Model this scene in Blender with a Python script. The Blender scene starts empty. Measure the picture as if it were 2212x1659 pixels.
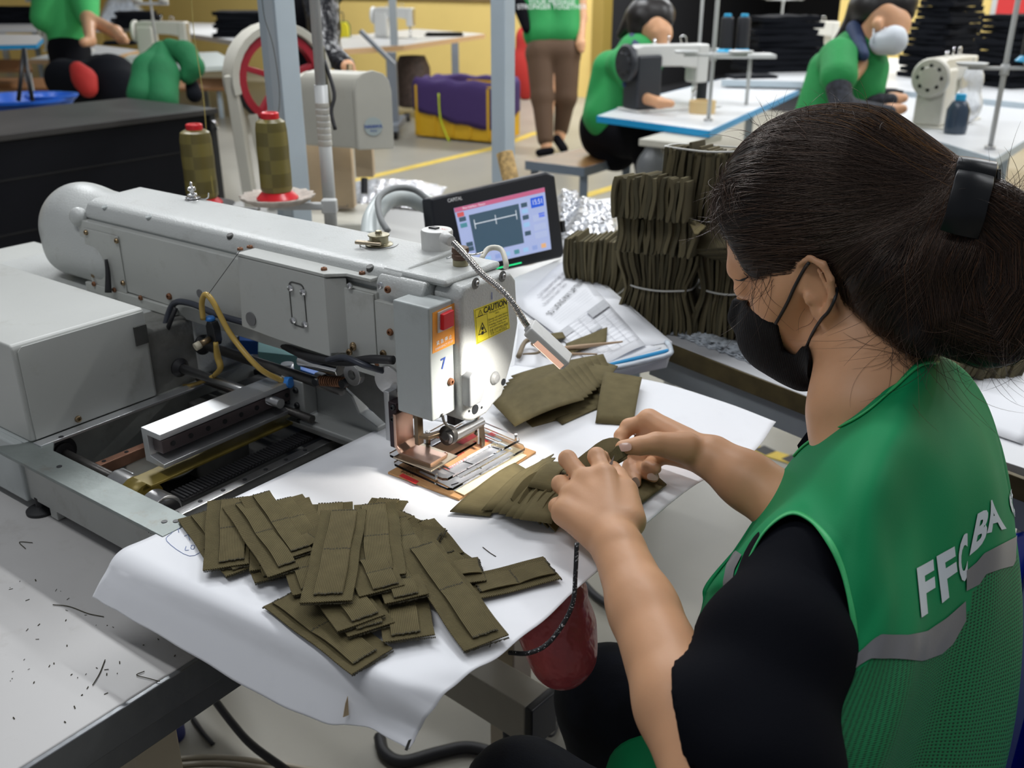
import bpy, bmesh, math, random
import numpy as np
from mathutils import Vector, Matrix, Euler
from mathutils.bvhtree import BVHTree

random.seed(7)
RNG = np.random.default_rng(7)
SC = bpy.context.scene
COL = SC.collection

# ---------------------------------------------------------------- camera
H = 1.40                      # camera height above the floor
FPX = 2080.0                  # focal length in pixels of the 2212 px wide frame
PITCH = math.atan(880 / FPX)  # looking down
cp, sp = math.cos(PITCH), math.sin(PITCH)
cd = bpy.data.cameras.new('camera'); cam = bpy.data.objects.new('camera', cd); COL.objects.link(cam)
cam.location = (0, 0, H); cam.rotation_euler = (math.pi / 2 - PITCH, 0, 0)
cd.sensor_width = 36; cd.lens = 36 * FPX / 2212; cd.clip_start = 0.05; cd.clip_end = 100
cd.dof.use_dof = True; cd.dof.focus_distance = 0.95; cd.dof.aperture_fstop = 8.0
SC.camera = cam
SC.view_settings.view_transform = 'Standard'; SC.view_settings.look = 'None'
SC.view_settings.gamma = 1.0; SC.view_settings.exposure = 0.0
SC.view_settings.use_curve_mapping = False

# machine axes: b points along the sewing arm towards its head, a across it
YAW = math.atan(1660 / 2258.0)
BX = Vector((math.cos(YAW), -math.sin(YAW), 0)); AX = Vector((math.sin(YAW), math.cos(YAW), 0))
ROT = -YAW
O = Vector((-0.0457521, 0.9899842, 0.0))

def ray(x, y):
    dx = (x - 1106) / FPX; dy = (829.5 - y) / FPX
    return Vector((dx, cp + dy * sp, -sp + dy * cp))
def R(x, y, t):
    return Vector((0, 0, H)) + ray(x, y) * t
def PZ(x, y, z):
    r = ray(x, y); return Vector((0, 0, H)) + r * ((z - H) / r.z)
def M(u, v, z): return O + BX * u + AX * v + Vector((0, 0, z))
def loc(w):
    d = Vector(w) - O; return Vector((d.dot(BX), d.dot(AX), w[2]))
def LZ(x, y, z): return loc(PZ(x, y, z))

# ---------------------------------------------------------------- light
W = bpy.data.worlds.new('world'); SC.world = W; W.use_nodes = True
W.node_tree.nodes['Background'].inputs[0].default_value = (0.80, 0.84, 0.92, 1)
W.node_tree.nodes['Background'].inputs[1].default_value = 0.21
def tube_lamp(u, v, z, power, ln=1.5, w=0.10, col=(0.96, 0.98, 1.0)):
    l = bpy.data.lights.new('ceiling_tube_light', 'AREA'); l.shape = 'RECTANGLE'; l.size = ln; l.size_y = w
    l.energy = power; l.color = col
    o = bpy.data.objects.new('ceiling_tube_light', l); COL.objects.link(o)
    o.location = M(u, v, z); o.rotation_euler = (0, 0, ROT)
    return o
tube_lamp(-0.45, 0.95, 2.75, 26)
tube_lamp(-0.3, -0.9, 2.75, 13)
tube_lamp(1.9, 1.6, 2.9, 16)
for (u, v) in ((-2.6, 1.2), (-2.6, 3.8), (0.2, 4.2), (3.2, 4.2), (-5.2, 5.2), (-2.4, 7.4), (0.6, 7.4), (3.6, 8.4), (-5.5, 8.6), (-9, 7.5), (0.0, 10.0), (-4.0, 10.5)):
    tube_lamp(u, v, 3.1, 50 if v < 7 else 105)

# ---------------------------------------------------------------- materials
MATS = {}
def mat(name, col, rough=0.5, metal=0.0, bump=0.0, bscale=200.0, var=0.0, vscale=8.0, spec=0.5, trans=0.0, alpha=1.0,
        emit=None, estr=1.0, coat=0.0, sheen=0.0, dirt=None, dscale=14.0, damt=0.5):
    if name in MATS: return MATS[name]
    m = bpy.data.materials.new(name); m.use_nodes = True; MATS[name] = m
    nt = m.node_tree; b = nt.nodes['Principled BSDF']
    b.inputs['Base Color'].default_value = (*col, 1); b.inputs['Roughness'].default_value = rough
    b.inputs['Metallic'].default_value = metal; b.inputs['Specular IOR Level'].default_value = spec
    b.inputs['Transmission Weight'].default_value = trans; b.inputs['Alpha'].default_value = alpha
    b.inputs['Coat Weight'].default_value = coat; b.inputs['Sheen Weight'].default_value = sheen
    if emit: b.inputs['Emission Color'].default_value = (*emit, 1); b.inputs['Emission Strength'].default_value = estr
    tc = nt.nodes.new('ShaderNodeTexCoord')
    src = None
    if var > 0:
        n = nt.nodes.new('ShaderNodeTexNoise'); n.inputs['Scale'].default_value = vscale; n.inputs['Detail'].default_value = 5
        nt.links.new(tc.outputs['Object'], n.inputs['Vector'])
        r = nt.nodes.new('ShaderNodeMapRange'); r.inputs[1].default_value = 0.3; r.inputs[2].default_value = 0.7
        r.inputs[3].default_value = 1 - var; r.inputs[4].default_value = 1 + var
        nt.links.new(n.outputs['Fac'], r.inputs[0])
        mx = nt.nodes.new('ShaderNodeVectorMath'); mx.operation = 'SCALE'; mx.inputs[0].default_value = col
        nt.links.new(r.outputs[0], mx.inputs['Scale']); src = mx.outputs[0]
    if dirt:
        n = nt.nodes.new('ShaderNodeTexNoise'); n.inputs['Scale'].default_value = dscale; n.inputs['Detail'].default_value = 9
        n.inputs['Roughness'].default_value = 0.7
        nt.links.new(tc.outputs['Object'], n.inputs['Vector'])
        r = nt.nodes.new('ShaderNodeMapRange'); r.inputs[1].default_value = 0.56; r.inputs[2].default_value = 0.78
        r.inputs[3].default_value = 0; r.inputs[4].default_value = damt
        nt.links.new(n.outputs['Fac'], r.inputs[0])
        mx = nt.nodes.new('ShaderNodeMix'); mx.data_type = 'RGBA'
        mx.inputs[6].default_value = (*col, 1); mx.inputs[7].default_value = (*dirt, 1)
        if src: nt.links.new(src, mx.inputs[6])
        nt.links.new(r.outputs[0], mx.inputs[0]); src = mx.outputs[2]
    if src: nt.links.new(src, b.inputs['Base Color'])
    if bump > 0:
        n = nt.nodes.new('ShaderNodeTexNoise'); n.inputs['Scale'].default_value = bscale; n.inputs['Detail'].default_value = 3
        nt.links.new(tc.outputs['Object'], n.inputs['Vector'])
        bp = nt.nodes.new('ShaderNodeBump'); bp.inputs['Strength'].default_value = bump; bp.inputs['Distance'].default_value = 0.4 / bscale
        nt.links.new(n.outputs['Fac'], bp.inputs['Height']); nt.links.new(bp.outputs[0], b.inputs['Normal'])
    return m

def weave(name, col, col2, scale, ang, rough=0.85, strength=0.5, coord='UV', bands='DIAGONAL', var=0.12):
    m = mat(name, col, rough, spec=0.2); nt = m.node_tree; b = nt.nodes['Principled BSDF']
    tc = nt.nodes.new('ShaderNodeTexCoord'); mp = nt.nodes.new('ShaderNodeMapping')
    mp.inputs['Rotation'].default_value = (0, 0, ang)
    nt.links.new(tc.outputs[coord], mp.inputs['Vector'])
    w = nt.nodes.new('ShaderNodeTexWave'); w.bands_direction = 'X'; w.inputs['Scale'].default_value = scale
    w.inputs['Distortion'].default_value = 0.6; w.inputs['Detail'].default_value = 1; w.inputs['Detail Scale'].default_value = 3
    nt.links.new(mp.outputs[0], w.inputs['Vector'])
    n = nt.nodes.new('ShaderNodeTexNoise'); n.inputs['Scale'].default_value = 60; n.inputs['Detail'].default_value = 4
    nt.links.new(tc.outputs[coord], n.inputs['Vector'])
    mx = nt.nodes.new('ShaderNodeMix'); mx.data_type = 'RGBA'; mx.inputs[6].default_value = (*col2, 1); mx.inputs[7].default_value = (*col, 1)
    nt.links.new(w.outputs['Fac'], mx.inputs[0])
    r = nt.nodes.new('ShaderNodeMapRange'); r.inputs[1].default_value = .3; r.inputs[2].default_value = .7; r.inputs[3].default_value = 1 - var; r.inputs[4].default_value = 1 + var
    nt.links.new(n.outputs['Fac'], r.inputs[0])
    sc = nt.nodes.new('ShaderNodeVectorMath'); sc.operation = 'SCALE'
    nt.links.new(mx.outputs[2], sc.inputs[0]); nt.links.new(r.outputs[0], sc.inputs['Scale'])
    nt.links.new(sc.outputs[0], b.inputs['Base Color'])
    bp = nt.nodes.new('ShaderNodeBump'); bp.inputs['Strength'].default_value = strength; bp.inputs['Distance'].default_value = 0.0006
    nt.links.new(w.outputs['Fac'], bp.inputs['Height']); nt.links.new(bp.outputs[0], b.inputs['Normal'])
    return m

CAST = mat('hammered_grey_paint', (0.50, 0.515, 0.50), 0.32, bump=0.55, bscale=420, var=0.05, vscale=6, dirt=(0.22, 0.2, 0.16), dscale=30, damt=0.35)
SHEETM = mat('satin_grey_paint', (0.45, 0.46, 0.435), 0.42, bump=0.06, bscale=300, var=0.06, vscale=5, dirt=(0.2, 0.18, 0.14), dscale=18, damt=0.4)
GREYP = mat('cool_grey_paint', (0.40, 0.43, 0.425), 0.42, bump=0.12, bscale=350, var=0.05, vscale=6, dirt=(0.2, 0.19, 0.16), dscale=20, damt=0.3)
STEEL = mat('brushed_steel', (0.50, 0.50, 0.50), 0.33, 1.0, bump=0.1, bscale=120, var=0.12, vscale=20)
ALU = mat('milled_aluminium', (0.62, 0.63, 0.64), 0.38, 0.85, var=0.06, vscale=12)
DKSTEEL = mat('oily_dark_steel', (0.10, 0.095, 0.09), 0.4, 0.8, var=0.3, vscale=25, bump=0.1, bscale=200)
WORN = mat('worn_zinc_plate', (0.21, 0.235, 0.225), 0.45, 0.6, var=0.2, vscale=14, dirt=(0.15, 0.09, 0.06), dscale=25, damt=0.7, bump=0.1, bscale=150)
RUSTR = mat('rusty_rail', (0.22, 0.11, 0.07), 0.55, 0.5, var=0.3, vscale=40)
SCREWM = mat('brass_tinted_screw', (0.30, 0.22, 0.13), 0.35, 0.9, var=0.2, vscale=60)
RUSTY = mat('rusty_screw', (0.22, 0.10, 0.05), 0.6, 0.5, var=0.3, vscale=90)
CHROME = mat('chrome', (0.72, 0.72, 0.72), 0.15, 1.0)
COPPER = mat('copper_tinted_steel', (0.62, 0.42, 0.33), 0.3, 1.0, var=0.1)
BLACKP = mat('black_plastic', (0.012, 0.013, 0.015), 0.4)
BLACKR = mat('black_rubber', (0.014, 0.014, 0.016), 0.55)
DARKIN = mat('dark_greasy_casting', (0.075, 0.075, 0.07), 0.5, 0.3, var=0.4, vscale=18, bump=0.2, bscale=80)
WHITEP = mat('white_paper', (0.80, 0.81, 0.84), 0.6, var=0.02, vscale=6, dirt=(0.55, 0.56, 0.58), dscale=22, damt=0.16)
TORN = mat('torn_board', (0.42, 0.32, 0.20), 0.9)
RED = mat('red_plastic', (0.62, 0.012, 0.02), 0.3)
AMBER = mat('amber_hose', (0.62, 0.42, 0.10), 0.25, trans=0.25)
BLUEP = mat('blue_plastic', (0.01, 0.10, 0.50), 0.35)
SKYBLUE = mat('sky_blue_edge', (0.01, 0.30, 0.62), 0.4)
YELLOW = mat('yellow_label', (0.80, 0.68, 0.03), 0.5)
ORANGE = mat('orange_label', (0.85, 0.33, 0.04), 0.45, var=0.15, vscale=20)
INK = mat('black_ink', (0.01, 0.01, 0.01), 0.7)
INKG = mat('grey_ink', (0.12, 0.12, 0.13), 0.8)
INKB = mat('blue_ink', (0.02, 0.06, 0.30), 0.7)
WHITEI = mat('white_ink', (0.8, 0.8, 0.8), 0.6)
REDI = mat('red_ink', (0.62, 0.03, 0.03), 0.7)
OLIVE = weave('olive_webbing', (0.168, 0.138, 0.066), (0.062, 0.050, 0.024), 215, 0.75, strength=0.8)
OLIVE_S = weave('olive_webbing_ribbed', (0.168, 0.138, 0.066), (0.078, 0.063, 0.031), 215, 0.0, strength=0.7)
OLIVEF = weave('olive_tape', (0.150, 0.122, 0.058), (0.120, 0.098, 0.046), 300, 1.2, strength=0.25)
OLIVED = mat('olive_cloth_edge', (0.048, 0.042, 0.023), 0.9, bump=0.4, bscale=500, var=0.2, vscale=60, spec=0.15)
OLIVEB = mat('olive_canvas', (0.082, 0.070, 0.038), 0.9, bump=0.3, bscale=600, var=0.15, vscale=30, spec=0.15)
STITCH = mat('dark_olive_stitching', (0.042, 0.036, 0.018), 0.9)
ELASTIC = mat('white_elastic', (0.62, 0.62, 0.58), 0.7)

# ---------------------------------------------------------------- object helpers
def tag(o, label=None, cat=None, group=None, kind=None):
    if label: o['label'] = label
    if cat: o['category'] = cat
    if group: o['group'] = group
    if kind: o['kind'] = kind
    return o
def thing(name, label, cat, at=(0, 0, 0), rotz=0.0, group=None):
    o = bpy.data.objects.new(name, None); COL.objects.link(o); o.empty_display_size = 0.05
    o.location = at; o.rotation_euler = (0, 0, rotz)
    return tag(o, label, cat, group)
def mthing(name, label, cat, u=0, v=0, z=0, group=None):
    return thing(name, label, cat, M(u, v, z), ROT, group)

def mk(name, vs, fs, m, parent=None, smooth=False, bevel=0.0, seg=2, solid=0.0, sub=0, uv=None, off=None, mi=None, mats=None):
    me = bpy.data.meshes.new(name)
    if off is not None:
        off = Vector(off); vs = [Vector(v) - off for v in vs]
    me.from_pydata([tuple(v) for v in vs], [], [tuple(f) for f in fs]); me.update()
    for mm in (mats or [m]): me.materials.append(mm)
    if mi is not None: me.polygons.foreach_set('material_index', np.asarray(mi, dtype=np.int32))
    if smooth: me.polygons.foreach_set('use_smooth', [True] * len(me.polygons))
    if uv is not None:
        l = me.uv_layers.new(name='UVMap'); idx = np.zeros(len(me.loops), dtype=np.int32); me.loops.foreach_get('vertex_index', idx)
        l.data.foreach_set('uv', np.asarray(uv, dtype=np.float32)[idx].ravel())
    o = bpy.data.objects.new(name, me); COL.objects.link(o)
    if parent: o.parent = parent
    if solid:
        s = o.modifiers.new('s', 'SOLIDIFY'); s.thickness = solid; s.offset = -1
    if bevel:
        bv = o.modifiers.new('b', 'BEVEL'); bv.width = bevel; bv.segments = seg; bv.limit_method = 'ANGLE'; bv.angle_limit = 0.6
        bv.harden_normals = False
        me.polygons.foreach_set('use_smooth', [True] * len(me.polygons))
        o.modifiers.new('w', 'WEIGHTED_NORMAL')
    if sub:
        s = o.modifiers.new('ss', 'SUBSURF'); s.levels = sub; s.render_levels = sub
    return o

BOXF = [(0, 3, 2, 1), (4, 5, 6, 7), (0, 1, 5, 4), (1, 2, 6, 5), (2, 3, 7, 6), (3, 0, 4, 7)]
def boxv(x0, x1, y0, y1, z0, z1):
    return [Vector(p) for p in ((x0, y0, z0), (x1, y0, z0), (x1, y1, z0), (x0, y1, z0), (x0, y0, z1), (x1, y0, z1), (x1, y1, z1), (x0, y1, z1))]
def box(name, b6, m, parent=None, bevel=0.001, rot=None, seg=2, **k):
    """b6 = x0,x1,y0,y1,z0,z1 in the parent's frame; rot = Euler about the box centre"""
    x0, x1, y0, y1, z0, z1 = b6; c = Vector(((x0 + x1) / 2, (y0 + y1) / 2, (z0 + z1) / 2))
    vs = boxv(x0, x1, y0, y1, z0, z1)
    if rot is not None:
        r = Euler(rot).to_matrix(); vs = [c + r @ (v - c) for v in vs]
    return mk(name, vs, BOXF, m, parent, bevel=bevel, seg=seg, **k)
def frame_from(d, up=None):
    d = Vector(d).normalized()
    u = Vector(up) if up else (Vector((0, 0, 1)) if abs(d.z) < 0.9 else Vector((1, 0, 0)))
    x = u.cross(d).normalized(); y = d.cross(x); return x, y, d
def cylg(p0, p1, r0, r1=None, n=20, caps=True):
    r1 = r0 if r1 is None else r1; p0, p1 = Vector(p0), Vector(p1); x, y, d = frame_from(p1 - p0)
    vs, fs = [], []
    for p, r in ((p0, r0), (p1, r1)):
        for i in range(n):
            a = 2 * math.pi * i / n; vs.append(p + x * (r * math.cos(a)) + y * (r * math.sin(a)))
    for i in range(n): j = (i + 1) % n; fs.append((i, j, n + j, n + i))
    if caps: fs.append(tuple(range(n - 1, -1, -1))); fs.append(tuple(range(n, 2 * n)))
    return vs, fs
def cyl(name, p0, p1, r0, m, parent=None, r1=None, n=20, bevel=0.0, **k):
    vs, fs = cylg(p0, p1, r0, r1, n)
    o = mk(name, vs, fs, m, parent, bevel=bevel, **k)
    if not bevel:
        o.data.polygons.foreach_set('use_smooth', [len(p.vertices) == 4 for p in o.data.polygons])
    return o
def join(parts):
    vs, fs = [], []
    for v, f in parts:
        k = len(vs); vs += list(v); fs += [tuple(i + k for i in q) for q in f]
    return vs, fs
def catmull(pts, n=8):
    pts = [Vector(p) for p in pts]
    if len(pts) < 3: return pts
    P = [2 * pts[0] - pts[1]] + pts + [2 * pts[-1] - pts[-2]]; out = []
    for i in range(1, len(P) - 2):
        a, b, c, d = P[i - 1:i + 3]
        for k in range(n):
            t = k / n; out.append(0.5 * ((2 * b) + (c - a) * t + (2 * a - 5 * b + 4 * c - d) * t * t + (3 * b - a - 3 * c + d) * t ** 3))
    out.append(pts[-1]); return out
def tubeg(pts, r, n=8, closed=False, smooth=6):
    P = catmull(pts, smooth) if smooth else [Vector(p) for p in pts]
    N = len(P); rs = r if isinstance(r, (list, tuple)) else [r] * 2
    vs, fs = [], []; prev = None
    for i in range(N):
        t = (P[min(i + 1, N - 1)] - P[max(i - 1, 0)]).normalized()
        if prev is None: x, y, _ = frame_from(t)
        else:
            x = (prev - t * prev.dot(t)).normalized(); y = t.cross(x)
        prev = x; f = i / max(N - 1, 1) * (len(rs) - 1); k = min(int(f), len(rs) - 2); rr = rs[k] + (rs[k + 1] - rs[k]) * (f - k)
        for j in range(n):
            a = 2 * math.pi * j / n; vs.append(P[i] + x * (rr * math.cos(a)) + y * (rr * math.sin(a)))
    for i in range(N - 1):
        for j in range(n):
            k = (j + 1) % n; fs.append((i * n + j, i * n + k, (i + 1) * n + k, (i + 1) * n + j))
    fs.append(tuple(range(n - 1, -1, -1))); fs.append(tuple(range((N - 1) * n, N * n)))
    return vs, fs
def tube(name, pts, r, m, parent=None, n=8, smooth=6, **k):
    vs, fs = tubeg(pts, r, n, smooth=smooth); return mk(name, vs, fs, m, parent, smooth=True, **k)
def latheg(prof, c=(0, 0, 0), axis=(0, 0, 1), n=28, ring=False):
    if ring: prof = list(prof) + [prof[0]]
    c = Vector(c); x, y, d = frame_from(axis); vs, fs = [], []
    for r, h in prof:
        for i in range(n):
            a = 2 * math.pi * i / n; vs.append(c + d * h + x * (r * math.cos(a)) + y * (r * math.sin(a)))
    for k in range(len(prof) - 1):
        for i in range(n): j = (i + 1) % n; fs.append((k * n + i, k * n + j, (k + 1) * n + j, (k + 1) * n + i))
    if not ring: fs.append(tuple(range(n - 1, -1, -1))); fs.append(tuple(range((len(prof) - 1) * n, len(prof) * n)))
    return vs, fs
def lathe(name, prof, m, parent=None, c=(0, 0, 0), axis=(0, 0, 1), n=28, bevel=0.0005, ring=False, **k):
    vs, fs = latheg(prof, c, axis, n, ring); return mk(name, vs, fs, m, parent, bevel=bevel, **k)
def prismg(poly, o, ex, ey, ez):
    """poly = 2D points; o origin; ex, ey plane axes; ez full extrusion vector"""
    o, ex, ey, ez = map(Vector, (o, ex, ey, ez)); n = len(poly)
    vs = [o + ex * p[0] + ey * p[1] for p in poly] + [o + ex * p[0] + ey * p[1] + ez for p in poly]
    fs = [tuple(range(n - 1, -1, -1)), tuple(range(n, 2 * n))] + [(i, (i + 1) % n, n + (i + 1) % n, n + i) for i in range(n)]
    return vs, fs
def prism(name, poly, o, ex, ey, ez, m, parent=None, bevel=0.001, **k):
    vs, fs = prismg(poly, o, ex, ey, ez)
    if Vector(ex).cross(Vector(ey)).dot(Vector(ez)) < 0: fs = [tuple(reversed(f)) for f in fs]
    # orientation of the polygon itself
    ar = sum(poly[i][0] * poly[(i + 1) % len(poly)][1] - poly[(i + 1) % len(poly)][0] * poly[i][1] for i in range(len(poly)))
    if ar < 0: fs = [tuple(reversed(f)) for f in fs]
    return mk(name, vs, fs, m, parent, bevel=bevel, **k)
def rrect(x0, x1, y0, y1, r, n=5):
    out = []
    for cx, cy, a0 in ((x1 - r, y0 + r, -90), (x1 - r, y1 - r, 0), (x0 + r, y1 - r, 90), (x0 + r, y0 + r, 180)):
        for i in range(n + 1):
            a = math.radians(a0 + 90 * i / n); out.append((cx + r * math.cos(a), cy + r * math.sin(a)))
    return out
def gridg(P):
    """P[i][j] grid of vectors -> verts, faces, uv in metres"""
    ni, nj = len(P), len(P[0]); vs = [p for row in P for p in row]; fs = []
    for i in range(ni - 1):
        for j in range(nj - 1): fs.append((i * nj + j, i * nj + j + 1, (i + 1) * nj + j + 1, (i + 1) * nj + j))
    uv = []; lu = [0.0]; lv = [0.0]; mi, mj = ni // 2, nj // 2
    for i in range(1, ni): lu.append(lu[-1] + (Vector(P[i][mj]) - Vector(P[i - 1][mj])).length)
    for j in range(1, nj): lv.append(lv[-1] + (Vector(P[mi][j]) - Vector(P[mi][j - 1])).length)
    for i in range(ni):
        for j in range(nj): uv.append((lv[j], lu[i]))
    return vs, fs, uv
def resample(P, ni, nj):
    """Catmull-Rom resampling of a control grid"""
    def pick(c, n):
        o = []
        for k in range(n):
            f = k * (len(c) - 1) / (n - 1); i = min(int(f), len(c) - 2); o.append(c[i].lerp(c[i + 1], f - i))
        return o
    rows = [pick(catmull(row, 12), nj) for row in P]
    cols = [pick(catmull([r[j] for r in rows], 12), ni) for j in range(nj)]
    return [[cols[j][i] for j in range(nj)] for i in range(ni)]
def text_mesh(s, size, bold=0.0, align='CENTER'):
    cu = bpy.data.curves.new('t', 'FONT'); cu.body = s; cu.size = size; cu.align_x = align; cu.align_y = 'CENTER'
    cu.offset = bold; cu.resolution_u = 3
    o = bpy.data.objects.new('t', cu); COL.objects.link(o)
    me = bpy.data.meshes.new_from_object(o.evaluated_get(bpy.context.evaluated_depsgraph_get()))
    vs = [v.co.copy() for v in me.vertices]; fs = [tuple(p.vertices) for p in me.polygons]
    bpy.data.objects.remove(o); bpy.data.curves.remove(cu); bpy.data.meshes.remove(me)
    return vs, fs
def text(name, s, size, o, ex, ey, m, parent=None, bold=0.0, align='CENTER', lift=0.0003, label=None):
    vs, fs = text_mesh(s, size, bold, align); o, ex, ey = Vector(o), Vector(ex).normalized(), Vector(ey).normalized(); nz = ex.cross(ey)
    ob = mk(name, [o + ex * v.x + ey * v.y + nz * lift for v in vs], fs, m, parent)
    if label: ob['label'] = label
    return ob
def screw(p, d, r, m, parent, name='screw', hexh=True):
    """button-head screw with a recessed socket"""
    d = Vector(d).normalized()
    prof = [(r, 0), (r, r * .45), (r * .8, r * .8), (r * .42, r * .85), (r * .42, r * .35), (0.0001, r * .35)]
    return mk(name, *latheg(prof, p, d, 12), m, parent)
def copy_tree(o, parent=None):
    c = o.copy(); COL.objects.link(c)
    if parent: c.parent = parent
    for ch in list(o.children): copy_tree(ch, c)
    return c

# ---------------------------------------------------------------- smooth solids by distance fields
class Field:
    def __init__(s, lo, hi, h):
        s.lo = np.array(lo, float); s.h = h; s.n = np.ceil((np.array(hi) - s.lo) / h).astype(int) + 1
        s.D = np.full(s.n, 1.0, dtype=np.float32)
    def sl(s, lo, hi):
        a = np.clip(np.floor((np.array(lo) - s.lo) / s.h).astype(int), 0, s.n); b = np.clip(np.ceil((np.array(hi) - s.lo) / s.h).astype(int) + 1, 0, s.n)
        if (b <= a).any(): return None
        g = [np.arange(a[i], b[i]) * s.h + s.lo[i] for i in range(3)]
        return (slice(a[0], b[0]), slice(a[1], b[1]), slice(a[2], b[2])), np.meshgrid(*g, indexing='ij')
    def _mix(s, S, d, k, mode):
        D = s.D[S]
        if mode == 'add':
            hh = np.clip(0.5 + 0.5 * (D - d) / k, 0, 1); s.D[S] = D * (1 - hh) + d * hh - k * hh * (1 - hh)
        else:
            hh = np.clip(0.5 - 0.5 * (D + d) / k, 0, 1); s.D[S] = D * (1 - hh) - d * hh + k * hh * (1 - hh)
    def cone(s, a, b, ra, rb=None, k=0.006, mode='add', flat=None):
        """tapered capsule; flat=(axis vector, factor) squashes it along an axis"""
        rb = ra if rb is None else rb; a = np.array(a, float); b = np.array(b, float); m = max(ra, rb) * 1.6 + 3 * k + 2 * s.h
        q = s.sl(np.minimum(a, b) - m, np.maximum(a, b) + m)
        if q is None: return
        S, (X, Y, Z) = q
        px, py, pz = X - a[0], Y - a[1], Z - a[2]; ab = b - a; L2 = max(ab @ ab, 1e-9)
        t = np.clip((px * ab[0] + py * ab[1] + pz * ab[2]) / L2, 0, 1)
        qx, qy, qz = px - t * ab[0], py - t * ab[1], pz - t * ab[2]
        if flat is not None:
            ax = np.array(flat[0], float); ax /= np.linalg.norm(ax); f = flat[1]
            dd = qx * ax[0] + qy * ax[1] + qz * ax[2]; g = 1 / f - 1
            qx, qy, qz = qx + dd * g * ax[0], qy + dd * g * ax[1], qz + dd * g * ax[2]
        d = np.sqrt(qx * qx + qy * qy + qz * qz) - (ra + (rb - ra) * t)
        if flat is not None: d = d * min(1, flat[1] * 1.15)
        s._mix(S, d.astype(np.float32), k, mode)
    def ell(s, c, rad, rot=None, k=0.01, mode='add'):
        c = np.array(c, float); rad = np.array(rad, float); m = rad.max() + 3 * k + 2 * s.h
        q = s.sl(c - m, c + m)
        if q is None: return
        S, (X, Y, Z) = q; P = np.stack([X - c[0], Y - c[1], Z - c[2]], -1)
        if rot is not None: P = P @ np.array(rot, float)      # columns of rot = local axes in world
        k0 = np.linalg.norm(P / rad, axis=-1); k1 = np.linalg.norm(P / (rad * rad), axis=-1) + 1e-9
        s._mix(S, (k0 * (k0 - 1) / k1).astype(np.float32), k, mode)
    def mesh(s):
        D = s.D; neg = D < 0
        c = np.zeros(np.array(D.shape) - 1, dtype=np.int8)
        for i in (0, 1):
            for j in (0, 1):
                for k in (0, 1): c += neg[i:D.shape[0] - 1 + i, j:D.shape[1] - 1 + j, k:D.shape[2] - 1 + k]
        act = (c > 0) & (c < 8); idx = np.argwhere(act)
        ids = np.full(act.shape, -1, dtype=np.int32); ids[act] = np.arange(len(idx))
        acc = np.zeros((len(idx), 3)); cnt = np.zeros(len(idx))
        corners = [(i, j, k) for i in (0, 1) for j in (0, 1) for k in (0, 1)]
        I = idx.T
        val = {cc: D[I[0] + cc[0], I[1] + cc[1], I[2] + cc[2]] for cc in corners}
        for cc in corners:
            for ax in range(3):
                if cc[ax] == 0:
                    c2 = list(cc); c2[ax] = 1; c2 = tuple(c2); v0, v1 = val[cc], val[c2]; x = (v0 < 0) != (v1 < 0)
                    t = np.where(x, v0 / np.where(x, v0 - v1, 1), 0); p = np.tile(np.array(cc, float), (len(idx), 1)); p[:, ax] = t
                    acc += p * x[:, None]; cnt += x
        V = (idx + acc / cnt[:, None]) * s.h + s.lo
        F = []
        for ax in range(3):
            a1, a2 = (ax + 1) % 3, (ax + 2) % 3
            s0 = [slice(1, -1)] * 3; s0[ax] = slice(0, -1); s1 = [slice(1, -1)] * 3; s1[ax] = slice(1, None)
            n0, n1 = neg[tuple(s0)], neg[tuple(s1)]; e = np.argwhere(n0 != n1); 
            if len(e) == 0: continue
            fl = n0[tuple(e.T)]; b = e.copy(); b[:, a1] += 1; b[:, a2] += 1
            q = []
            for o1, o2 in ((-1, -1), (0, -1), (0, 0), (-1, 0)):
                cc = b.copy(); cc[:, a1] += o1; cc[:, a2] += o2; q.append(ids[tuple(cc.T)])
            q = np.stack(q, 1); q[~fl] = q[~fl][:, ::-1]; q = q[(q >= 0).all(1)]; F.append(q)
        return V, np.concatenate(F)
def field_obj(name, F, m, parent=None, off=(0, 0, 0), smooth=0, **k):
    V, Q = F.mesh(); V = V - np.array(off)
    me = bpy.data.meshes.new(name); me.vertices.add(len(V)); me.vertices.foreach_set('co', V.astype(np.float32).ravel())
    me.loops.add(len(Q) * 4); me.loops.foreach_set('vertex_index', Q.astype(np.int32).ravel())
    me.polygons.add(len(Q)); me.polygons.foreach_set('loop_start', (np.arange(len(Q)) * 4).astype(np.int32))
    me.update(calc_edges=True); me.validate(); me.polygons.foreach_set('use_smooth', [True] * len(me.polygons))
    me.materials.append(m); o = bpy.data.objects.new(name, me); COL.objects.link(o)
    if parent: o.parent = parent
    if smooth:
        s = o.modifiers.new('sm', 'SMOOTH'); s.iterations = smooth; s.factor = 0.5
    return o
# ================================================================ structure
def onv(x, y, v):
    r = ray(x, y); t = (v + O.dot(AX)) / r.dot(AX); w = r * t; return Vector((w.dot(BX) - O.dot(BX), v, H + w.z))
def onu(x, y, u):
    r = ray(x, y); t = (u + O.dot(BX)) / r.dot(BX); w = r * t; return Vector((u, w.dot(AX) - O.dot(AX), H + w.z))
def rel(w, root):   # world -> local of a thing (no scale)
    return root.matrix_basis.inverted() @ Vector(w)

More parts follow.
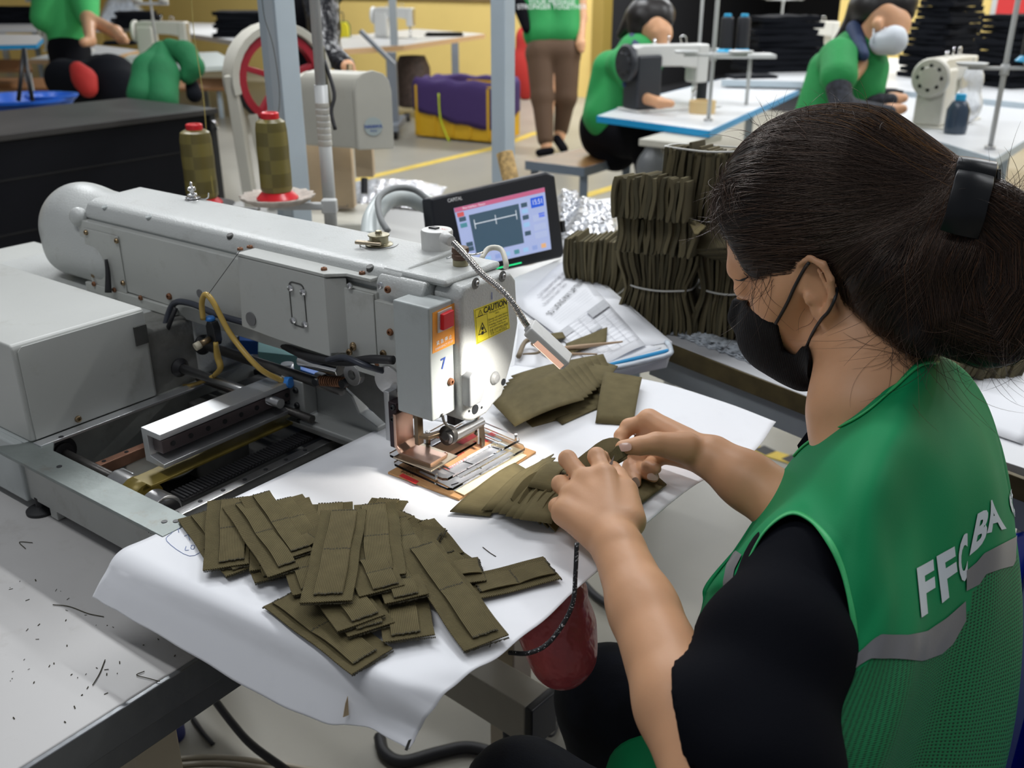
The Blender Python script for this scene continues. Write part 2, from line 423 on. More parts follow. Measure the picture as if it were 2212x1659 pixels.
FLOORM = mat('polished_concrete_floor', (0.30, 0.285, 0.24), 0.35, var=0.10, vscale=1.6, dirt=(0.24, 0.22, 0.17), dscale=3.5, damt=0.45)
WALLM = mat('yellow_wall_paint', (0.78, 0.58, 0.19), 0.6, var=0.03, vscale=2)
DARKROOM = mat('unlit_room_wall', (0.010, 0.010, 0.012), 0.8)  # base colour blackened so the doorway reads as lacking light
TAPEY = mat('yellow_floor_tape', (0.62, 0.44, 0.05), 0.55, var=0.12, vscale=12)
CEILM = mat('hall_ceiling_grey', (0.35, 0.37, 0.40), 0.8)
def sbox(name, b6, m, kind='structure', **k):
    o = box(name, b6, m, None, **k); o.location = O; o.rotation_euler = (0, 0, ROT); o['kind'] = kind; return o
sbox('floor', (-16.6, 12, -4, 16.2, -0.05, 0), FLOORM, bevel=0)
VW = 9.9   # far yellow wall (across the machine)
r0 = LZ(1282, 213, 0); UW0 = onv(1282, 213, VW).x; UW1 = onv(1790, 213, VW).x
sbox('wall_back', (-16.6, UW0, VW, VW + 0.15, 0, 3.6), WALLM, bevel=0)
sbox('wall_back_right', (UW1, 12, VW, VW + 0.15, 0, 3.6), WALLM, bevel=0)
sbox('wall_back_lintel', (UW0, UW1, VW, VW + 0.15, 2.6, 3.6), WALLM, bevel=0)
sbox('wall_left', (-16.65, -16.5, -4, 16.2, 0, 3.6), WALLM, bevel=0)
sbox('door_1', (UW0 - 0.02, UW0 + 0.14, VW - 0.06, VW + 0.15, 0, 2.6), mat('olive_door_jamb', (0.30, 0.21, 0.045), 0.5), bevel=0.004)
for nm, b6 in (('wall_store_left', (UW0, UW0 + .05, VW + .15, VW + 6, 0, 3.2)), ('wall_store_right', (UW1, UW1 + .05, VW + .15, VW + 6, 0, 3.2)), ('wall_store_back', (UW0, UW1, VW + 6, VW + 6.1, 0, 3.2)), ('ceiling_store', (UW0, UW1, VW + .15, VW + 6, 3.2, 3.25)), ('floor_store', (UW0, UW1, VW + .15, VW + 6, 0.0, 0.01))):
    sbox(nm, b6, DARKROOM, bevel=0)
def floor_tape(a, b, wd, n, parts=None):
    a, b = PZ(*a, 0), PZ(*b, 0); d = (b - a).normalized(); s = Vector((-d.y, d.x, 0)) * wd / 2; z = Vector((0, 0, .003))
    vs = [a - s, b - s, b + s, a + s, a - s + z, b - s + z, b + s + z, a + s + z]
    o = mk('trim_%d' % n, vs, BOXF, TAPEY); o['kind'] = 'structure'; return o
floor_tape((760, 392), (1075, 318), .09, 1)
floor_tape((1260, 425), (1390, 385), .09, 2)
floor_tape((1075, 318), (1160, 286), .09, 3)
tp = floor_tape((1600, 962), (1760, 1010), .055, 4)
for k in range(3):
    a = PZ(1648 + 60 * k, 973 + 20 * k, 0); box('tape_stripe', (a.x - .02, a.x + .03, a.y - .03, a.y + .02, .003, .0036), BLACKR, tp, bevel=0, rot=(0, 0, .6))
floor_tape((2190, 1122), (2260, 1140), .055, 5)

# ================================================================ worktop the machine stands on
WT = mthing('work_table', 'grey laminate worktop with steel edge under the large sewing machine', 'table', 0, 0, 0)
TOPW = mat('grey_laminate', (0.52, 0.51, 0.50), 0.42, var=0.06, vscale=5, dirt=(0.20, 0.17, 0.13), dscale=16, damt=0.35)
EDGEM = mat('grey_steel_edge', (0.20, 0.21, 0.22), 0.35, 0.7, var=0.15, vscale=10, bump=.05, bscale=60)
box('tabletop', (-1.05, -0.052, -1.0, 0.33, 0.785, 0.81), TOPW, WT, bevel=0.002)
box('edge_band', (-0.052, -0.046, -1.0, 0.33, 0.774, 0.8095), EDGEM, WT, bevel=0.001)
box('edge_channel', (-0.075, -0.052, -1.0, 0.33, 0.745, 0.785), EDGEM, WT, bevel=0.002, label=None) if False else box('edge_channel', (-0.075, -0.052, -1.0, 0.33, 0.745, 0.785), EDGEM, WT, bevel=0.002)
for (u, v) in ((-0.13, -0.9), (-0.13, -0.38), (-1.0, -0.9), (-1.0, 0.25), (-0.13, .25)):
    box('leg', (u - .025, u + .025, v - .025, v + .025, 0, 0.785), mat('beige_leg_paint', (0.46, 0.40, 0.30), 0.5), WT, bevel=0.003)
# ================================================================ floor-level support beam under the paper table (grey beam with black cap)
ST = thing('machine_stand', 'beige steel stand beam with black end cap and caster under the paper', 'stand', (0, 0, 0))
BEAM = mat('beam_paint', (0.34, 0.315, 0.26), 0.5, var=.08)
a, b_ = R(1000, 1440, 1.42), R(1165, 1545, 1.42)
a, b_ = PZ(980, 1440, .42), PZ(1160, 1548, .42); d = (b_ - a).normalized(); a = a - d * .9
x, y, _ = frame_from(d)
def beam(name, a, b, w, h, m, parent, bevel=.003):
    a, b = Vector(a), Vector(b); x, y, d = frame_from(b - a)
    vs = [p + x * sx * w / 2 + y * sy * h / 2 for p in (a, b) for sx, sy in ((-1, -1), (1, -1), (1, 1), (-1, 1))]
    return mk(name, vs, BOXF, m, parent, bevel=bevel)
beam('beam', a, b_, .055, .07, BEAM, ST)
beam('end_cap', b_, b_ + d * .014, .058, .073, BLACKP, ST)
cw = b_ - d * .05 + Vector((0, 0, -.10))
cyl('caster_stem', cw + Vector((0, 0, .07)), cw + Vector((0, 0, -.12)), .012, BLACKP, ST)
cc = Vector((cw.x, cw.y, .035))
lathe('caster', [(.008, -.018), (.033, -.016), (.035, 0), (.033, .016), (.008, .018)], BLACKR, ST, c=cc, axis=(d.y, -d.x, 0))
box('caster_fork', (cc.x - .022, cc.x + .022, cc.y - .02, cc.y + .02, .04, .20), BLACKP, ST, bevel=.004)
beam('cross_beam', a, a + Vector((-.5, -.35, 0)), .05, .05, BEAM, ST)

# ================================================================ the pattern sewing machine
SM = mthing('sewing_machine', 'large light grey programmable sewing machine with long arm over open steel bed', 'sewing machine', 0, 0, 0)
# --- bed frame
box('bed_wall', (-0.44, 0.02, -0.300, -0.290, 0.826, 0.896), SHEETM, SM, bevel=.001)
box('bed_wall', (-0.09, 0.0, -0.300, 0.12, 0.83, 0.86), DARKIN, SM, bevel=.001)
box('bed_floor', (-0.60, -0.02, -0.29, 0.20, 0.826, 0.832), DARKIN, SM, bevel=0)
fr = prism('bed_flange', [(-.452, -.325), (-.125, -.325), (-.125, -.287), (-.385, -.287), (-.425, -.262), (-.432, -.3)], (0, 0, .896), (1, 0, 0), (0, 1, 0), (0, 0, .004), WORN, SM, bevel=.0008)
for px_, py_ in ((128, 1008), (380, 1126), (355, 1127)):
    p = LZ(px_, py_, .90); cyl('hole', (p.x, p.y, .9), (p.x, p.y, .9006), .003, BLACKP, SM, n=12)
for px_, py_ in ((116, 1037), (250, 1100), (325, 1148)):
    p = onv(px_, py_, -.300); screw(p, (0, -1, 0), .0026, STEEL, SM)
box('bed_end_wall', (-.60, -.42, -.296, -.285, .83, .90), GREYP, SM, bevel=.001)
# left cabinet under the cover
box('bed_cabinet', (-1.10, -.436, -.305, -.10, .822, .899), GREYP, SM, bevel=.003)
box('inner_wall', (-.432, -.424, -.285, .12, .835, .898), mat('pale_casting', (.27, .28, .26), .5, var=.15, vscale=20, dirt=(.08, .07, .05), dscale=25, damt=.6), SM, bevel=.001)
# cover box
CV = prism('motor_box_cover', rrect(-.98, -.423, .90, 1.02, .004) if False else [(-1.08, .90), (-.423, .90), (-.423, 1.016), (-.427, 1.02), (-1.076, 1.02), (-1.08, 1.016)], (0, -.292, 0), (1, 0, 0), (0, 0, 1), (0, .17, 0), SHEETM, SM, bevel=.003)
prism('cover_end_panel', [(-.286, .902), (-.126, .902), (-.126, 1.0165), (-.281, 1.0165), (-.286, 1.0115)], (-.423, 0, 0), (0, 1, 0), (0, 0, 1), (.0016, 0, 0), SHEETM, SM, bevel=.0006)
screw(onu(168, 905, -.4214), (1, 0, 0), .0042, SCREWM, SM)
box('cover_notch', (-.425, -.4195, -.142, -.124, .975, 1.0), DARKIN, SM, bevel=.0005)
# rear deck behind cover
box('rear_deck', (-.90, -.50, -.12, .02, .955, .985), CAST, SM, bevel=.003)
box('rear_deck', (-1.1, -.66, -.12, .10, .90, .955), SHEETM, SM, bevel=.003)
screw(onv(45, 607, -.12), (0, 0, 1), .003, SCREWM, SM)
# steel wear strip
box('wear_strip', (-.420, -.404, -.291, -.04, .898, .9015), ALU, SM, bevel=.0006)
p = LZ(132, 944, .9015); cyl('hole', p, p + Vector((0, 0, .0005)), .003, BLACKP, SM, n=12)
# inner mechanics
box('linear_rail', (-.372, -.360, -.285, .05, .858, .872), RUSTR, SM, bevel=.001)
for k in range(7): cyl('rail_hole', (-.366, -.27 + .03 * k, .8721), (-.366, -.27 + .03 * k, .8726), .0026, BLACKP, SM, n=10)
box('linear_rail', (-.190, -.176, -.285, .02, .868, .880), STEEL, SM, bevel=.001)
for k in range(7): cyl('rail_hole', (-.183, -.27 + .03 * k, .8801), (-.183, -.27 + .03 * k, .8806), .0026, BLACKP, SM, n=10)
box('rail_seat', (-.200, -.160, -.285, .02, .832, .868), DARKSM := mat('grey_machined', (.22, .22, .21), .45, .6, var=.15, vscale=30), SM, bevel=.001)
cyl('drive_shaft', (-.425, -.262, .878), (-.30, -.262, .878), .0055, DKSTEEL, SM)
lathe('shaft_bearing', [(.019, 0), (.019, .008), (.013, .010), (.013, .014), (.008, .015)], BLACKR, SM, c=(-.424, -.262, .878), axis=(1, 0, 0))
cyl('belt_pulley', (-.305, -.262, .872), (-.27, -.262, .872), .017, STEEL, SM, bevel=.001)
cyl('pulley_core', (-.272, -.262, .872), (-.245, -.262, .872), .019, mat('aged_yellow', (.20, .15, .03), .4, .3, var=.3, vscale=30), SM)
box('drive_belt', (-.27, -.237, -.262, .02, .888, .891), MATS['aged_yellow'], SM, bevel=.0005)
bb = mat('belt_black', (.02, .02, .022), .5)
box('toothed_belt', (-.232, -.208, -.245, .02, .872, .875), bb, SM, bevel=.0004)
for k in range(54): box('belt_tooth', (-.232, -.208, -.243 + .0048 * k, -.2405 + .0048 * k, .875, .8775), bb, SM, bevel=0)
lathe('idler_ring', [(.014, -.012), (.018, -.012), (.018, .012), (.014, .012), (.013, 0)], STEEL, SM, c=(-.215, -.268, .874), axis=(1, 0, 0), ring=True)
cyl('idler_core', (-.222, -.268, .874), (-.199, -.268, .874), .0142, BLACKP, SM)
box('shaft_block', (-.335, -.312, -.285, -.235, .832, .872), ALU, SM, bevel=.002)
box('shaft_block', (-.255, -.235, -.288, -.25, .832, .862), ALU, SM, bevel=.002)
box('bed_block', (-.40, -.30, -.16, -.08, .832, .868), DARKSM, SM, bevel=.004)
box('bed_block', (-.41, -.38, -.09, .06, .832, .885), DARKIN, SM, bevel=.004)
lathe('oil_pan', [(.0001, 0), (.04, 0), (.044, .004), (.04, .008), (.0001, .01)], mat('pan_metal', (.3, .3, .27), .3, .7), SM, c=(-.335, -.185, .85))
box('cross_plate', (-.25, -.06, -.06, .00, .885, .892), DARKSM, SM, bevel=.001)
box('cross_plate', (-.42, -.05, .03, .055, .88, .888), DKSTEEL, SM, bevel=.001)
for k, (u0, v0) in enumerate(((-.23, -.055), (-.20, -.02), (-.17, -.045), (-.14, -.02), (-.11, -.05))):
    screw((u0, v0, .892), (0, 0, 1), .0035, BLACKP, SM, name='cap_screw')
# chrome guide rods running along the arm direction
cyl('guide_rod', (-.42, -.085, .928), (-.225, -.085, .928), .006, STEEL, SM)
cyl('guide_rod', (-.42, -.045, .948), (-.16, -.045, .948), .0065, DKSTEEL, SM)
cyl('guide_rod', (-.42, -.06, .905), (-.2, -.06, .905), .005, DKSTEEL, SM)
lathe('rod_seal', [(.012, 0), (.013, .004), (.007, .01)], BLACKR, SM, c=(-.424, -.085, .928), axis=(1, 0, 0))
lathe('rod_seal', [(.013, 0), (.014, .004), (.007, .01)], BLACKR, SM, c=(-.424, -.045, .948), axis=(1, 0, 0))
box('bearing_block', (-.285, -.262, -.075, -.04, .915, .938), DARKSM, SM, bevel=.002)
cyl('adjust_knob', (-.285, -.02, .93), (-.285, -.02, .945), .008, ALU, SM)
# aluminium C-channel with linear rail
uA, uB, z0, z1, vA, vB = -.272, -.238, .903, .944, -.242, -.052
prism('channel_beam', [(uA, z0), (uB, z0), (uB, z0 + .005), (uA + .010, z0 + .009), (uA + .010, z1 - .007), (uB, z1 - .007), (uB, z1), (uA, z1)], (0, vA, 0), (1, 0, 0), (0, 0, 1), (0, vB - vA, 0), ALU, SM, bevel=.0006)
cr = box('channel_rail', (uA + .010, uB - .008, vA + .006, vB, z0 + .013, z1 - .012), mat('purple_grey_steel', (.16, .13, .135), .35, .8, var=.1), SM, bevel=.001)
for k in range(8):
    v = vA + .02 + k * .0235; cyl('rail_hole', (uB - .008, v, z0 + .021), (uB - .0072, v, z0 + .021), .0030, BLACKP, SM, n=12)
pb = box('channel_end_block', (-.262, -.222, -.052, -.030, .900, .945), mat('end_block_grey', (.36, .37, .36), .4, .4, var=.08), SM, bevel=.002)
for du in (-.252, -.234):
    for z in (.932, .912): screw((du, -.052, z), (0, -1, 0), .004, BLACKP, SM, name='cap_screw')
prism('support_bracket', [(-.225, .892), (-.12, .892), (-.12, .905), (-.15, .915), (-.16, .935), (-.19, .95), (-.225, .95)], (0, -.03, 0), (1, 0, 0), (0, 0, 1), (0, .018, 0), MATS['end_block_grey'], SM, bevel=.002)
box('support_foot', (-.225, -.115, -.060, -.01, .890, .897), MATS['end_block_grey'], SM, bevel=.002)
# --- arm
MC = Field((-.86, -.09, .94), (-.60, .10, 1.15), .0035)
MC.ell((-.735, 0, 1.05), (.075, .058, .068), k=.01); MC.cone((-.74, -.0, 1.052), (-.62, 0, 1.052), .064, .060, k=.01)
MC.cone((-.735, -.028, 1.028), (-.62, -.028, 1.028), .040, k=.01); MC.cone((-.735, .025, 1.03), (-.62, .025, 1.03), .04, k=.01)
field_obj('motor_cover', MC, CAST, SM)
prism('arm_body', [(-.655, 1.0), (-.655, 1.088), (-.08, 1.088), (-.08, .995), (-.16, .985), (-.33, .985), (-.43, .985), (-.45, .998)], (0, -.06, 0), (1, 0, 0), (0, 0, 1), (0, .11, 0), SHEETM, SM, bevel=.002)
box('arm_column', (-.62, -.432, -.122, .06, .832, .984), mat('dirty_casting', (.20, .20, .185), .55, .1, var=.25, vscale=18, dirt=(.05, .045, .035), dscale=22, damt=.8, bump=.15, bscale=90), SM, bevel=.004)
box('arm_root', (-.66, -.43, -.052, .045, .90, 1.01), CAST, SM, bevel=.006)
prism('top_cover', [(-.052, 1.089), (-.052, 1.1), (-.046, 1.110), (-.034, 1.1145), (.040, 1.1185), (.052, 1.108), (.052, 1.089)], (-.645, 0, 0), (0, 1, 0), (0, 0, 1), (.592, 0, 0), CAST, SM, bevel=.0035, seg=3)
box('cover_gasket', (-.64, -.08, -.050, .045, 1.083, 1.0895), GREYP, SM, bevel=.001)
for u in (-.60, -.50, -.335, -.10):
    cyl('cover_dimple', (u, -.046, 1.1075), (u, -.0475, 1.111), .005, DARKIN, SM, n=12, r1=.004) if u > -.45 else cyl('cover_dimple', (u, -.046, 1.1075), (u, -.0475, 1.111), .004, GREYP, SM, n=12)
f = Field((-.68, -.08, 1.07), (-.63, -.03, 1.12), .002); f.ell((-.655, -.056, 1.09), (.014, .012, .014)); field_obj('corner_lug', f, CAST, SM)
AP = box('side_plate', (-.640, -.556, -.0622, -.06, .998, 1.078), SHEETM, SM, bevel=.0008)
for px_, py_ in ((187, 502), (253, 520), (203, 594), (267, 611)): screw(onv(px_, py_, -.0622), (0, -1, 0), .0038, SCREWM, AP)
LP = box('lower_lip', (-.655, -.455, -.064, -.05, .985, .998), SHEETM, SM, bevel=.001)
for px_, py_ in ((204, 613), (248, 626), (305, 643)): screw(onv(px_, py_, -.064), (0, -1, 0), .0036, RUSTY, LP)
screw(onv(367, 640, -.0602), (0, -1, 0), .0045, RUSTY, SM)
tube('black_strap', [onv(229, 560, -.066), onv(233, 590, -.069), onv(234, 632, -.075)], [.0022, .0035, .0048], BLACKR, SM, n=8)
cyl('rubber_plug', onv(432, 634, -.0602), onv(432, 634, -.0602) + Vector((0, -.0012, 0)), .0055, mat('grey_rubber', (.15, .15, .15), .6), SM)
# gear box on the side of the arm
GP = [onv(x, y, -.078) for x, y in ((512, 548), (522, 706), (600, 735), (714, 772), (701, 590))]
gp = [(p.x, p.z) for p in GP]; zt_ = (gp[0][1] + gp[4][1]) / 2; gp[0] = (gp[0][0], zt_ - .004); gp[4] = (gp[3][0], zt_ - .004)
GB = prism('side_housing', gp, (0, -.078, 0), (1, 0, 0), (0, 0, 1), (0, .02, 0), SHEETM, SM, bevel=.0015)
uR = gp[3][0]; prism('housing_slope', [(uR - .001, -.078), (uR + .016, -.0605), (uR - .001, -.0605)], (0, 0, gp[3][1] + .004), (1, 0, 0), (0, 1, 0), (0, 0, gp[4][1] - gp[3][1] - .006), SHEETM, SM, bevel=.001)
prism('housing_top', [(gp[0][0] - .001, -.0785), (uR, -.0785), (uR + .018, -.062), (-.085, -.062), (-.085, -.050), (gp[0][0] - .001, -.050)], (0, 0, zt_ - .004), (1, 0, 0), (0, 1, 0), (0, 0, .004), SHEETM, SM, bevel=.001)
print('HZ', gp, zt_)
for px_, py_ in ((519, 540), (567, 528), (700, 583), (810, 583)):
    p = LZ(px_, py_, zt_); p.y = max(min(p.y, -.054), -.074); screw(p, (0, 0, 1), .0036, RUSTY, GB)
cyl('rubber_plug', onv(543, 689, -.0782), onv(543, 689, -.0782) + Vector((0, -.0015, 0)), .0085, MATS['grey_rubber'], SM, n=24)
c0, c1 = onv(622, 602, -.0782), onv(666, 722, -.0782)
rr = [(p[0], p[1]) for p in rrect(c0.x, c1.x, c1.z + .006, c0.z - .002, .007)]
ri = [(p[0], p[1]) for p in rrect(c0.x + .0015, c1.x - .0015, c1.z + .0075, c0.z - .0035, .006)]
n = len(rr); vs = [Vector((p[0], -.0786, p[1])) for p in rr] + [Vector((p[0], -.0786, p[1])) for p in ri]
mk('recess_edge', vs, [(i, (i + 1) % n, n + (i + 1) % n, n + i) for i in range(n)], DARKIN, GB, solid=.0008)
for px_, py_ in ((629, 622), (656, 631), (635, 692), (660, 700)): screw(onv(px_, py_, -.0784), (0, -1, 0), .0042, CHROME, GB, name='cap_screw')
# plates between housing and head
P2 = box('side_plate', (-.136, -.082, -.0630, -.06, .990, 1.086), SHEETM, SM, bevel=.0008)
for px_, py_ in ((757, 617), (823, 617), (764, 746), (829, 763)): screw(onv(px_, py_, -.0630), (0, -1, 0), .0040, CHROME if py_ < 700 else SCREWM, P2)
P3 = box('side_plate', (-.081, -.02, -.0625, -.055, .985, 1.080), SHEETM, SM, bevel=.0008)
for px_, py_ in ((839, 625), (844, 717)): screw(onv(px_, py_, -.0625), (0, -1, 0), .0040, RUSTY, P3)
for px_, py_ in ((764, 750), (756, 760)): screw(onv(px_, py_, -.066), (0, -1, 0), .0040, SCREWM, SM)
# head
HDP = [(-.041, .957), (-.041, 1.098), (-.034, 1.107), (.046, 1.104), (.056, 1.092), (.061, 1.04), (.050, 1.0), (.030, .962), (.012, .956), (.0, .950), (-.025, .950)]
prism('head_casting', [(p[0] if p[0] > -.03 else p[0] - .015, max(p[1], .975)) for p in HDP], (-.085, 0, 0), (0, 1, 0), (0, 0, 1), (.068, 0, 0), CAST, SM, bevel=.004, seg=3)
HF = prism('head_face_cover', HDP, (-.0165, 0, 0), (0, 1, 0), (0, 0, 1), (.0385, 0, 0), CAST, SM, bevel=.005, seg=4)
box('head_top_cap', (-.085, .005, -.045, .05, 1.104, 1.1125), CAST, SM, bevel=.004)
for px_, py_ in ((1027, 612), (1085, 597)):
    p = onu(px_, py_, .022); cyl('bolt_recess', p, p + Vector((.0006, 0, 0)), .0062, mat('recess_shade_grey', (.16, .165, .16), .5), HF, n=20); screw(p + Vector((.0003, .0012, 0)), (1, 0, 0), .003, STEEL, HF)  # flat disc, grey darkened for the shade inside the recess
p = onu(1067, 816, .022); lathe('plug_button', [(.0075, 0), (.0075, .002), (.005, .005), (.0001, .006)], mat('plug_grey', (.22, .225, .225), .5), HF, c=p, axis=(1, 0, 0))
for px_, py_, r_ in ((1087, 825, .004), (1026, 884, .0055), (1013, 888, .0014), (1040, 880, .0014)):
    p = onu(px_, py_, .022); cyl('round_hole', p, p + Vector((.0007, 0, 0)), r_, BLACKP, HF, n=18)
prism('lower_guard', [(-.041, .975), (-.041, 1.010), (-.034, 1.014), (-.018, 1.002), (-.016, .985), (-.022, .975)], (.020, 0, 0), (0, 1, 0), (0, 0, 1), (.012, 0, 0), mat('smoky_plastic', (.30, .31, .32), .15, trans=.35), SM, bevel=.002)
# caution label
def quad_on(name, c4, m, parent, th=.0004, plane='u', val=.022):
    f_ = onu if plane == 'u' else onv
    P = [f_(x, y, val) for x, y in c4]; nrm = (P[1] - P[0]).cross(P[3] - P[0]).normalized()
    e = Vector((1, 0, 0)) if plane == 'u' else Vector((0, -1, 0))
    vs = P + [q + e * th for q in P]
    return mk(name, vs, BOXF, m, parent), [q + e * (th + .0001) for q in P]
CL, cq = quad_on('caution_label', ((1023, 669), (1095, 641), (1101, 709), (1029, 744)), YELLOW, HF)
def on_quad(q, s, t): return (q[0] * (1 - s) + q[1] * s) * (1 - t) + (q[3] * (1 - s) + q[2] * s) * t
def qtext(s, q, cx, cy, size, m, parent, ex=Vector((0, 1, 0)), ey=Vector((0, 0, 1)), bold=0, name='lettering'):
    ex = (q[1] - q[0]).normalized(); ey = ex.cross(Vector(q[3]) - Vector(q[0])).cross(ex).normalized()
    if ey.z < 0: ey = -ey
    return text(name, s, size, on_quad(q, cx, cy), ex, ey, m, parent, bold=bold)
qtext('CAUTION', cq, .62, .14, .0092, INK, CL, bold=.0002)
qtext('Moving parts may cause\ninjury.', cq, .66, .30, .0030, INK, CL)
qtext('Operate with safety devices.\nTurn off main switch before\nthreading, changing needle\nand before cleaning etc.', cq, .66, .58, .0031, INK, CL)
qtext('注意 运转中禁止触摸\n机针 小心夹手安全', cq, .66, .86, .0036, INK, CL)
def tri_sign(q, cx, cy, r, m, parent):
    ex = (q[1] - q[0]).normalized(); ey = Vector((0, 0, 1)); c = on_quad(q, cx, cy); o_ = []
    for k, rr_ in ((0, r), (1, r * .78)):
        for a in (90, 210, 330): o_.append(c + ex * (rr_ * math.cos(math.radians(a))) + ey * (rr_ * math.sin(math.radians(a))) + Vector((.0002, 0, 0)))
    mk('warning_triangle', o_, [(0, 1, 4, 3), (1, 2, 5, 4), (2, 0, 3, 5)], m, parent)
tri_sign(cq, .17, .18, .0050, INK, CL); tri_sign(cq, .19, .66, .0088, INK, CL)
qtext('!', cq, .17, .19, .005, INK, CL); qtext('●\n■', cq, .19, .69, .005, INK, CL)
def qline(q, s0, t0, s1, t1, w, m, parent, name='printed_line'):
    a, b = on_quad(q, s0, t0), on_quad(q, s1, t1); d = (b - a).normalized(); e = (q[1] - q[0]).cross(q[3] - q[0]).normalized()
    s = d.cross(e).normalized() * w / 2; l = e * .0001
    if l.x < 0 and abs(e.x) > .5: l = -l
    return mk(name, [a - s + l, b - s + l, b + s + l, a + s + l], [(0, 1, 2, 3)], m, parent)
for s0, t0, s1, t1 in ((.03, .03, .97, .03), (.03, .97, .97, .97), (.03, .03, .03, .97), (.97, .03, .97, .97), (.03, .25, .36, .25), (.36, .25, .36, .97)): qline(cq, s0, t0, s1, t1, .0004, INK, CL)
text('handwritten_mark', 'l', .012, onu(1062, 640, .0225), (0, 1, 0), (0, 0, 1), INKB, HF)
# switch box
SB = box('switch_box', (-.037, .0125, -.081, -.043, .968, 1.094), GREYP, SM, bevel=.0022)
SL, sq = quad_on('emergency_label', ((934, 676), (982, 654), (982, 742), (934, 764)), ORANGE, SB, val=.0125)
qtext('EMERGENCY STOP', sq, .5, .915, .0034, WHITEI, SL); qtext('紧 急 停 止', sq, .5, .79, .0052, WHITEI, SL, bold=.0001)
_, bq = quad_on('button_bezel', ((945, 675), (974, 662), (974, 706), (945, 719)), mat('bezel_white', (.6, .6, .58), .4), SB, val=.0129, th=.0015)
P = [onu(x, y, .0125) for x, y in ((948, 678), (971, 667), (971, 701), (948, 712))]
mk('stop_button', P + [q + Vector((.0065, 0, 0)) for q in P], BOXF, RED, SB, bevel=.0008)
text('handwritten_seven', '7', .017, onu(957, 786, .0127), (0, 1, .05), (0, 0, 1), INKB, SB, bold=.0002)
screw(onu(972, 824, .0126), (1, 0, 0), .0042, RUSTY, SB)
# --- head-top fittings
def top(px_, py_, z): p = LZ(px_, py_, z); return p
p = top(819, 528, 1.117); lathe('oil_cap', [(.016, 0), (.016, .001), (.011, .0015), (.011, .010), (.0125, .0102), (.0125, .012), (.004, .0125), (.0035, .016), (.0001, .017)], mat('brassy_cap', (.33, .30, .2), .3, .8), SM, c=p)
box('cap_lever', (p.x - .016, p.x + .014, p.y - .020, p.y - .013, p.z + .003, p.z + .007), mat('nickel_warm', (.45, .38, .28), .3, 1.0), SM, rot=(0, .05, .5), bevel=.0012)
lathe('ring_mark', [(.0225, 0), (.0225, .0006), (.0215, .0006), (.0215, 0)], DARKIN, SM, c=p, ring=True)
p = top(995, 573, 1.1125); lathe('knob_base', [(.0085, 0), (.0085, .007)], mat('brass_dull', (.3, .27, .17), .4, .7), SM, c=p); lathe('thumb_knob', [(.0085, .007), (.0095, .009), (.0095, .012), (.008, .0135), (.0095, .015), (.009, .020), (.003, .021), (.003, .018)], mat('brown_knob', (.10, .055, .035), .5, .3), SM, c=p)
tube('wire_guide', [p + Vector((-.02, .0, .004)), p + Vector((-.008, .012, .008)), p + Vector((.0, .022, .007)), p + Vector((.003, .035, .007))], .0012, CHROME, SM, n=6)
q = top(1050, 560, 1.108); tube('take_up_guard', [top(1038, 562, 1.108), top(1055, 545, 1.112) + Vector((0, 0, .004)), top(1082, 546, 1.112) + Vector((0, 0, .004)), top(1093, 568, 1.106), top(1092, 580, 1.10)], .0032, mat('cream_enamel', (.6, .58, .5), .4), SM, n=6, smooth=4)
# thread tension post
p = top(417, 432, 1.117); TP = lathe('tension_post', [(.011, 0), (.011, .0012), (.006, .0015), (.010, .003), (.010, .0042), (.0035, .0045), (.0035, .006), (.0065, .0065), (.0065, .0085), (.003, .0095), (.003, .013), (.0055, .0132), (.0055, .0175), (.002, .0185), (.002, .024), (.0001, .025)], CHROME, SM, c=p)
tube('tension_hook', [p + Vector((.006, .004, .002)), p + Vector((.020, .004, .003)), p + Vector((.026, .006, .006)), p + Vector((.028, .006, .012))], .001, CHROME, SM, n=6)
# --- hoses, valve and cables
def hose(name, pts, r, m, n=10): return tube(name, pts, r, m, SM, n=n)
def oz(x, y, v): return onv(x, y, v)
hose('air_hose', [oz(439, 690, -.093), oz(436, 655, -.093), oz(444, 636, -.093), oz(462, 655, -.092), oz(500, 725, -.09), oz(560, 795, -.085), oz(615, 825, -.06)], .0035, AMBER)
hose('air_hose', [oz(466, 740, -.090), oz(470, 770, -.088), oz(476, 795, -.088), oz(462, 812, -.088)], [.0030, .0045, .0040, .0028], AMBER)
hose('air_hose', [oz(462, 812, -.088), oz(420, 830, -.08), oz(350, 840, -.07)], .0026, AMBER)
tube('hanging_thread', [oz(519, 541, -.08), oz(450, 636, -.093)], .0004, BLACKR, SM, n=5, smooth=0)
c = oz(453, 715, -.09); prism('air_valve', [(-.007, -.017), (.006, -.019), (.009, -.012), (.008, .004), (.004, .012), (-.004, .012), (-.008, .005)], c, (1, 0, 0), (0, 0, 1), (0, .011, 0), BLACKP, SM, bevel=.0015)
lathe('valve_collar', [(.006, 0), (.0065, .003), (.005, .005), (.004, .005)], mat('collar_blue', (.03, .2, .6), .35), SM, c=c + Vector((-.003, .005, .012)))
cyl('valve_screw', c + Vector((0, -.001, -.010)), c + Vector((-.003, -.014, -.014)), .0038, SCREWM, SM); cyl('valve_screw_knob', c + Vector((-.003, -.014, -.014)), c + Vector((-.004, -.021, -.016)), .005, mat('ivory', (.6, .55, .42), .5), SM)
hose('black_cable', [oz(350, 780, -.07), oz(352, 730, -.085), oz(372, 660, -.07), oz(410, 655, -.07), oz(470, 680, -.07), oz(530, 697, -.066), oz(560, 702, -.05)], .0042, mat('slate_rubber', (.035, .04, .055), .35))
hose('black_cable', [oz(345, 760, -.085), oz(366, 700, -.085), oz(380, 665, -.075)], .003, BLACKR)
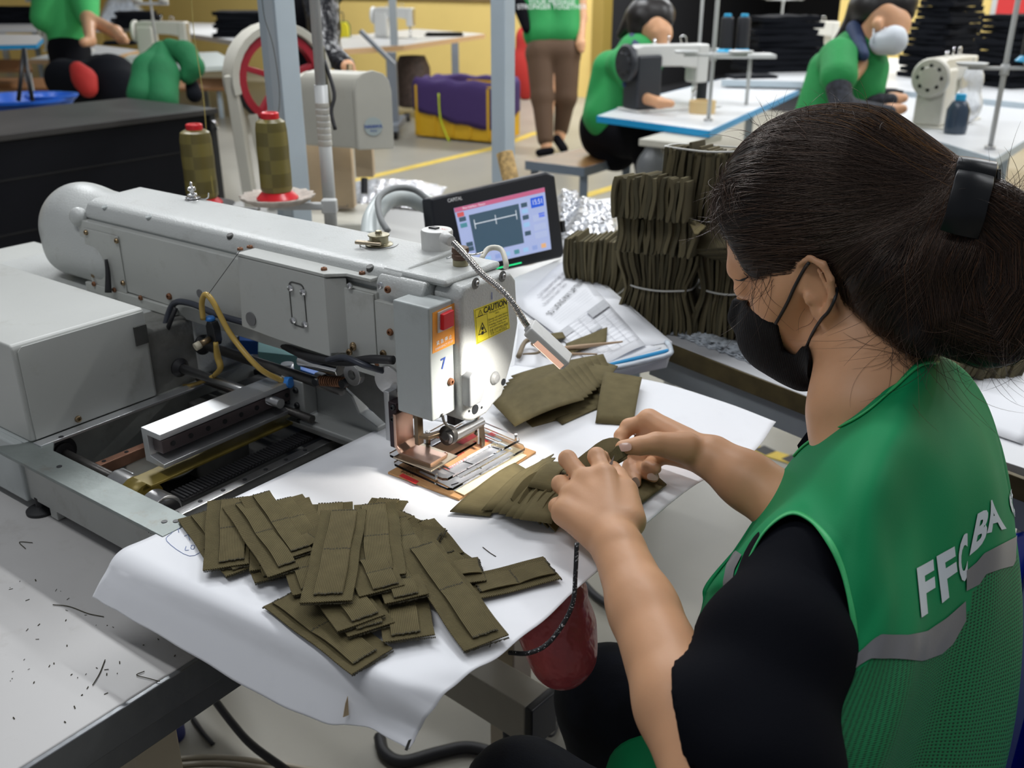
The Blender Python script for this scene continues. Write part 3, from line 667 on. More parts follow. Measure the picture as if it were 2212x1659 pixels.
hose('black_cable', [oz(600, 740, -.05), oz(660, 768, -.072), oz(740, 782, -.078), oz(800, 776, -.08), oz(850, 778, -.075)], .0048, BLACKR)
hose('black_cable', [oz(612, 748, -.05), oz(680, 780, -.07), oz(740, 772, -.085), oz(790, 790, -.085), oz(840, 805, -.06)], .0036, mat('slate_rubber', (0, 0, 0)))
lathe('hose_collar', [(.007, 0), (.007, .008), (.004, .009)], mat('collar_blue', (0, 0, 0)), SM, c=oz(617, 826, -.058), axis=(.8, .2, .1))
# linkage under the arm
prism('link_plate', [(-.20, .955), (-.18, .985), (-.10, .985), (-.065, .97), (-.065, .93), (-.10, .915), (-.13, .93), (-.17, .95)], (0, -.035, 0), (1, 0, 0), (0, 0, 1), (0, .012, 0), MATS['grey_machined'], SM, bevel=.002)
cyl('link_bolt', oz(712, 800, -.035), oz(712, 800, -.045), .006, BLACKP, SM)
box('link_arm', (-.215, -.15, -.060, -.045, .975, .985), DARKSM, SM, bevel=.003)
cyl('air_cylinder', oz(650, 778, -.06), oz(735, 800, -.06), .0075, CHROME, SM, bevel=.001)
lathe('cylinder_eye', [(.006, -.004), (.013, -.004), (.013, .004), (.006, .004), (.0055, 0)], STEEL, SM, c=oz(765, 808, -.06), axis=(0, 1, 0), ring=True)
P = []
a_, b2 = oz(690, 822, -.058), oz(748, 826, -.058)
for i in range(110):
    t = i / 109; ang = t * 2 * math.pi * 12; P.append(a_.lerp(b2, t) + Vector((0, math.cos(ang), math.sin(ang))) * .0055)
tube('coil_spring', P, .0012, RUSTY, SM, n=5, smooth=0)
cyl('spring_shadow_rod', a_, b2, .0042, mat('spring_shadow_brown', (.05, .02, .012), .6), SM)  # dark rod modelled for the shadow between the coils
for q in (a_, b2): cyl('spring_bolt', q + Vector((0, -.008, 0)), q + Vector((0, .01, 0)), .0048, BLACKP, SM)
lathe('cam_disc', [(.0001, 0), (.0165, 0), (.0165, .006), (.0001, .0065)], STEEL, SM, c=oz(843, 818, -.062), axis=(0.25, -1, 0), n=36)
cyl('brass_nut', oz(818, 804, -.062), oz(834, 810, -.062), .0055, mat('brass_nut', (.5, .42, .25), .3, .8), SM, n=6)
hose('take_up_spring', [oz(800, 772, -.06), oz(812, 778, -.06), oz(820, 790, -.06)], .004, RUSTY)
# slide plates of the clamp
box('slide_plate', (-.060, -.052, -.078, -.060, .925, .985), ALU, SM, bevel=.001)
SP = box('slide_block', (-.052, -.040, -.080, -.064, .920, .975), mat('plum_steel', (.045, .03, .035), .4, .6), SM, bevel=.001)
for px_, py_ in ((850, 905), (850, 880)): screw(onv(px_, py_, -.0802), (0, -1, 0), .0035, BLACKP, SP, name='cap_screw')
# copper-tinted clamp bracket
prism('clamp_bracket', [(-.040, .965), (-.036, .965), (-.036, .928), (-.030, .921), (.012, .921), (.012, .918), (-.033, .918), (-.040, .926)], (0, -.086, 0), (1, 0, 0), (0, 0, 1), (0, .028, 0), COPPER, SM, bevel=.0006)
prism('clamp_plate', [(-.035, -.094), (.020, -.094), (.020, -.050), (-.035, -.050)], (0, 0, .9165), (1, 0, 0), (0, 1, 0), (0, 0, .002), mat('nickel_warm', (0, 0, 0)), SM, bevel=.0006)
for px_, py_ in ((877, 960), (945, 945), (962, 982)): screw(LZ(px_, py_, .9187), (0, 0, 1), .0028, COPPER, SM)
cyl('clamp_stud', LZ(925, 960, .918), LZ(925, 960, .918) + Vector((0, 0, .016)), .0028, CHROME, SM)
box('clamp_arm', (-.020, -.014, -.075, -.066, .93, .97), mat('bronze_dark', (.16, .12, .08), .4, .8), SM, bevel=.001)
prism('clamp_arm', [(-.02, -.076), (-.004, -.070), (.006, -.035), (-.001, -.033), (-.010, -.064), (-.02, -.068)], (0, 0, .938), (1, 0, 0), (0, 1, 0), (0, 0, .004), MATS['bronze_dark'], SM, bevel=.0006)
cyl('presser_shaft', onu(968, 948, .012), onu(1040, 910, .012), .0058, STEEL, SM, bevel=.0006)
lathe('presser_hub', [(.004, -.004), (.011, -.004), (.011, .003), (.007, .004), (.005, .006)], DKSTEEL, SM, c=onu(968, 940, .008), axis=(0, -1, .2))
cyl('needle_bar', (.006, .002, .97), (.006, .002, .925), .0035, CHROME, SM)
cyl('needle_clamp', (.006, .002, .938), (.006, .002, .928), .006, STEEL, SM)
cyl('needle', (.006, .002, .925), (.006, .002, .906), .0009, CHROME, SM, r1=.0003, n=8)
cyl('presser_rod', (.012, -.004, .965), (.012, -.004, .912), .0018, CHROME, SM)
prism('presser_foot', [(-.004, .930), (.006, .934), (.008, .920), (.0075, .905), (.002, .905), (.001, .917), (-.008, .925)], (.009, 0, 0), (0, 1, 0), (0, 0, 1), (.004, 0, 0), MATS['bronze_dark'], SM, bevel=.0006)
box('cable_bracket', (-.012, .0, -.03, -.01, .94, .962), BLACKP, SM, bevel=.002)
tube('thread_wiper', [onu(955, 895, .014), onu(962, 915, .014), onu(985, 935, .014)], .0016, DKSTEEL, SM, n=6)
# clear acrylic clamp frame
ACR = mat('clear_acrylic', (1, 1, 1), .02, trans=1.0, spec=.5)
MATS['clear_acrylic'].node_tree.nodes['Principled BSDF'].inputs['IOR'].default_value = 1.18
q4 = [LZ(x, y, .912) for x, y in ((838, 984), (1000, 896), (1128, 950), (962, 1040))]
def ring(name, q, b0, b1, z, th, m, parent, inset=(.16, .84, .28, .86)):
    f = lambda s, t: (q[0] * (1 - s) + q[1] * s) * (1 - t) + (q[3] * (1 - s) + q[2] * s) * t
    s0, s1, t0, t1 = inset; outp = [f(.02, 0), f(.97, 0), f(1, .05), f(1, .93), f(.96, 1), f(.03, 1), f(0, .95), f(0, .04)]
    inn = [f(s0, t0), f(s1, t0), f(s1, t0), f(s1, t1), f(s1, t1), f(s0, t1), f(s0, t1), f(s0, t0)]
    vs = [Vector((p.x, p.y, z)) for p in outp + inn] + [Vector((p.x, p.y, z + th)) for p in outp + inn]; fs = []
    for i in range(8):
        j = (i + 1) % 8
        fs += [(16 + i, 16 + j, 24 + j, 24 + i), (i, 8 + i, 8 + j, j), (i, j, 16 + j, 16 + i), (8 + i, 24 + i, 24 + j, 8 + j)]
    bm = bmesh.new(); bv = [bm.verts.new(v) for v in vs]
    for q_ in fs:
        try: bm.faces.new([bv[i] for i in q_])
        except ValueError: pass
    bmesh.ops.remove_doubles(bm, verts=bm.verts, dist=1e-5); bmesh.ops.recalc_face_normals(bm, faces=bm.faces)
    me = bpy.data.meshes.new(name); bm.to_mesh(me); bm.free(); me.materials.append(m); o = bpy.data.objects.new(name, me); COL.objects.link(o); o.parent = parent; return o
ring('acrylic_frame', q4, 0, 0, .9115, .003, ACR, SM)
ring('acrylic_frame', [q + Vector((.012, -.006, 0)) for q in q4], 0, 0, .9065, .003, ACR, SM, inset=(.2, .88, .45, .9))
for p_ in (q4[0].lerp(q4[3], .85), q4[1].lerp(q4[2], .9)): cyl('frame_screw', p_ + Vector((0, 0, -.006)), p_ + Vector((0, 0, .004)), .0016, CHROME, SM, n=8)
# feet under the bed
for px_, py_ in ((90, 1105),):
    p = LZ(px_, py_, .81); lathe('rubber_foot', [(.017, 0), (.017, .004), (.012, .006), (.005, .008), (.005, .02)], BLACKR, SM, c=p)
box('bed_foot', (-.40, -.385, -.298, -.27, .812, .83), SHEETM, SM, bevel=.001)

# ================================================================ work lamp
LB = top(945, 545, 1.1125); LBW = M(LB.x, LB.y, LB.z)
LAMP = thing('work_lamp', 'white gooseneck work lamp with chrome flexible neck on the sewing head', 'lamp', LBW, 0)
LAMP.rotation_euler = (0, 0, ROT)
LW = mat('lamp_white', (.62, .62, .60), .35, var=.04, dirt=(.3, .28, .22), dscale=80, damt=.3)
lathe('base', [(.0185, 0), (.0185, .0018), (.0178, .002), (.0182, .024), (.0170, .0265), (.0001, .0268)], LW, LAMP, n=40)
box('switch', (-.010, .001, -.003, .004, .0266, .0285), BLACKP, LAMP, bevel=.0005)
text('printed_mark', 'KC', .006, (.008, .003, .0269), (1, 0, 0), (0, 1, 0), REDI, LAMP)
NK = [R(960, 513, .985), R(980, 524, .975), R(1003, 548, .965), R(1040, 590, .955), R(1078, 622, .95), R(1108, 655, .95), R(1130, 690, .955), R(1146, 712, .965)]
NK = [rel(w, LAMP) for w in NK]
cyl('neck_socket', NK[0], NK[0].lerp(NK[1], .75), .007, LW, LAMP, r1=.0055)
P = catmull(NK[1:], 30); vs, fs = [], []
rad = [.0031 + .0007 * math.sin(i * 2 * math.pi / 2.6) for i in range(len(P))]
v_, f_ = tubeg(P, rad, 10, smooth=0); mk('flexible_neck', v_, f_, mat('neck_chrome', (.5, .48, .45), .22, 1.0), LAMP, smooth=True)
hA, hB = rel(R(1143, 706, .965), LAMP), rel(R(1226, 783, .975), LAMP)
dd = (hB - hA).normalized(); toT = (Vector((.02, -.02, .90)) - M(0, 0, 0) * 0)
tgt = rel(M(.03, -.02, .905), LAMP); mid = (hA + hB) / 2
nn = (tgt - mid); nn = (nn - dd * nn.dot(dd)).normalized(); nn = (nn - Vector((0, 0, .75))); nn = (nn - dd * nn.dot(dd)).normalized(); ss = dd.cross(nn)
wd, thk = .0115, .006
def lb(a0, a1, s, t0, t1, name, m, bevel=.002):
    vs = [hA + dd * a + ss * x_ * s + nn * t for t in (t0, t1) for a, x_ in ((a0, -1), (a1, -1), (a1, 1), (a0, 1))]
    return mk(name, vs, BOXF, m, LAMP, bevel=bevel)
L_ = (hB - hA).length
lb(0, L_, wd, -thk, thk, 'lamp_head', LW)
lb(.014, L_ - .002, wd * .8, thk, thk + .0012, 'light_panel', mat('led_panel', (.9, .75, .6), .4, emit=(1.0, .80, .66), estr=2.2), .0005)
sg_ = 1 if (LAMP.matrix_basis.to_3x3() @ ss).x < 0 else -1
lens = mat('warm_glow_paint', (.7, .5, .4), .4, emit=(1.0, .55, .38), estr=.55)  # emissive strip added to show the lamp's warm glow on its side
vs = [hA + dd * a + ss * (sg_ * x_) + nn * t for t in (-.001, thk * .9) for a, x_ in ((.014, wd * .97), (L_ - .003, wd * .97), (L_ - .003, wd * 1.04), (.014, wd * 1.04))]
mk('side_glow_strip', vs, BOXF, lens, LAMP, bevel=.0003)
lb(-.003, .014, wd * .75, -thk * .8, thk * .6, 'hinge', LW)
al = bpy.data.lights.new('work_lamp_light', 'AREA'); al.shape = 'RECTANGLE'; al.size = L_ * .8; al.size_y = wd * 1.5; al.energy = 0.22; al.color = (1.0, .95, .88); al.spread = math.radians(96)
ao = bpy.data.objects.new('work_lamp_light', al); COL.objects.link(ao)
Mw = LAMP.matrix_basis
zc = -(Mw.to_3x3() @ nn); xc = Mw.to_3x3() @ dd; yc = zc.cross(xc)
m3 = Matrix((xc, yc, zc)).transposed().to_4x4(); m3.translation = Mw @ (mid + nn * (thk + .004)); ao.matrix_world = m3
ao.visible_camera = False if False else True

# ================================================================ paper-covered table board with white paper
FZ = .90
PO = [(262, 1192), (870, 905), (1000, 830), (1110, 790), (1400, 822), (1640, 888), (1672, 905), (1668, 925), (1620, 978), (1500, 1047), (1440, 1100), (1285, 1225), (1190, 1335), (1100, 1405), (1010, 1460), (925, 1545)]
BOARD = mthing('extension_board', 'board under the white paper in front of the sewing head', 'board', 0, 0, 0)
bp = [LZ(x, y, .893) for x, y in ((290, 1200), (870, 912), (1000, 840), (1120, 800), (1400, 832), (1600, 893), (1580, 960), (1480, 1040), (1260, 1205), (1070, 1375), (930, 1450), (850, 1455))]
vs, fs = prismg([(p.x, p.y) for p in bp], (0, 0, .884), (1, 0, 0), (0, 1, 0), (0, 0, .012)); fs = [tuple(reversed(f)) for f in fs]
mk('board_panel', vs, fs, mat('raw_board', (.5, .42, .3), .7), BOARD)
SHT = mthing('paper_sheet', 'large white paper sheet covering the board, folded down at the near edge', 'paper', 0, 0, 0)
def sheet_pt(px_, py_, z): return LZ(px_, py_, z)
# rows run from the machine side to the operator side, columns from the hanging flap to the far side
rows = [
 [(200, 1290, .862), (225, 1243, .882), (258, 1192, .8985), (330, 1158, .8985), (520, 1069, .8985), (720, 974, .8985), (875, 900, .8985)],
 [(262, 1325, .860), (300, 1285, .880), (345, 1238, .8985), (420, 1200, .8985), (640, 1100, .8985), (850, 1000, .8985), (1010, 925, .8985)],
 [(400, 1405, .855), (440, 1350, .878), (480, 1300, .8985), (560, 1262, .8985), (780, 1160, .8985), (990, 1060, .8985), (1160, 985, .8985)],
 [(560, 1500, .850), (600, 1430, .876), (640, 1375, .8985), (720, 1335, .8985), (900, 1240, .8985), (1080, 1140, .8985), (1230, 1060, .8985)],
 [(700, 1561, .852), (735, 1500, .874), (770, 1440, .8980), (830, 1400, .8985), (980, 1300, .8985), (1130, 1205, .8985), (1290, 1110, .8985)],
 [(790, 1570, .856), (815, 1540, .868), (850, 1490, .892), (905, 1448, .8985), (1045, 1345, .8985), (1185, 1250, .8985), (1335, 1145, .8985)],
 [(884, 1621, .852), (905, 1580, .862), (930, 1540, .880), (990, 1473, .8950), (1098, 1402, .8965), (1235, 1285, .8970), (1392, 1135, .8980)]]
G = resample([[sheet_pt(*p) for p in r] for r in rows], 60, 84)
for i in range(60):
    for j in range(84):
        w = G[i][j]; e = max(0, (i - 50) / 9.0)
        w.z += .0012 * e * math.sin(j * .55 + 1) * (1 if j > 30 else .5) + (.0006 * math.sin(i * .9 + j * .2) if j < 20 else 0)
for i in range(44, 52):   # notch torn in the flap
    for j in range(0, 8): pass
vs, fs, uv = gridg(G); mk('paper_main', vs, fs, WHITEP, SHT, smooth=True, uv=uv, solid=.0006)
rows2 = [
 [(875, 900, .8984), (960, 850, .8984), (1060, 805, .8984), (1112, 790, .8984)],
 [(1010, 925, .8984), (1090, 880, .8984), (1180, 830, .8984), (1230, 803, .8984)],
 [(1160, 985, .8984), (1260, 930, .8984), (1350, 860, .8984), (1402, 822, .8984)],
 [(1290, 1110, .8984), (1400, 1030, .8984), (1500, 940, .8984), (1560, 868, .8984)],
 [(1390, 1136, .8978), (1500, 1049, .8978), (1622, 981, .897), (1676, 912, .892)]]
G2 = resample([[sheet_pt(*p) for p in r] for r in rows2], 40, 40)
vs, fs, uv = gridg(G2); mk('paper_back', vs, fs, WHITEP, SHT, smooth=True, uv=uv, solid=.0006)
rim = [(1640, 888, .8984), (1672, 903, .893), (1676, 915, .889), (1640, 968, .887), (1622, 984, .888)]
t_ = [LZ(755, 1505, .876), LZ(757, 1545, .862), LZ(745, 1550, .862), LZ(750, 1520, .872)]
mk('torn_edge', [q + Vector((0, -.002, .002)) for q in t_], [(0, 1, 2, 3)], TORN, SHT, solid=.0008)
t_ = [LZ(886, 1600, .860), LZ(893, 1597, .860), LZ(884, 1622, .852), LZ(878, 1620, .852)]
mk('torn_edge', [q + Vector((0, -.002, .002)) for q in t_], [(0, 1, 2, 3)], DARKIN, SHT, solid=.0008)
def scr(pts, z=.8995, m=INKB, parent=SHT, r=.0003, name='pen_mark'):
    return tube(name, [LZ(x, y, z) for x, y in pts], r, m, parent, n=4, smooth=4)
PEN = mat('faint_blue_pen', (.25, .32, .55), .8)
scr([(385, 1135), (372, 1150), (360, 1168), (410, 1201), (450, 1180)], m=PEN); scr([(385, 1135), (410, 1128), (440, 1120)], m=PEN)
scr([(376, 1146), (390, 1141)], m=PEN); scr([(384, 1136), (386, 1150)], m=PEN); scr([(395, 1140), (399, 1131), (402, 1140)], m=PEN)
scr([(398, 1158), (416, 1150)], m=PEN); scr([(406, 1154), (410, 1167)], m=PEN); scr([(418, 1155), (424, 1150), (427, 1159), (420, 1162), (418, 1155)], m=PEN)
scr([(402, 1180), (400, 1188), (408, 1188)], m=PEN); scr([(412, 1178), (420, 1178), (418, 1186), (412, 1184), (414, 1178)], m=PEN)
scr([(1043, 1182), (1057, 1193), (1071, 1202)], m=STITCH, r=.0005, name='thread_scrap'); scr([(1058, 1398), (1062, 1380), (1063, 1368)], m=STITCH, r=.0004, name='thread_scrap')
# threads on the worktop
THR = mthing('thread_clippings', 'short dark thread clippings scattered on the grey worktop', 'threads', 0, 0, 0); THR['kind'] = 'stuff'
vsA, fsA = [], []
parts = []
for pts in ([(114, 1306), (150, 1310), (190, 1325), (224, 1332)], [(200, 1480), (215, 1455), (227, 1425)], [(345, 1472), (320, 1465), (295, 1458), (312, 1450)], [(70, 1172), (42, 1171), (55, 1185)]):
    parts.append(tubeg([LZ(x, y, .811) for x, y in pts], .0005, 4, smooth=5))
rr_ = random.Random(3)
for k in range(60):
    x, y = rr_.uniform(20, 380), rr_.uniform(1250, 1600)
    p = LZ(x, y, .8105)
    if p.x > -.06: continue
    a = rr_.uniform(0, 6.3); l = rr_.uniform(.0005, .004); parts.append(tubeg([p, p + Vector((math.cos(a), math.sin(a), 0)) * l], rr_.uniform(.0002, .0006), 4, smooth=0))
v_, f_ = join(parts); mk('thread_clippings', v_, f_, STITCH, THR)['kind'] = 'stuff'
# ================================================================ thread stand, posts
WPAINT = mat('white_enamel_post', (.52, .53, .52), .4, var=.05, dirt=(.25, .22, .17), dscale=20, damt=.5)
BPAINT = mat('pale_blue_grey_paint', (.42, .49, .54), .45, var=.04)
def wt(name, label, cat, w, group=None, rot=0): return thing(name, label, cat, w, rot, group)
def post(px0, py0, px1, t, size, label, ztop=3.1):
    w = R(px1, py0, t); T = thing('steel_post', label, 'post', (w.x, w.y, 0), ROT)
    s = size / 2; box('upright', (-s, s, -s, s, 0.01, ztop), BPAINT, T, bevel=.003)
    box('foot_plate', (-s * 1.8, s * 1.8, -s * 1.8, s * 1.8, 0, .01), BPAINT, T, bevel=.002)
    return T
P1 = post(0, 300, 622, 2.15, .056, 'pale blue-grey square steel post behind the olive thread cones', 3.0)
P2_ = post(0, 300, 1087, 2.75, .049, 'pale blue-grey square steel post standing behind the control screen', 3.0)
box('blue_strip', (-.004, .022, -.0285, -.028, .9, 3.0), mat('pale_strip', (.50, .56, .60), .4), P1, bevel=0)
w = R(697, 240, 1.95); PIPE = thing('white_pipe', 'thin white painted pipe with wrapped tape holding the thread tray', 'pipe', (w.x, w.y, .81))
cyl('pipe', (0, 0, 0), (0, 0, .39), .0135, WPAINT, PIPE); cyl('pipe', (0, 0, .39), (0, 0, 1.8), .0105, WPAINT, PIPE)
for k in range(7): lathe('tape_wrap', [(.0138, 0), (.0146, .002), (.0146, .009), (.0138, .011)], mat('off_white_tape', (.55, .53, .47), .6), PIPE, c=(0, 0, .27 + .0125 * k), n=16)
pw = w
# tray + clamp
cw = R(600, 432, 1.92)
TR = thing('thread_tray', 'dirty white round thread cone tray clamped to the white pipe', 'tray', cw)
RIM = Field(cw - Vector((.09, .09, .03)), cw + Vector((.09, .09, .03)), .0035)
vs, fs = latheg([(.012, -.006), (.055, -.004), (.068, .004), (.072, .010), (.070, .011), (.062, .005), (.03, .0), (.012, -.001)], (0, 0, 0), n=48)
vs = [v * (1 + .06 * math.sin(math.atan2(v.y, v.x) * 16) * (1 if v.xy.length > .06 else 0)) for v in vs]
mk('dish', vs, fs, mat('dirty_white_rubber', (.50, .44, .38), .6, var=.2, vscale=60, dirt=(.2, .12, .07), dscale=70, damt=.6), TR, smooth=True)
arm_end = rel(R(715, 445, 1.95), TR)
beam('support_arm', (-.02, 0, -.012), arm_end, .018, .014, WPAINT, TR); beam('support_arm', rel(R(540, 425, 2.02), TR), (0, 0, -.014), .014, .005, STEEL, TR)
box('clamp', (arm_end.x - .018, arm_end.x + .012, arm_end.y - .012, arm_end.y + .012, arm_end.z - .014, arm_end.z + .014), WPAINT, TR, bevel=.003)
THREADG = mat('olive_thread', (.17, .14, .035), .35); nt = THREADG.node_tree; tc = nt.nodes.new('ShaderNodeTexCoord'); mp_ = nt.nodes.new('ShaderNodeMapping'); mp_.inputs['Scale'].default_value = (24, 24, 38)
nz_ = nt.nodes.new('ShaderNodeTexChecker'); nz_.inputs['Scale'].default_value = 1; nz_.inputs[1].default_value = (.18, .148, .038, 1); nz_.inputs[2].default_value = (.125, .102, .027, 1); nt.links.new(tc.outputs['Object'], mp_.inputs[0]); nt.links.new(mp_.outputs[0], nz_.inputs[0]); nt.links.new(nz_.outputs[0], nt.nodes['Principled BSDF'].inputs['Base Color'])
def cone_thread(name, w, label, cap, m, h=.165, r=.031, group=None, base=True):
    T = thing(name, label, 'thread cone', w, 0, group)
    if base: lathe('cone_base', [(.041, 0), (.041, .003), (.030, .014), (.026, .016)], cap, T)
    lathe('thread_winding', [(r * .86, .012), (r, .02), (r, .05), (r * .985, .08), (r, .1), (r * .97, h - .03), (r * .9, h - .016), (r * .62, h - .010)], m, T, n=32)
    for k in range(0):
        z = .025 + k * .019; lathe('winding_band', [(r * .995, z), (r * 1.02, z + .003), (r * 1.02, z + .008), (r * .995, z + .011)], m, T, n=32)
    lathe('cone_cap', [(.016, h - .013), (.0175, h - .011), (.0175, h), (.015, h + .002), (.010, h + .002), (.009, h - .006), (.0001, h - .006)], cap, T)
    return T
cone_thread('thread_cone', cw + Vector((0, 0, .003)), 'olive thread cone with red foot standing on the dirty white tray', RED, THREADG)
c2 = R(440, 440, 2.10)
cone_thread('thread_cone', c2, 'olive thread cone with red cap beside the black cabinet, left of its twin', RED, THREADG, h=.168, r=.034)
TD = thing('cone_plate', 'round dark plate carrying the left olive thread cone', 'plate', c2 - Vector((0, 0, .004)))
lathe('disc', [(.02, 0), (.065, 0), (.068, .002), (.065, .0035), (.02, .0035)], mat('plate_dark', (.06, .06, .06), .35, .5), TD); 
cyl('support_rod', (0, 0, 0), (0, 0, -.9), .006, STEEL, TD)
beam('support_arm', (0, 0, -.004), rel(R(560, 452, 1.98), TD), .014, .006, STEEL, TD)
TH = thing('sewing_thread', 'fine olive thread running up from the left thread cone', 'thread', c2 + Vector((0, 0, .17)))
tube('strand', [rel(R(x, y, t), TH) for x, y, t in ((462, 425, 2.06), (450, 330, 2.06), (438, 200, 2.06), (420, 80, 2.06), (412, -20, 2.06))], .0009, mat('thread_yellow', (.35, .28, .06), .5), TH, n=5)
TH2 = thing('sewing_thread', 'fine dark thread hanging in front of the post above the right cone', 'thread', cw + Vector((0, 0, .17)))
tube('strand', [rel(R(x, y, 1.9), TH2) for x, y in ((598, 275), (604, 200), (590, 100), (572, 40), (565, -10))], .0007, STITCH, TH2, n=5)
DC = thing('cable_loop', 'dark cables hanging loose along the white pipe', 'cable', pw)
tube('cable', [rel(R(x, y, 1.93), DC) for x, y in ((700, 130), (722, 200), (716, 240), (724, 280))], .004, BLACKR, DC); tube('cable', [rel(R(x, y, 1.95), DC) for x, y in ((697, 100), (704, 160), (714, 230))], .0035, mat('cable_olive', (.10, .09, .05), .5), DC)

# ================================================================ black cabinet
BC = thing('black_cabinet', 'large black cabinet with matte grey-black top beside the sewing machine', 'cabinet', M(0, 0, 0), ROT)
BLK = mat('black_lacquer', (.003, .0035, .006), .5, spec=.15); TOPB = mat('worn_black_top', (.035, .033, .032), .42, spec=.35, var=.25, vscale=3)
c_ = LZ(470, 238, .86); 
box('body', (c_.x - .66, c_.x - .015, -.75, c_.y - .015, .02, .845), BLK, BC, bevel=.003)
box('top', (c_.x - .68, c_.x, -.77, c_.y, .845, .868), TOPB, BC, bevel=.002)
for z in (.70, .50): box('drawer_gap', (c_.x - .0155, c_.x - .0125, -.7, c_.y - .05, z, z + .006), mat('gap_black', (.002, .002, .002), .9), BC, bevel=0)
box('corner_post', (c_.x - .03, c_.x - .008, c_.y - .04, c_.y - .008, .0, .845), BLACKP, BC, bevel=.003)
hw = LZ(480, 285, .80); tube('handle', [Vector((c_.x - .006, c_.y - .05, .80)) + Vector(d_) for d_ in ((0, 0, .02), (.03, .01, .015), (.03, .02, -.012), (0, .03, -.02))], .006, CHROME, BC, n=6)

# ================================================================ eyelet press with red flywheel
CREAM = mat('cream_machine_paint', (.50, .485, .42), .45, var=.05, dirt=(.3, .24, .15), dscale=8, damt=.3)
PLY = mat('birch_plywood', (.55, .42, .27), .6, var=.12, vscale=9)
tP = 2.95
PR = thing('eyelet_press', 'cream eyelet press with red flywheel and rounded cream hood on plywood legs', 'press', R(700, 470, tP))
PR.location.z = .70
def pr(x, y, t=tP): return rel(R(x, y, t), PR)
yw = math.radians(-28)
ex = Vector((math.cos(yw), math.sin(yw), 0)); ey = Vector((-math.sin(yw), math.cos(yw), 0)); uz = Vector((0, 0, 1))
o_ = pr(770, 322, 2.75)
k_ = 2.75 / 2080 * 1.02
hood = [(0, 0), (.098, 0), (.098, .155), (.092, .185), (.078, .203), (.05, .212), (.024, .205), (.006, .187), (0, .155)]
ex2 = Vector((.965, .26, 0)); dp = Vector((-.26, .965, 0))
prism('hood', hood, o_, ex2, uz, Vector((-.85, .35, 0)) * .20, CREAM, PR, bevel=.006)
prism('hood_front', [(x_ * 1.04 - .002, z_ * 1.02 - .002) for x_, z_ in hood], o_ + Vector((.85, -.35, 0)) * .012, ex2, uz, Vector((-.85, .35, 0)) * .012, CREAM, PR, bevel=.003)
lg = o_ + ex2 * .04 + uz * .062 + Vector((.85, -.35, 0)).normalized() * .0135
nrm = ex2.cross(uz).normalized()
lathe('round_badge', [(.026, 0), (.026, .001), (.0001, .001)], mat('badge_grey', (.40, .46, .45), .4), PR, c=lg, axis=nrm, n=32)
text('badge_lettering', 'HANWA', .013, lg + nrm * .0015, ex2, uz, INKB, PR, bold=.0004); text('badge_lettering', 'PRESS', .008, lg + nrm * .0015 - uz * .012, ex2, uz, INKB, PR)
a = pr(640, 150, 3.0)
A_, B_ = pr(650, 265, 2.98), pr(765, 310, 2.8)
box('frame_body', (pr(648, 250, 3).x, pr(765, 250, 2.95).x, pr(700, 200, 2.95).y - .02, pr(700, 200, 2.95).y + .14, pr(700, 262, 2.95).z, pr(700, 160, 2.95).z), CREAM, PR, bevel=.01, rot=(0, 0, .0))
fc = pr(604, 170, 3.1); fax = Vector((.60, -.80, 0)).normalized()
fx, fy, _ = frame_from(fax)
RIMR = mat('red_flywheel_paint', (.32, .012, .025), .35)
lathe('flywheel_rim', [(.118, -.018), (.142, -.018), (.142, .018), (.118, .018), (.118, 0)], RIMR, PR, c=fc, axis=fax, n=56, ring=True)
lathe('flywheel_belt', [(.1425, -.014), (.148, -.014), (.148, .014), (.1425, .014)], BLACKR, PR, c=fc, axis=fax, n=56, ring=True)
for k in range(5):
    a = 2 * math.pi * k / 5 + .3; dd_ = fx * math.cos(a) + fy * math.sin(a); beam('flywheel_spoke', fc + dd_ * .02, fc + dd_ * .122, .028, .018, RIMR, PR)
cyl('flywheel_hub', fc - fax * .03, fc + fax * .03, .028, RIMR, PR)
gp_ = [Vector((math.cos(a) * .172, math.sin(a) * .172)) for a in [math.radians(x) for x in range(-10, 200, 12)]]
gi_ = [p * .86 for p in gp_][::-1]
prism('belt_guard', [(p.x, p.y) for p in gp_ + gi_], fc - fax * .05, Vector((.8, .6, 0)), uz, fax * .085, CREAM, PR, bevel=.003)
beam('guard_leg', fc + Vector((.8, .6, 0)) * -.16 + uz * .02, fc + Vector((.8, .6, 0)) * -.135 - uz * .47, .05, .035, CREAM, PR); beam('guard_leg', fc + Vector((.8, .6, 0)) * .155 + uz * .02, fc + Vector((.8, .6, 0)) * .10 - uz * .30, .03, .03, CREAM, PR)
beam('guard_leg', fc + Vector((.8, .6, 0)) * -.10 - uz * .1, fc + Vector((.8, .6, 0)) * -.06 - uz * .47, .03, .03, CREAM, PR)
for (x0, x1, y0, y1, t_) in ((645, 702, 262, 462, 2.95), (765, 803, 318, 388, 2.85), (704, 756, 300, 465, 2.9)):
    pa, pb_ = pr(x0, y0, t_), pr(x1, y1, t_); yy = pa.y
    box('plywood_leg', (pa.x, pb_.x, yy, yy + .05, pb_.z, pa.z), PLY, PR, bevel=.002)
text('pencil_mark', 'Hand', .016, pr(740, 447, 2.89), (1, 0, .15), (0, 0, 1), INKG, PR)
cyl('punch_rod', pr(787, 385, 2.83), pr(787, 418, 2.83), .010, BLACKP, PR, bevel=.001)
box('press_foot', (pr(640, 465, 2.9).x, pr(800, 465, 2.9).x, pr(700, 465, 2.9).y - .08, pr(700, 465, 2.9).y + .2, -.02, .03), CREAM, PR, bevel=.004)
cyl('oil_cup', pr(755, 160, 2.9), pr(755, 140, 2.9), .010, SCREWM, PR, bevel=.001)
PT = thing('press_table', 'grey steel table carrying the eyelet press', 'table', M(0, 0, 0), ROT)
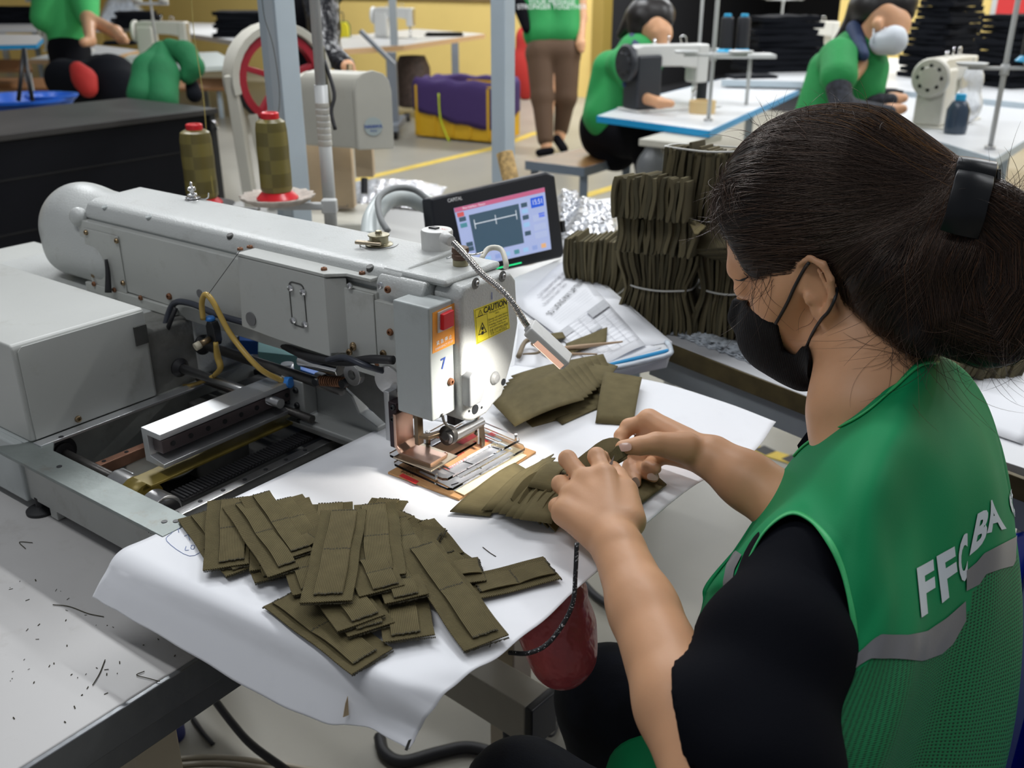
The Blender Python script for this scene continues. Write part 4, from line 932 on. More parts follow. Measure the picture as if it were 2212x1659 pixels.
q_ = loc(R(700, 470, 2.95)); box('tabletop', (q_.x - .55, q_.x + .62, q_.y - .14, q_.y + .60, .655, .68), mat('bench_grey', (.35, .35, .34), .5), PT, bevel=.003)
for du in (-.5, .57):
    for dv in (-.1, .55): box('leg', (q_.x + du - .02, q_.x + du + .02, q_.y + dv - .02, q_.y + dv + .02, 0, .655), WPAINT, PT)
# crumpled foil / plastic behind the control arm
FOIL = mat('crumpled_plastic_film', (.78, .80, .84), .12, .35, bump=.9, bscale=22, spec=1.0)
def crumple(name, label, pts, z, h, m, seed, cat='plastic film', nx=46, amp=.018):
    r_ = random.Random(seed); P = [Vector(p) for p in pts]; c = sum(P, Vector()) / 4
    T = thing(name, label, cat, (c.x, c.y, z)); G = []
    ph = [(r_.uniform(10, 60), r_.uniform(10, 60), r_.uniform(0, 6)) for _ in range(14)]
    for i in range(nx):
        row = []
        for j in range(nx):
            s, t = i / (nx - 1), j / (nx - 1); p = (P[0] * (1 - s) + P[1] * s) * (1 - t) + (P[3] * (1 - s) + P[2] * s) * t
            e = min(s, 1 - s, t, 1 - t) * 4; e = min(1, e)
            zz = h * e * .6 + amp * e * sum(abs(math.sin(a_ * p.x + b_ * p.y + c_)) for a_, b_, c_ in ph) / 7
            row.append(Vector((p.x - c.x + .006 * math.sin(j * 1.7 + i), p.y - c.y + .006 * math.sin(i * 1.3), .001 + zz)))
        G.append(row)
    vs, fs, uv = gridg(G); mk('film', vs, fs, m, T, smooth=True, solid=.0006); return T
zt = .685
crumple('plastic_film', 'shiny crumpled clear film spread on the table behind the press legs', [PZ(770, 440, zt), PZ(930, 455, zt), PZ(965, 405, zt), PZ(770, 392, zt)], zt, .02, FOIL, 2)
SDT = thing('side_bench', 'grey bench top behind the sewing machine arm, under the film', 'table', M(0, 0, 0), ROT)
a = LZ(790, 500, .66)
box('tabletop', (a.x - .05, a.x + .9, a.y - .28, a.y + .55, .635, .655), mat('bench_white', (.55, .55, .54), .45), SDT, bevel=.003)
for du in (0, .85):
    for dv in (-.24, .5): box('leg', (a.x + du - .02, a.x + du + .02, a.y + dv - .02, a.y + dv + .02, 0, .635), WPAINT, SDT)
box('cardboard_pad', (a.x + .0, a.x + .3, a.y - .25, a.y - .08, .655, .662), mat('brown_board', (.32, .2, .11), .8), SDT, bevel=.001)
# blue and green package seen under the arm
BG = mthing('blue_package', 'bright blue package with green end under the sewing arm', 'package', 0, 0, 0)
for (c4, m) in ((((520, 715), (560, 712), (566, 735), (522, 735)), mat('lime', (.16, .6, .2), .5)), (((518, 732), (600, 730), (616, 768), (520, 765)), mat('vivid_blue', (.005, .10, .42), .35)), (((560, 768), (640, 770), (650, 800), (560, 790)), mat('mint', (.25, .52, .5), .5))):
    p = [LZ(x, y, .92) for x, y in c4]; vs = p + [q + Vector((0, 0, .02)) for q in p]; mk('panel', [Vector((v.x, v.y, v.z)) for v in vs], BOXF, m, BG, bevel=.001)
box('carton', (-.36, -.16, .02, .12, .812, .918), mat('carton_blue', (.02, .1, .35), .5), BG, bevel=.002)

# ================================================================ generic background industrial sewing machine, tables
IVORY = mat('ivory_machine_paint', (.62, .60, .53), .35, var=.04, dirt=(.35, .3, .2), dscale=10, damt=.25)
LIGHTM = mat('white_machine_paint', (.62, .62, .60), .35)
DGREY = mat('charcoal_machine', (.025, .028, .035), .45)
def lockstitch(label, at, rotz, body=IVORY, motor=None, group=None, s=1.0, wheel=None):
    """L-shaped lockstitch head: base, pillar, arm, head, hand wheel; arm runs along local -x"""
    T = thing('industrial_sewing_machine', label, 'sewing machine', at, rotz, group); T.scale = (s, s, s)
    motor = motor or body; wheel = wheel or body
    box('bed', (-.30, .20, -.09, .09, 0, .012), body, T, bevel=.004)
    box('pillar', (.05, .19, -.065, .065, .012, .26), motor, T, bevel=.012)
    prism('arm', [(.19, .185), (.19, .295), (.15, .305), (-.20, .300), (-.235, .285), (-.235, .20), (-.18, .185), (-.10, .20), (.04, .205), (.06, .17)], (0, -.045, 0), (1, 0, 0), (0, 0, 1), (0, .09, 0), body, T, bevel=.008)
    box('needle_head', (-.235, -.165, -.05, .05, .12, .30), body, T, bevel=.01)
    box('face_plate', (-.238, -.232, -.042, .042, .13, .29), STEEL, T, bevel=.002)
    lathe('hand_wheel', [(.03, 0), (.078, .004), (.086, .012), (.086, .026), (.078, .034), (.05, .036), (.045, .04), (.0001, .042)], wheel, T, c=(.195, 0, .225), axis=(1, 0, 0), n=32)
    for k in range(8):
        a = k * math.pi / 4; c_ = Vector((.2325, math.cos(a) * .052, .225 + math.sin(a) * .052)); cyl('wheel_slot', c_, c_ + Vector((.0015, 0, 0)), .009, BLACKP, T, n=8)
    cyl('needle_bar', (-.20, 0, .12), (-.20, 0, .05), .006, CHROME, T, n=10); cyl('presser_bar', (-.185, .0, .12), (-.185, 0, .03), .006, CHROME, T, n=10)
    box('presser_foot', (-.21, -.175, -.01, .01, .014, .03), STEEL, T, bevel=.002)
    lathe('tension_dial', [(.016, 0), (.016, .02), (.008, .024), (.006, .035)], CHROME, T, c=(-.12, -.045, .25), axis=(0, -1, 0), n=16)
    cyl('spool_pin', (-.02, 0, .30), (-.02, 0, .345), .004, CHROME, T, n=8); cyl('spool_pin', (.06, .0, .305), (.06, 0, .33), .008, CHROME, T, n=8)
    tube('thread_guide', [(-.1, .0, .30), (-.09, 0, .335), (-.12, 0, .335), (-.13, 0, .3)], .003, CHROME, T, n=5)
    return T
def table(name, label, c4, z, m, edge=None, th=.03, legs=True, cat='table', legm=None):
    P = [PZ(x, y, z) for x, y in c4]; c = sum(P, Vector()) / len(P)
    T = thing(name, label, cat, (c.x, c.y, 0)); q = [p - Vector((c.x, c.y, 0)) for p in P]; n = len(q)
    pl = [(p.x, p.y) for p in q]
    if sum(pl[i][0] * pl[(i + 1) % n][1] - pl[(i + 1) % n][0] * pl[i][1] for i in range(n)) < 0: q = q[::-1]
    vs = [p - Vector((0, 0, th)) for p in q] + q
    mk('tabletop', vs, [tuple(range(n - 1, -1, -1)), tuple(range(n, 2 * n))] + [(i, (i + 1) % n, n + (i + 1) % n, n + i) for i in range(n)], m, T, bevel=.002)
    if edge:
        for i in range(n):
            a_, b_ = q[i], q[(i + 1) % n]; beam('edge_band', a_ - Vector((0, 0, th / 2)), b_ - Vector((0, 0, th / 2)), .006, th * .98, edge, T, bevel=0)
    if legs:
        cc = sum(q, Vector()) / n
        for p in q[:4]:
            l = p.lerp(cc, .16); box('leg', (l.x - .022, l.x + .022, l.y - .022, l.y + .022, 0, z - th), legm or BPAINT, T, bevel=.003)
    return T
WTOP = mat('white_laminate', (.66, .67, .68), .35, var=.03)
WOODE = mat('wood_edge', (.52, .33, .17), .55)
# table of the seated worker with the black-and-white machine
T2 = table('sewing_table', 'white sewing table with bright blue edge in front of the seated woman', ((1290, 250), (1532, 282), (1738, 188), (1560, 170), (1400, 210)), .75, WTOP, SKYBLUE, .032, legs=False)
mz = .75
l2 = lockstitch('sewing machine with charcoal motor housing and white arm before the seated woman', PZ(1428, 236, mz) , 0, LIGHTM, DGREY, wheel=DGREY, s=1.08)
l2.rotation_euler.z = math.radians(207)
lb_ = lockstitch('ivory sewing machine with large ivory hand wheel before the masked woman', PZ(2030, 268, .77), math.radians(228), IVORY, s=.98)
T3 = table('sewing_table', 'white and grey sewing table with machine before the masked woman', ((1905, 268), (2150, 342), (2330, 230), (2212, 190), (2000, 165)), .77, mat('grey_white_top', (.6, .61, .62), .4), BPAINT, .035)
T4 = table('long_bench', 'long white bench with black bags stacked along it behind the women', ((1560, 172), (1750, 176), (2212, 222), (2400, 200), (2212, 135), (1760, 120)), .80, WTOP, BPAINT, .04)
def coneat(px_, py_, z, label, cap, m, s=1.0, group=None):
    c = cone_thread('thread_cone', PZ(px_, py_, z), label, cap, m, group=group, base=True); c.scale = (s, s, s); return c
BLKT = mat('black_thread', (.012, .013, .017), .6); CAPB = mat('cap_sky', (.02, .35, .62), .4)
def thread_stand(label, base_px, z, htop, trays):
    w = PZ(*base_px, z); T = thing('thread_stand', label, 'thread stand', w); cyl('pole', (0, 0, 0), (0, 0, htop), .010, WPAINT, T, n=12); cyl('foot_nut', (0, 0, 0), (0, 0, .012), .022, STEEL, T, n=8)
    for h in trays:
        cyl('collar', (0, 0, h - .02), (0, 0, h + .02), .016, WPAINT, T, n=12)
        box('arm', (-.14, .16, -.012, .012, h, h + .012), WPAINT, T, bevel=.002)
        for sx in (-.13, .13): lathe('tray', [(.02, 0), (.05, .002), (.06, .014), (.056, .014), (.04, .006), (.005, .005)], WPAINT, T, c=(sx, 0, h + .012), n=20)
    return T, w
ts1, w1 = thread_stand('white thread stand pole rising from the blue-edged table', (1530, 262), .75, 1.1, (.30,))
ts2, w2 = thread_stand('white thread stand pole on the grey table at the right edge', (2138, 322), .77, 1.2, (.30,))
ts3, w3 = thread_stand('white thread stand behind the blue-edged table with black cones', (1505, 175), .75, 1.2, (.18,))
def cone_w(w, label, s=1.0, cap=CAPB, m=BLKT, group=None):
    c = cone_thread('thread_cone', w, label, cap, m, group=group); c.scale = (s, s, s); return c
cone_w(R(1566, 112, 5.2), 'black thread cone with blue cap, left of a pair beside the bag stack', 1.15); cone_w(R(1602, 112, 5.2), 'black thread cone with blue cap, right of a pair beside the bag stack', 1.15)
SH1 = thing('cone_shelf', 'white shelf plate under the pair of black thread cones', 'shelf', R(1590, 116, 5.2)); box('plate', (-.14, .2, -.08, .08, -.02, 0), WPAINT, SH1); cyl('support_rod', (.08, 0, -.02), (.08, 0, -.3), .01, WPAINT, SH1); 
cone_w(w2 + Vector((.10, 0, .33)), 'big black thread cone with blue foot at the right edge of the picture', 1.5)
coneat(1514, 222, .75, 'small black thread cone standing inside the brown tape roll', CAPB, BLKT, .95)
TPR = thing('tape_roll', 'brown adhesive tape roll on the blue-edged table', 'tape', PZ(1516, 244, .75)); lathe('roll', [(.05, 0), (.068, 0), (.068, .062), (.05, .062), (.048, .03)], mat('kraft_tape', (.62, .45, .22), .4), TPR, n=32, ring=True)
BT = thing('water_bottle', 'dark plastic bottle with blue cap in a clear bag beside the ivory machine', 'bottle', PZ(2062, 288, .77)); lathe('body', [(.045, 0), (.048, .02), (.048, .10), (.03, .135), (.02, .14)], mat('smoke_bottle', (.04, .06, .09), .2), BT); lathe('cap', [(.022, .14), (.022, .165), (.0001, .166)], CAPB, BT)
bagm = mat('clear_bag', (.85, .87, .9), .2, trans=.6, bump=.8, bscale=25)
f = Field((-.1, -.1, -.01), (.1, .1, .3), .008); f.ell((0, .02, .08), (.07, .06, .08)); f.ell((0.01, .03, .19), (.05, .05, .07), k=.03)
BG2 = thing('plastic_bag', 'clear plastic bag puffed up beside the dark bottle', 'bag', PZ(2085, 268, .77)); field_obj('film', f, bagm, BG2)

# bags and cloth stacks: black folded pieces
BAGM = mat('black_canvas', (.006, .007, .010), .85, spec=.12, bump=.4, bscale=90)
def stack(name, label, px_, py_, z, n, sx, sy, h, m, seed, rot=0.4, taper=.85, cat='stack', piece='folded_piece', group=None, T0=None):
    r_ = random.Random(seed); w = PZ(px_, py_, z); T = thing(name, label, cat, w, rot, group); zz = 0
    for k in range(n):
        f_ = 1 - (1 - taper) * k / n; th = h / n; dx, dy = r_.uniform(-.03, .03) * sx * 2, r_.uniform(-.03, .03) * sy * 2; a = r_.uniform(-.12, .12)
        sg = 6; G = []
        for i in range(sg):
            for j in range(sg):
                x_, y_ = (i / (sg - 1) - .5) * sx * f_, (j / (sg - 1) - .5) * sy * f_
                G.append(Vector((x_ * math.cos(a) - y_ * math.sin(a) + dx, x_ * math.sin(a) + y_ * math.cos(a) + dy, zz + th * .9 + r_.uniform(-.15, .15) * th)))
        vs = G + [Vector((g.x * .98, g.y * .98, zz)) for g in G]; N = sg * sg; fs = []
        for i in range(sg - 1):
            for j in range(sg - 1):
                q = (i * sg + j, (i + 1) * sg + j, (i + 1) * sg + j + 1, i * sg + j + 1); fs.append(q); fs.append(tuple(N + x_ for x_ in reversed(q)))
        bd = [i * sg for i in range(sg)] + [(sg - 1) * sg + j for j in range(1, sg)] + [i * sg + sg - 1 for i in range(sg - 2, -1, -1)] + [j for j in range(sg - 2, 0, -1)]
        for q in range(len(bd)): a0, a1 = bd[q], bd[(q + 1) % len(bd)]; fs.append((a0, N + a0, N + a1, a1))
        mk(piece, vs, fs, m, T, smooth=False, bevel=.003); zz += th
    return T
stack('bag_stack', 'pile of folded black bags between the two seated women', 1680, 152, .80, 9, .50, .34, .36, BAGM, 1, .2)
stack('bag_stack', 'tall ragged pile of black bags right of the masked woman', 2030, 165, .80, 20, .44, .34, .66, BAGM, 4, .5, .55)
stack('bag_stack', 'black bag pile at the right edge behind the thread stand', 2190, 185, .80, 12, .40, .34, .40, BAGM, 5, .3, .9)
stack('dark_pouch', 'flat dark pouch lying on the long white bench', 1620, 168, .80, 1, .30, .16, .02, BAGM, 6, .2, cat='pouch')
stack('dark_pouch', 'small dark pouch lying left of the ivory machine', 1905, 200, .80, 1, .2, .12, .02, BAGM, 7, .2, cat='pouch')
m5 = lockstitch('distant ivory sewing machine behind the bag pile', PZ(1745, 132, .80), math.radians(200), IVORY, s=.95)
ts5, w5 = thread_stand('white thread stand with blue tray at the top edge behind the bags', (1680, 118), .80, .8, (.42,))
RS = thing('red_sign', 'red board on the yellow wall at the upper right corner', 'sign', M(0, 0, 0), ROT)
p = onv(2190, 10, VW - .03); q = onv(2150, 30, VW - .03); box('board', (q.x, q.x + 1.2, VW - .03, VW - .01, q.z, q.z + .8), mat('sign_red', (.6, .03, .03), .5), RS); box('frame', (q.x - .05, q.x + 1.25, VW - .025, VW - .005, q.z - .05, q.z + .85), WPAINT, RS)

# bench of the seated woman
BN = table('wooden_bench', 'low bench with brown wooden top on grey steel frame under the seated woman', ((1135, 347), (1262, 362), (1372, 330), (1262, 318)), .45, mat('bench_wood', (.20, .10, .035), .35, var=.3, vscale=5), mat('bench_steel', (.16, .20, .25), .45), .05, legm=mat('bench_steel', (0, 0, 0)))
GB_ = thing('grey_bag', 'grey plastic bag hanging from the blue-edged table beside the bench', 'bag', R(1410, 350, 4.9)); f = Field((-.12, -.1, -.14), (.12, .1, .14), .009); f.ell((0, 0, -.03), (.085, .06, .10)); f.ell((0, 0, .08), (.04, .03, .05), k=.03); field_obj('film', f, mat('grey_film', (.16, .17, .18), .35), GB_)
b3 = table('table_pedestal', 'cream steel pedestal under the blue-edged sewing table', ((1380, 300), (1480, 310), (1560, 290), (1450, 280)), .715, CREAM, None, .03, legs=False, cat='pedestal'); 
box('column', (-.06, .06, -.05, .05, 0, .69), CREAM, b3, bevel=.004)

# yellow crate with purple liner
CR = thing('yellow_crate', 'yellow plastic crate lined with a dark purple cloth', 'crate', PZ(1010, 296, 0), math.radians(-30))
YP = mat('yellow_crate_plastic', (.62, .36, .015), .45); PU = mat('purple_cloth', (.045, .02, .11), .8, bump=.4, bscale=40)
SX, SY, SZ = .84, .52, .50
for nm, b6 in (('wall_long', (0, SX, 0, .02, .04, SZ)), ('wall_long', (0, SX, SY - .02, SY, .04, SZ)), ('wall_short', (0, .02, .02, SY - .02, .04, SZ)), ('wall_short', (SX - .02, SX, .02, SY - .02, .04, SZ)), ('crate_floor', (0, SX, 0, SY, .02, .05))):
    box(nm, tuple(v - (SX / 2 if i < 2 else SY / 2 if i < 4 else 0) for i, v in enumerate(b6)), YP, CR, bevel=.004)
for k in range(5): x_ = -SX / 2 + .02 + k * (SX - .06) / 4; box('rib', (x_, x_ + .025, -SY / 2 - .012, -SY / 2, .04, SZ - .02), YP, CR, bevel=.002)
for k in range(3): y_ = -SY / 2 + .03 + k * (SY - .09) / 2; box('rib', (-SX / 2 - .012, -SX / 2, y_, y_ + .025, .04, SZ - .02), YP, CR, bevel=.002)
G = []
for i in range(9):
    h_ = SZ + .03 - i * .035; row = []
    for j in range(49):
        a = 2 * math.pi * j / 48; cx_, sx_ = math.cos(a), math.sin(a); k_ = max(abs(cx_), abs(sx_)) ** -.85
        o2 = (1.0 if i < 1 else 1.06 + .008 * math.sin(j * 1.9)); zz = h_ if i else SZ + .035
        zz -= (.12 * max(0, math.sin(a * 1 - 4.0)) * i / 8)
        row.append(Vector((cx_ * k_ * SX / 2 * o2, sx_ * k_ * SY / 2 * o2, zz + .01 * math.sin(j * 1.3 + i))))
    G.append(row)
inner = [[Vector((v.x * .93, v.y * .93, v.z - .25)) for v in G[0]]] + [[Vector((v.x * .95, v.y * .95, v.z - .02)) for v in G[0]]]
vs, fs, uv = gridg(inner + G); mk('liner', vs, fs, PU, CR, smooth=True, solid=.004)
tube('yellow_strap', [(-.12, -SY / 2 - .03, .42), (-.10, -SY / 2 - .04, .2), (-.02, -SY / 2 - .05, .03), (.02, -SY / 2 - .08, .01)], .008, mat('lime_strap', (.55, .65, .02), .5), CR, n=6)
RB = thing('red_bag', 'red cloth bag standing behind the yellow crate near the walking woman', 'bag', PZ(1135, 215, 0)); f = Field((-.25, -.2, 0), (.25, .2, .95), .02); f.ell((0, 0, .35), (.17, .13, .36), k=.05); f.ell((0, 0, .72), (.12, .1, .14), k=.08); field_obj('cloth', f, mat('red_cloth', (.42, .02, .015), .8), RB)

# table by the yellow wall with small machine
T6 = table('sewing_table', 'grey framed sewing table with wooden edge against the yellow wall', ((700, 108), (870, 98), (1048, 73), (900, 62), (745, 78)), .80, mat('pale_top', (.48, .48, .48), .4), WOODE, .05, legs=False)
lg6 = mat('slate_leg', (.18, .20, .23), .5)
def place_col(px_, py_, z0, z1, s, nm, par, m):
    p = rel(PZ(px_, py_, z0), par); box(nm, (p.x - s, p.x + s, p.y - s, p.y + s, z0, z1), m, par, bevel=.003)
for px_, py_ in ((853, 295), (985, 205)): place_col(px_, py_, 0, .76, .045, 'leg', T6, lg6)
p = rel(PZ(853, 300, 0), T6); cyl('caster', p + Vector((-.03, 0, .04)), p + Vector((.03, 0, .04)), .045, BLACKR, T6); box('foot', (p.x - .05, p.x + .05, p.y - .12, p.y + .6, .08, .14), lg6, T6); p2 = rel(PZ(880, 262, 0), T6); cyl('caster', p2 + Vector((-.03, 0, .04)), p2 + Vector((.03, 0, .04)), .045, BLACKR, T6)
p = rel(R(852, 140, 7.5), T6); beam('brace', p, p + Vector((-.25, 0, .25)), .08, .03, lg6, T6)
tops = thing('tool_post', 'grey steel upright rising from the sewing table by the yellow wall', 'post', PZ(852, 98, .80)); box('upright', (-.035, .035, -.03, .03, 0, 1.2), mat('upright_grey', (.30, .33, .35), .5), tops, bevel=.003)
lockstitch('white sewing machine on the wooden-edged table against the yellow wall', PZ(850, 82, .80), math.radians(165), LIGHTM, s=1.0)
CKs = thing('yellow_toolbox', 'small yellow lunch pail with green trim on the table', 'box', PZ(740, 80, .80)); prism('body', [(-.07, 0), (.07, 0), (.07, .11), (.045, .15), (-.045, .15), (-.07, .11)], (0, -.05, 0), (1, 0, 0), (0, 0, 1), (0, .10, 0), mat('pail_yellow', (.7, .6, .02), .4), CKs, bevel=.005)
prism('trim', [(-.08, -.004), (.08, -.004), (.08, .118), (.05, .16), (-.05, .16), (-.08, .118)], (0, .05, 0), (1, 0, 0), (0, 0, 1), (0, .02, 0), mat('pail_green', (.03, .12, .05), .5), CKs, bevel=.003); tube('handle', [(-.02, 0, .15), (-.02, 0, .24), (.02, 0, .24), (.02, 0, .15)], .006, BLACKP, CKs, n=6)
stack('black_cloth', 'flat black cloth piece lying right of the machine by the yellow wall', 960, 76, .81, 2, .42, .2, .03, BAGM, 9, .1, cat='cloth')
BXG = thing('grey_bin', 'dark brown wire bin under the table by the yellow wall', 'bin', PZ(895, 250, 0)); lathe('body', [(.15, .1), (.19, .12), (.19, .5), (.14, .62), (.12, .62), (.12, .2)], mat('bin_brown', (.09, .06, .05), .6, var=.4, vscale=30), BXG)
tr6 = thing('wall_trim_rail', 'dark brown rail along the top of the yellow wall', 'rail', M(0, 0, 0), ROT); p = onv(1000, 2, VW - .02); q = onv(480, 0, VW - .02); box('rail', (p.x - 2.6, p.x + .5, VW - .04, VW, p.z, p.z + .06), mat('rail_brown', (.2, .12, .05), .6), tr6)

# left background machines
T7 = table('sewing_table', 'light wooden edged sewing table on the far left', ((60, 128), (205, 132), (300, 108), (190, 95)), .80, WTOP, WOODE, .035, legs=False); place_col(150, 190, .0, .765, .035, 'leg', T7, WPAINT); place_col(95, 180, .0, .765, .03, 'leg', T7, BPAINT)
lockstitch('ivory sewing machine with red badge on the far left wooden table', PZ(140, 110, .80), math.radians(172), IVORY, s=.82)
T8 = table('sewing_table', 'pale grey sewing table behind the black cabinet, right of the green cloth', ((245, 140), (300, 152), (520, 140), (470, 112), (280, 118)), .78, mat('mint_top', (.45, .50, .48), .4), None, .035, legs=False); place_col(330, 200, .0, .745, .04, 'leg', T8, CREAM)
lockstitch('ivory long-arm sewing machine with orange badge above the green cloth', PZ(355, 128, .78), math.radians(176), IVORY, s=.96)
T9 = table('sewing_table', 'blue edged white table at the far left edge', ((-120, 100), (78, 96), (100, 75), (-80, 72)), .80, WTOP, SKYBLUE, .04, legs=False); place_col(20, 150, 0, .76, .04, 'leg', T9, WPAINT)
T10 = table('work_shelf', 'white counter behind the far left sewing machines', ((-150, 62), (330, 60), (520, 90), (700, 88), (640, 55), (100, 40)), .80, WTOP, None, .05, legs=False); place_col(60, 120, 0, .75, .05, 'leg', T10, WPAINT); place_col(450, 130, 0, .75, .05, 'leg', T10, WPAINT)
for i, (x_, y_, n_, sx_, h_, lb2, sd) in enumerate(((40, 50, 5, 1.1, .22, 'dark bag pile at the far upper left corner', 11), (300, 60, 5, .55, .20, 'black bag pile behind the clear plastic bags', 12), (540, 78, 6, .7, .26, 'black cloth pile left of the blue-grey post', 13))):
    stack('bag_stack', lb2, x_, y_, .80, n_, sx_, .5, h_, BAGM, sd, .1, .8)
crumple('plastic_film', 'clear plastic bags heaped behind the far left machines', [PZ(215, 48, .82), PZ(320, 50, .82), PZ(320, 30, .82), PZ(215, 30, .82)], .82, .18, mat('hazy_plastic', (.62, .68, .74), .25, bump=.8, bscale=10), 8, amp=.12, nx=26)
stack('black_cloth', 'small black cloth piece on the far left wooden table', 265, 96, .80, 2, .3, .2, .035, BAGM, 14, .1, cat='cloth')
for x_, y_, m_, lb2 in ((112, 128, IVORY, 'thin white thread stand pole at the far left machine'), (345, 150, WPAINT, 'thin white thread stand pole by the green cloth')):
    w_ = PZ(x_, y_, .80); T_ = thing('thread_stand', lb2, 'thread stand', w_); cyl('pole', (0, 0, 0), (0, 0, 1.1), .009, WPAINT, T_, n=8)
    box('arm', (-.12, .12, -.01, .01, .42, .44), WPAINT, T_)
    for s_ in (-.09, .09): lathe('cone_holder', [(.03, 0), (.035, .01), (.02, .10), (.012, .12)], IVORY, T_, c=(s_, 0, .44), n=12)
GC = thing('green_cloth', 'dark green work vest hung over the machine stand behind the black cabinet', 'cloth', PZ(362, 200, .3))
GREENC = mat('green_cloth', (.006, .14, .045), .8, var=.1, vscale=10, bump=.3, bscale=60)
def blobcloth(T, pts, m, h=.012, name='cloth', k=.03):
    W_ = [np.array(rel(R(x, y, t), T)) for x, y, t, r in pts]; rr_ = [p[3] for p in pts]
    lo = np.min(W_, 0) - max(rr_) - .02; hi = np.max(W_, 0) + max(rr_) + .02; f = Field(lo, hi, h)
    for i in range(len(W_) - 1): f.cone(W_[i], W_[i + 1], rr_[i], rr_[i + 1], k=k)
    return field_obj(name, f, m, T)
blobcloth(GC, [(350, 110, 4.9, .05), (320, 150, 4.8, .07), (308, 205, 4.75, .075)], GREENC); blobcloth(GC, [(350, 115, 4.9, .06), (350, 160, 4.8, .08), (352, 215, 4.75, .075)], GREENC); blobcloth(GC, [(365, 100, 4.9, .04), (400, 115, 4.85, .055), (418, 145, 4.85, .05), (405, 165, 4.85, .04)], GREENC)
RC = thing('red_cloth', 'red cloth hanging under the far left wooden table', 'cloth', PZ(180, 190, .3)); blobcloth(RC, [(168, 150, 6.0, .05), (182, 170, 6.0, .07), (190, 190, 6.0, .06)], mat('red_cloth', (0, 0, 0)), .02)
DK = thing('dark_garment_heap', 'dark garments heaped under the far left table', 'garments', PZ(230, 200, 0)); blobcloth(DK, [(215, 150, 6.4, .1), (240, 175, 6.3, .17), (260, 200, 6.2, .15), (140, 170, 6.4, .13)], BAGM, .03)
BK = thing('black_pouch', 'small black pouch hanging right of the green cloth', 'pouch', PZ(418, 200, .5)); blobcloth(BK, [(415, 185, 4.9, .035), (420, 205, 4.9, .04)], BAGM, .012)
BLB = thing('blue_basin', 'bright blue plastic basin behind the black cabinet on the left', 'basin', PZ(50, 240, .5)); q = rel(R(45, 215, 5.0), BLB)
lathe('basin', [(.18, -.14), (.25, .0), (.27, .0), (.27, .015), (.25, .015), (.17, -.12), (.0001, -.13)], BLUEP, BLB, c=q, n=32)
BL2 = thing('blue_tray', 'smaller blue tray right of the blue basin', 'tray', PZ(110, 235, .5)); q = rel(R(112, 208, 5.0), BL2); lathe('tray', [(.08, -.06), (.12, .0), (.13, .0), (.13, .01), (.11, .01), (.07, -.05), (.0001, -.055)], BLUEP, BL2, c=q, n=24)
SHF = table('wooden_shelf', 'low brown wooden shelf under the far left tables', ((-60, 190), (520, 190), (480, 168), (0, 168)), .32, mat('shelf_brown', (.28, .13, .05), .6), None, .03, legs=True, cat='shelf')
SH2 = table('wooden_shelf', 'upper brown shelf board at the far left edge', ((-60, 150), (70, 150), (60, 128), (-60, 128)), .55, mat('shelf_brown', (0, 0, 0)), None, .03, legs=True, cat='shelf')
# stool / tripod legs left of cabinet
TRI = thing('black_tripod', 'thin black tripod legs above the blue basin', 'tripod', R(60, 210, 5)); 
for x_ in (70, 40): tube('leg', [rel(R(52, 105, 4.6), TRI), rel(R(x_, 218, 4.6), TRI)], .010, BLACKP, TRI, n=6, smooth=0)
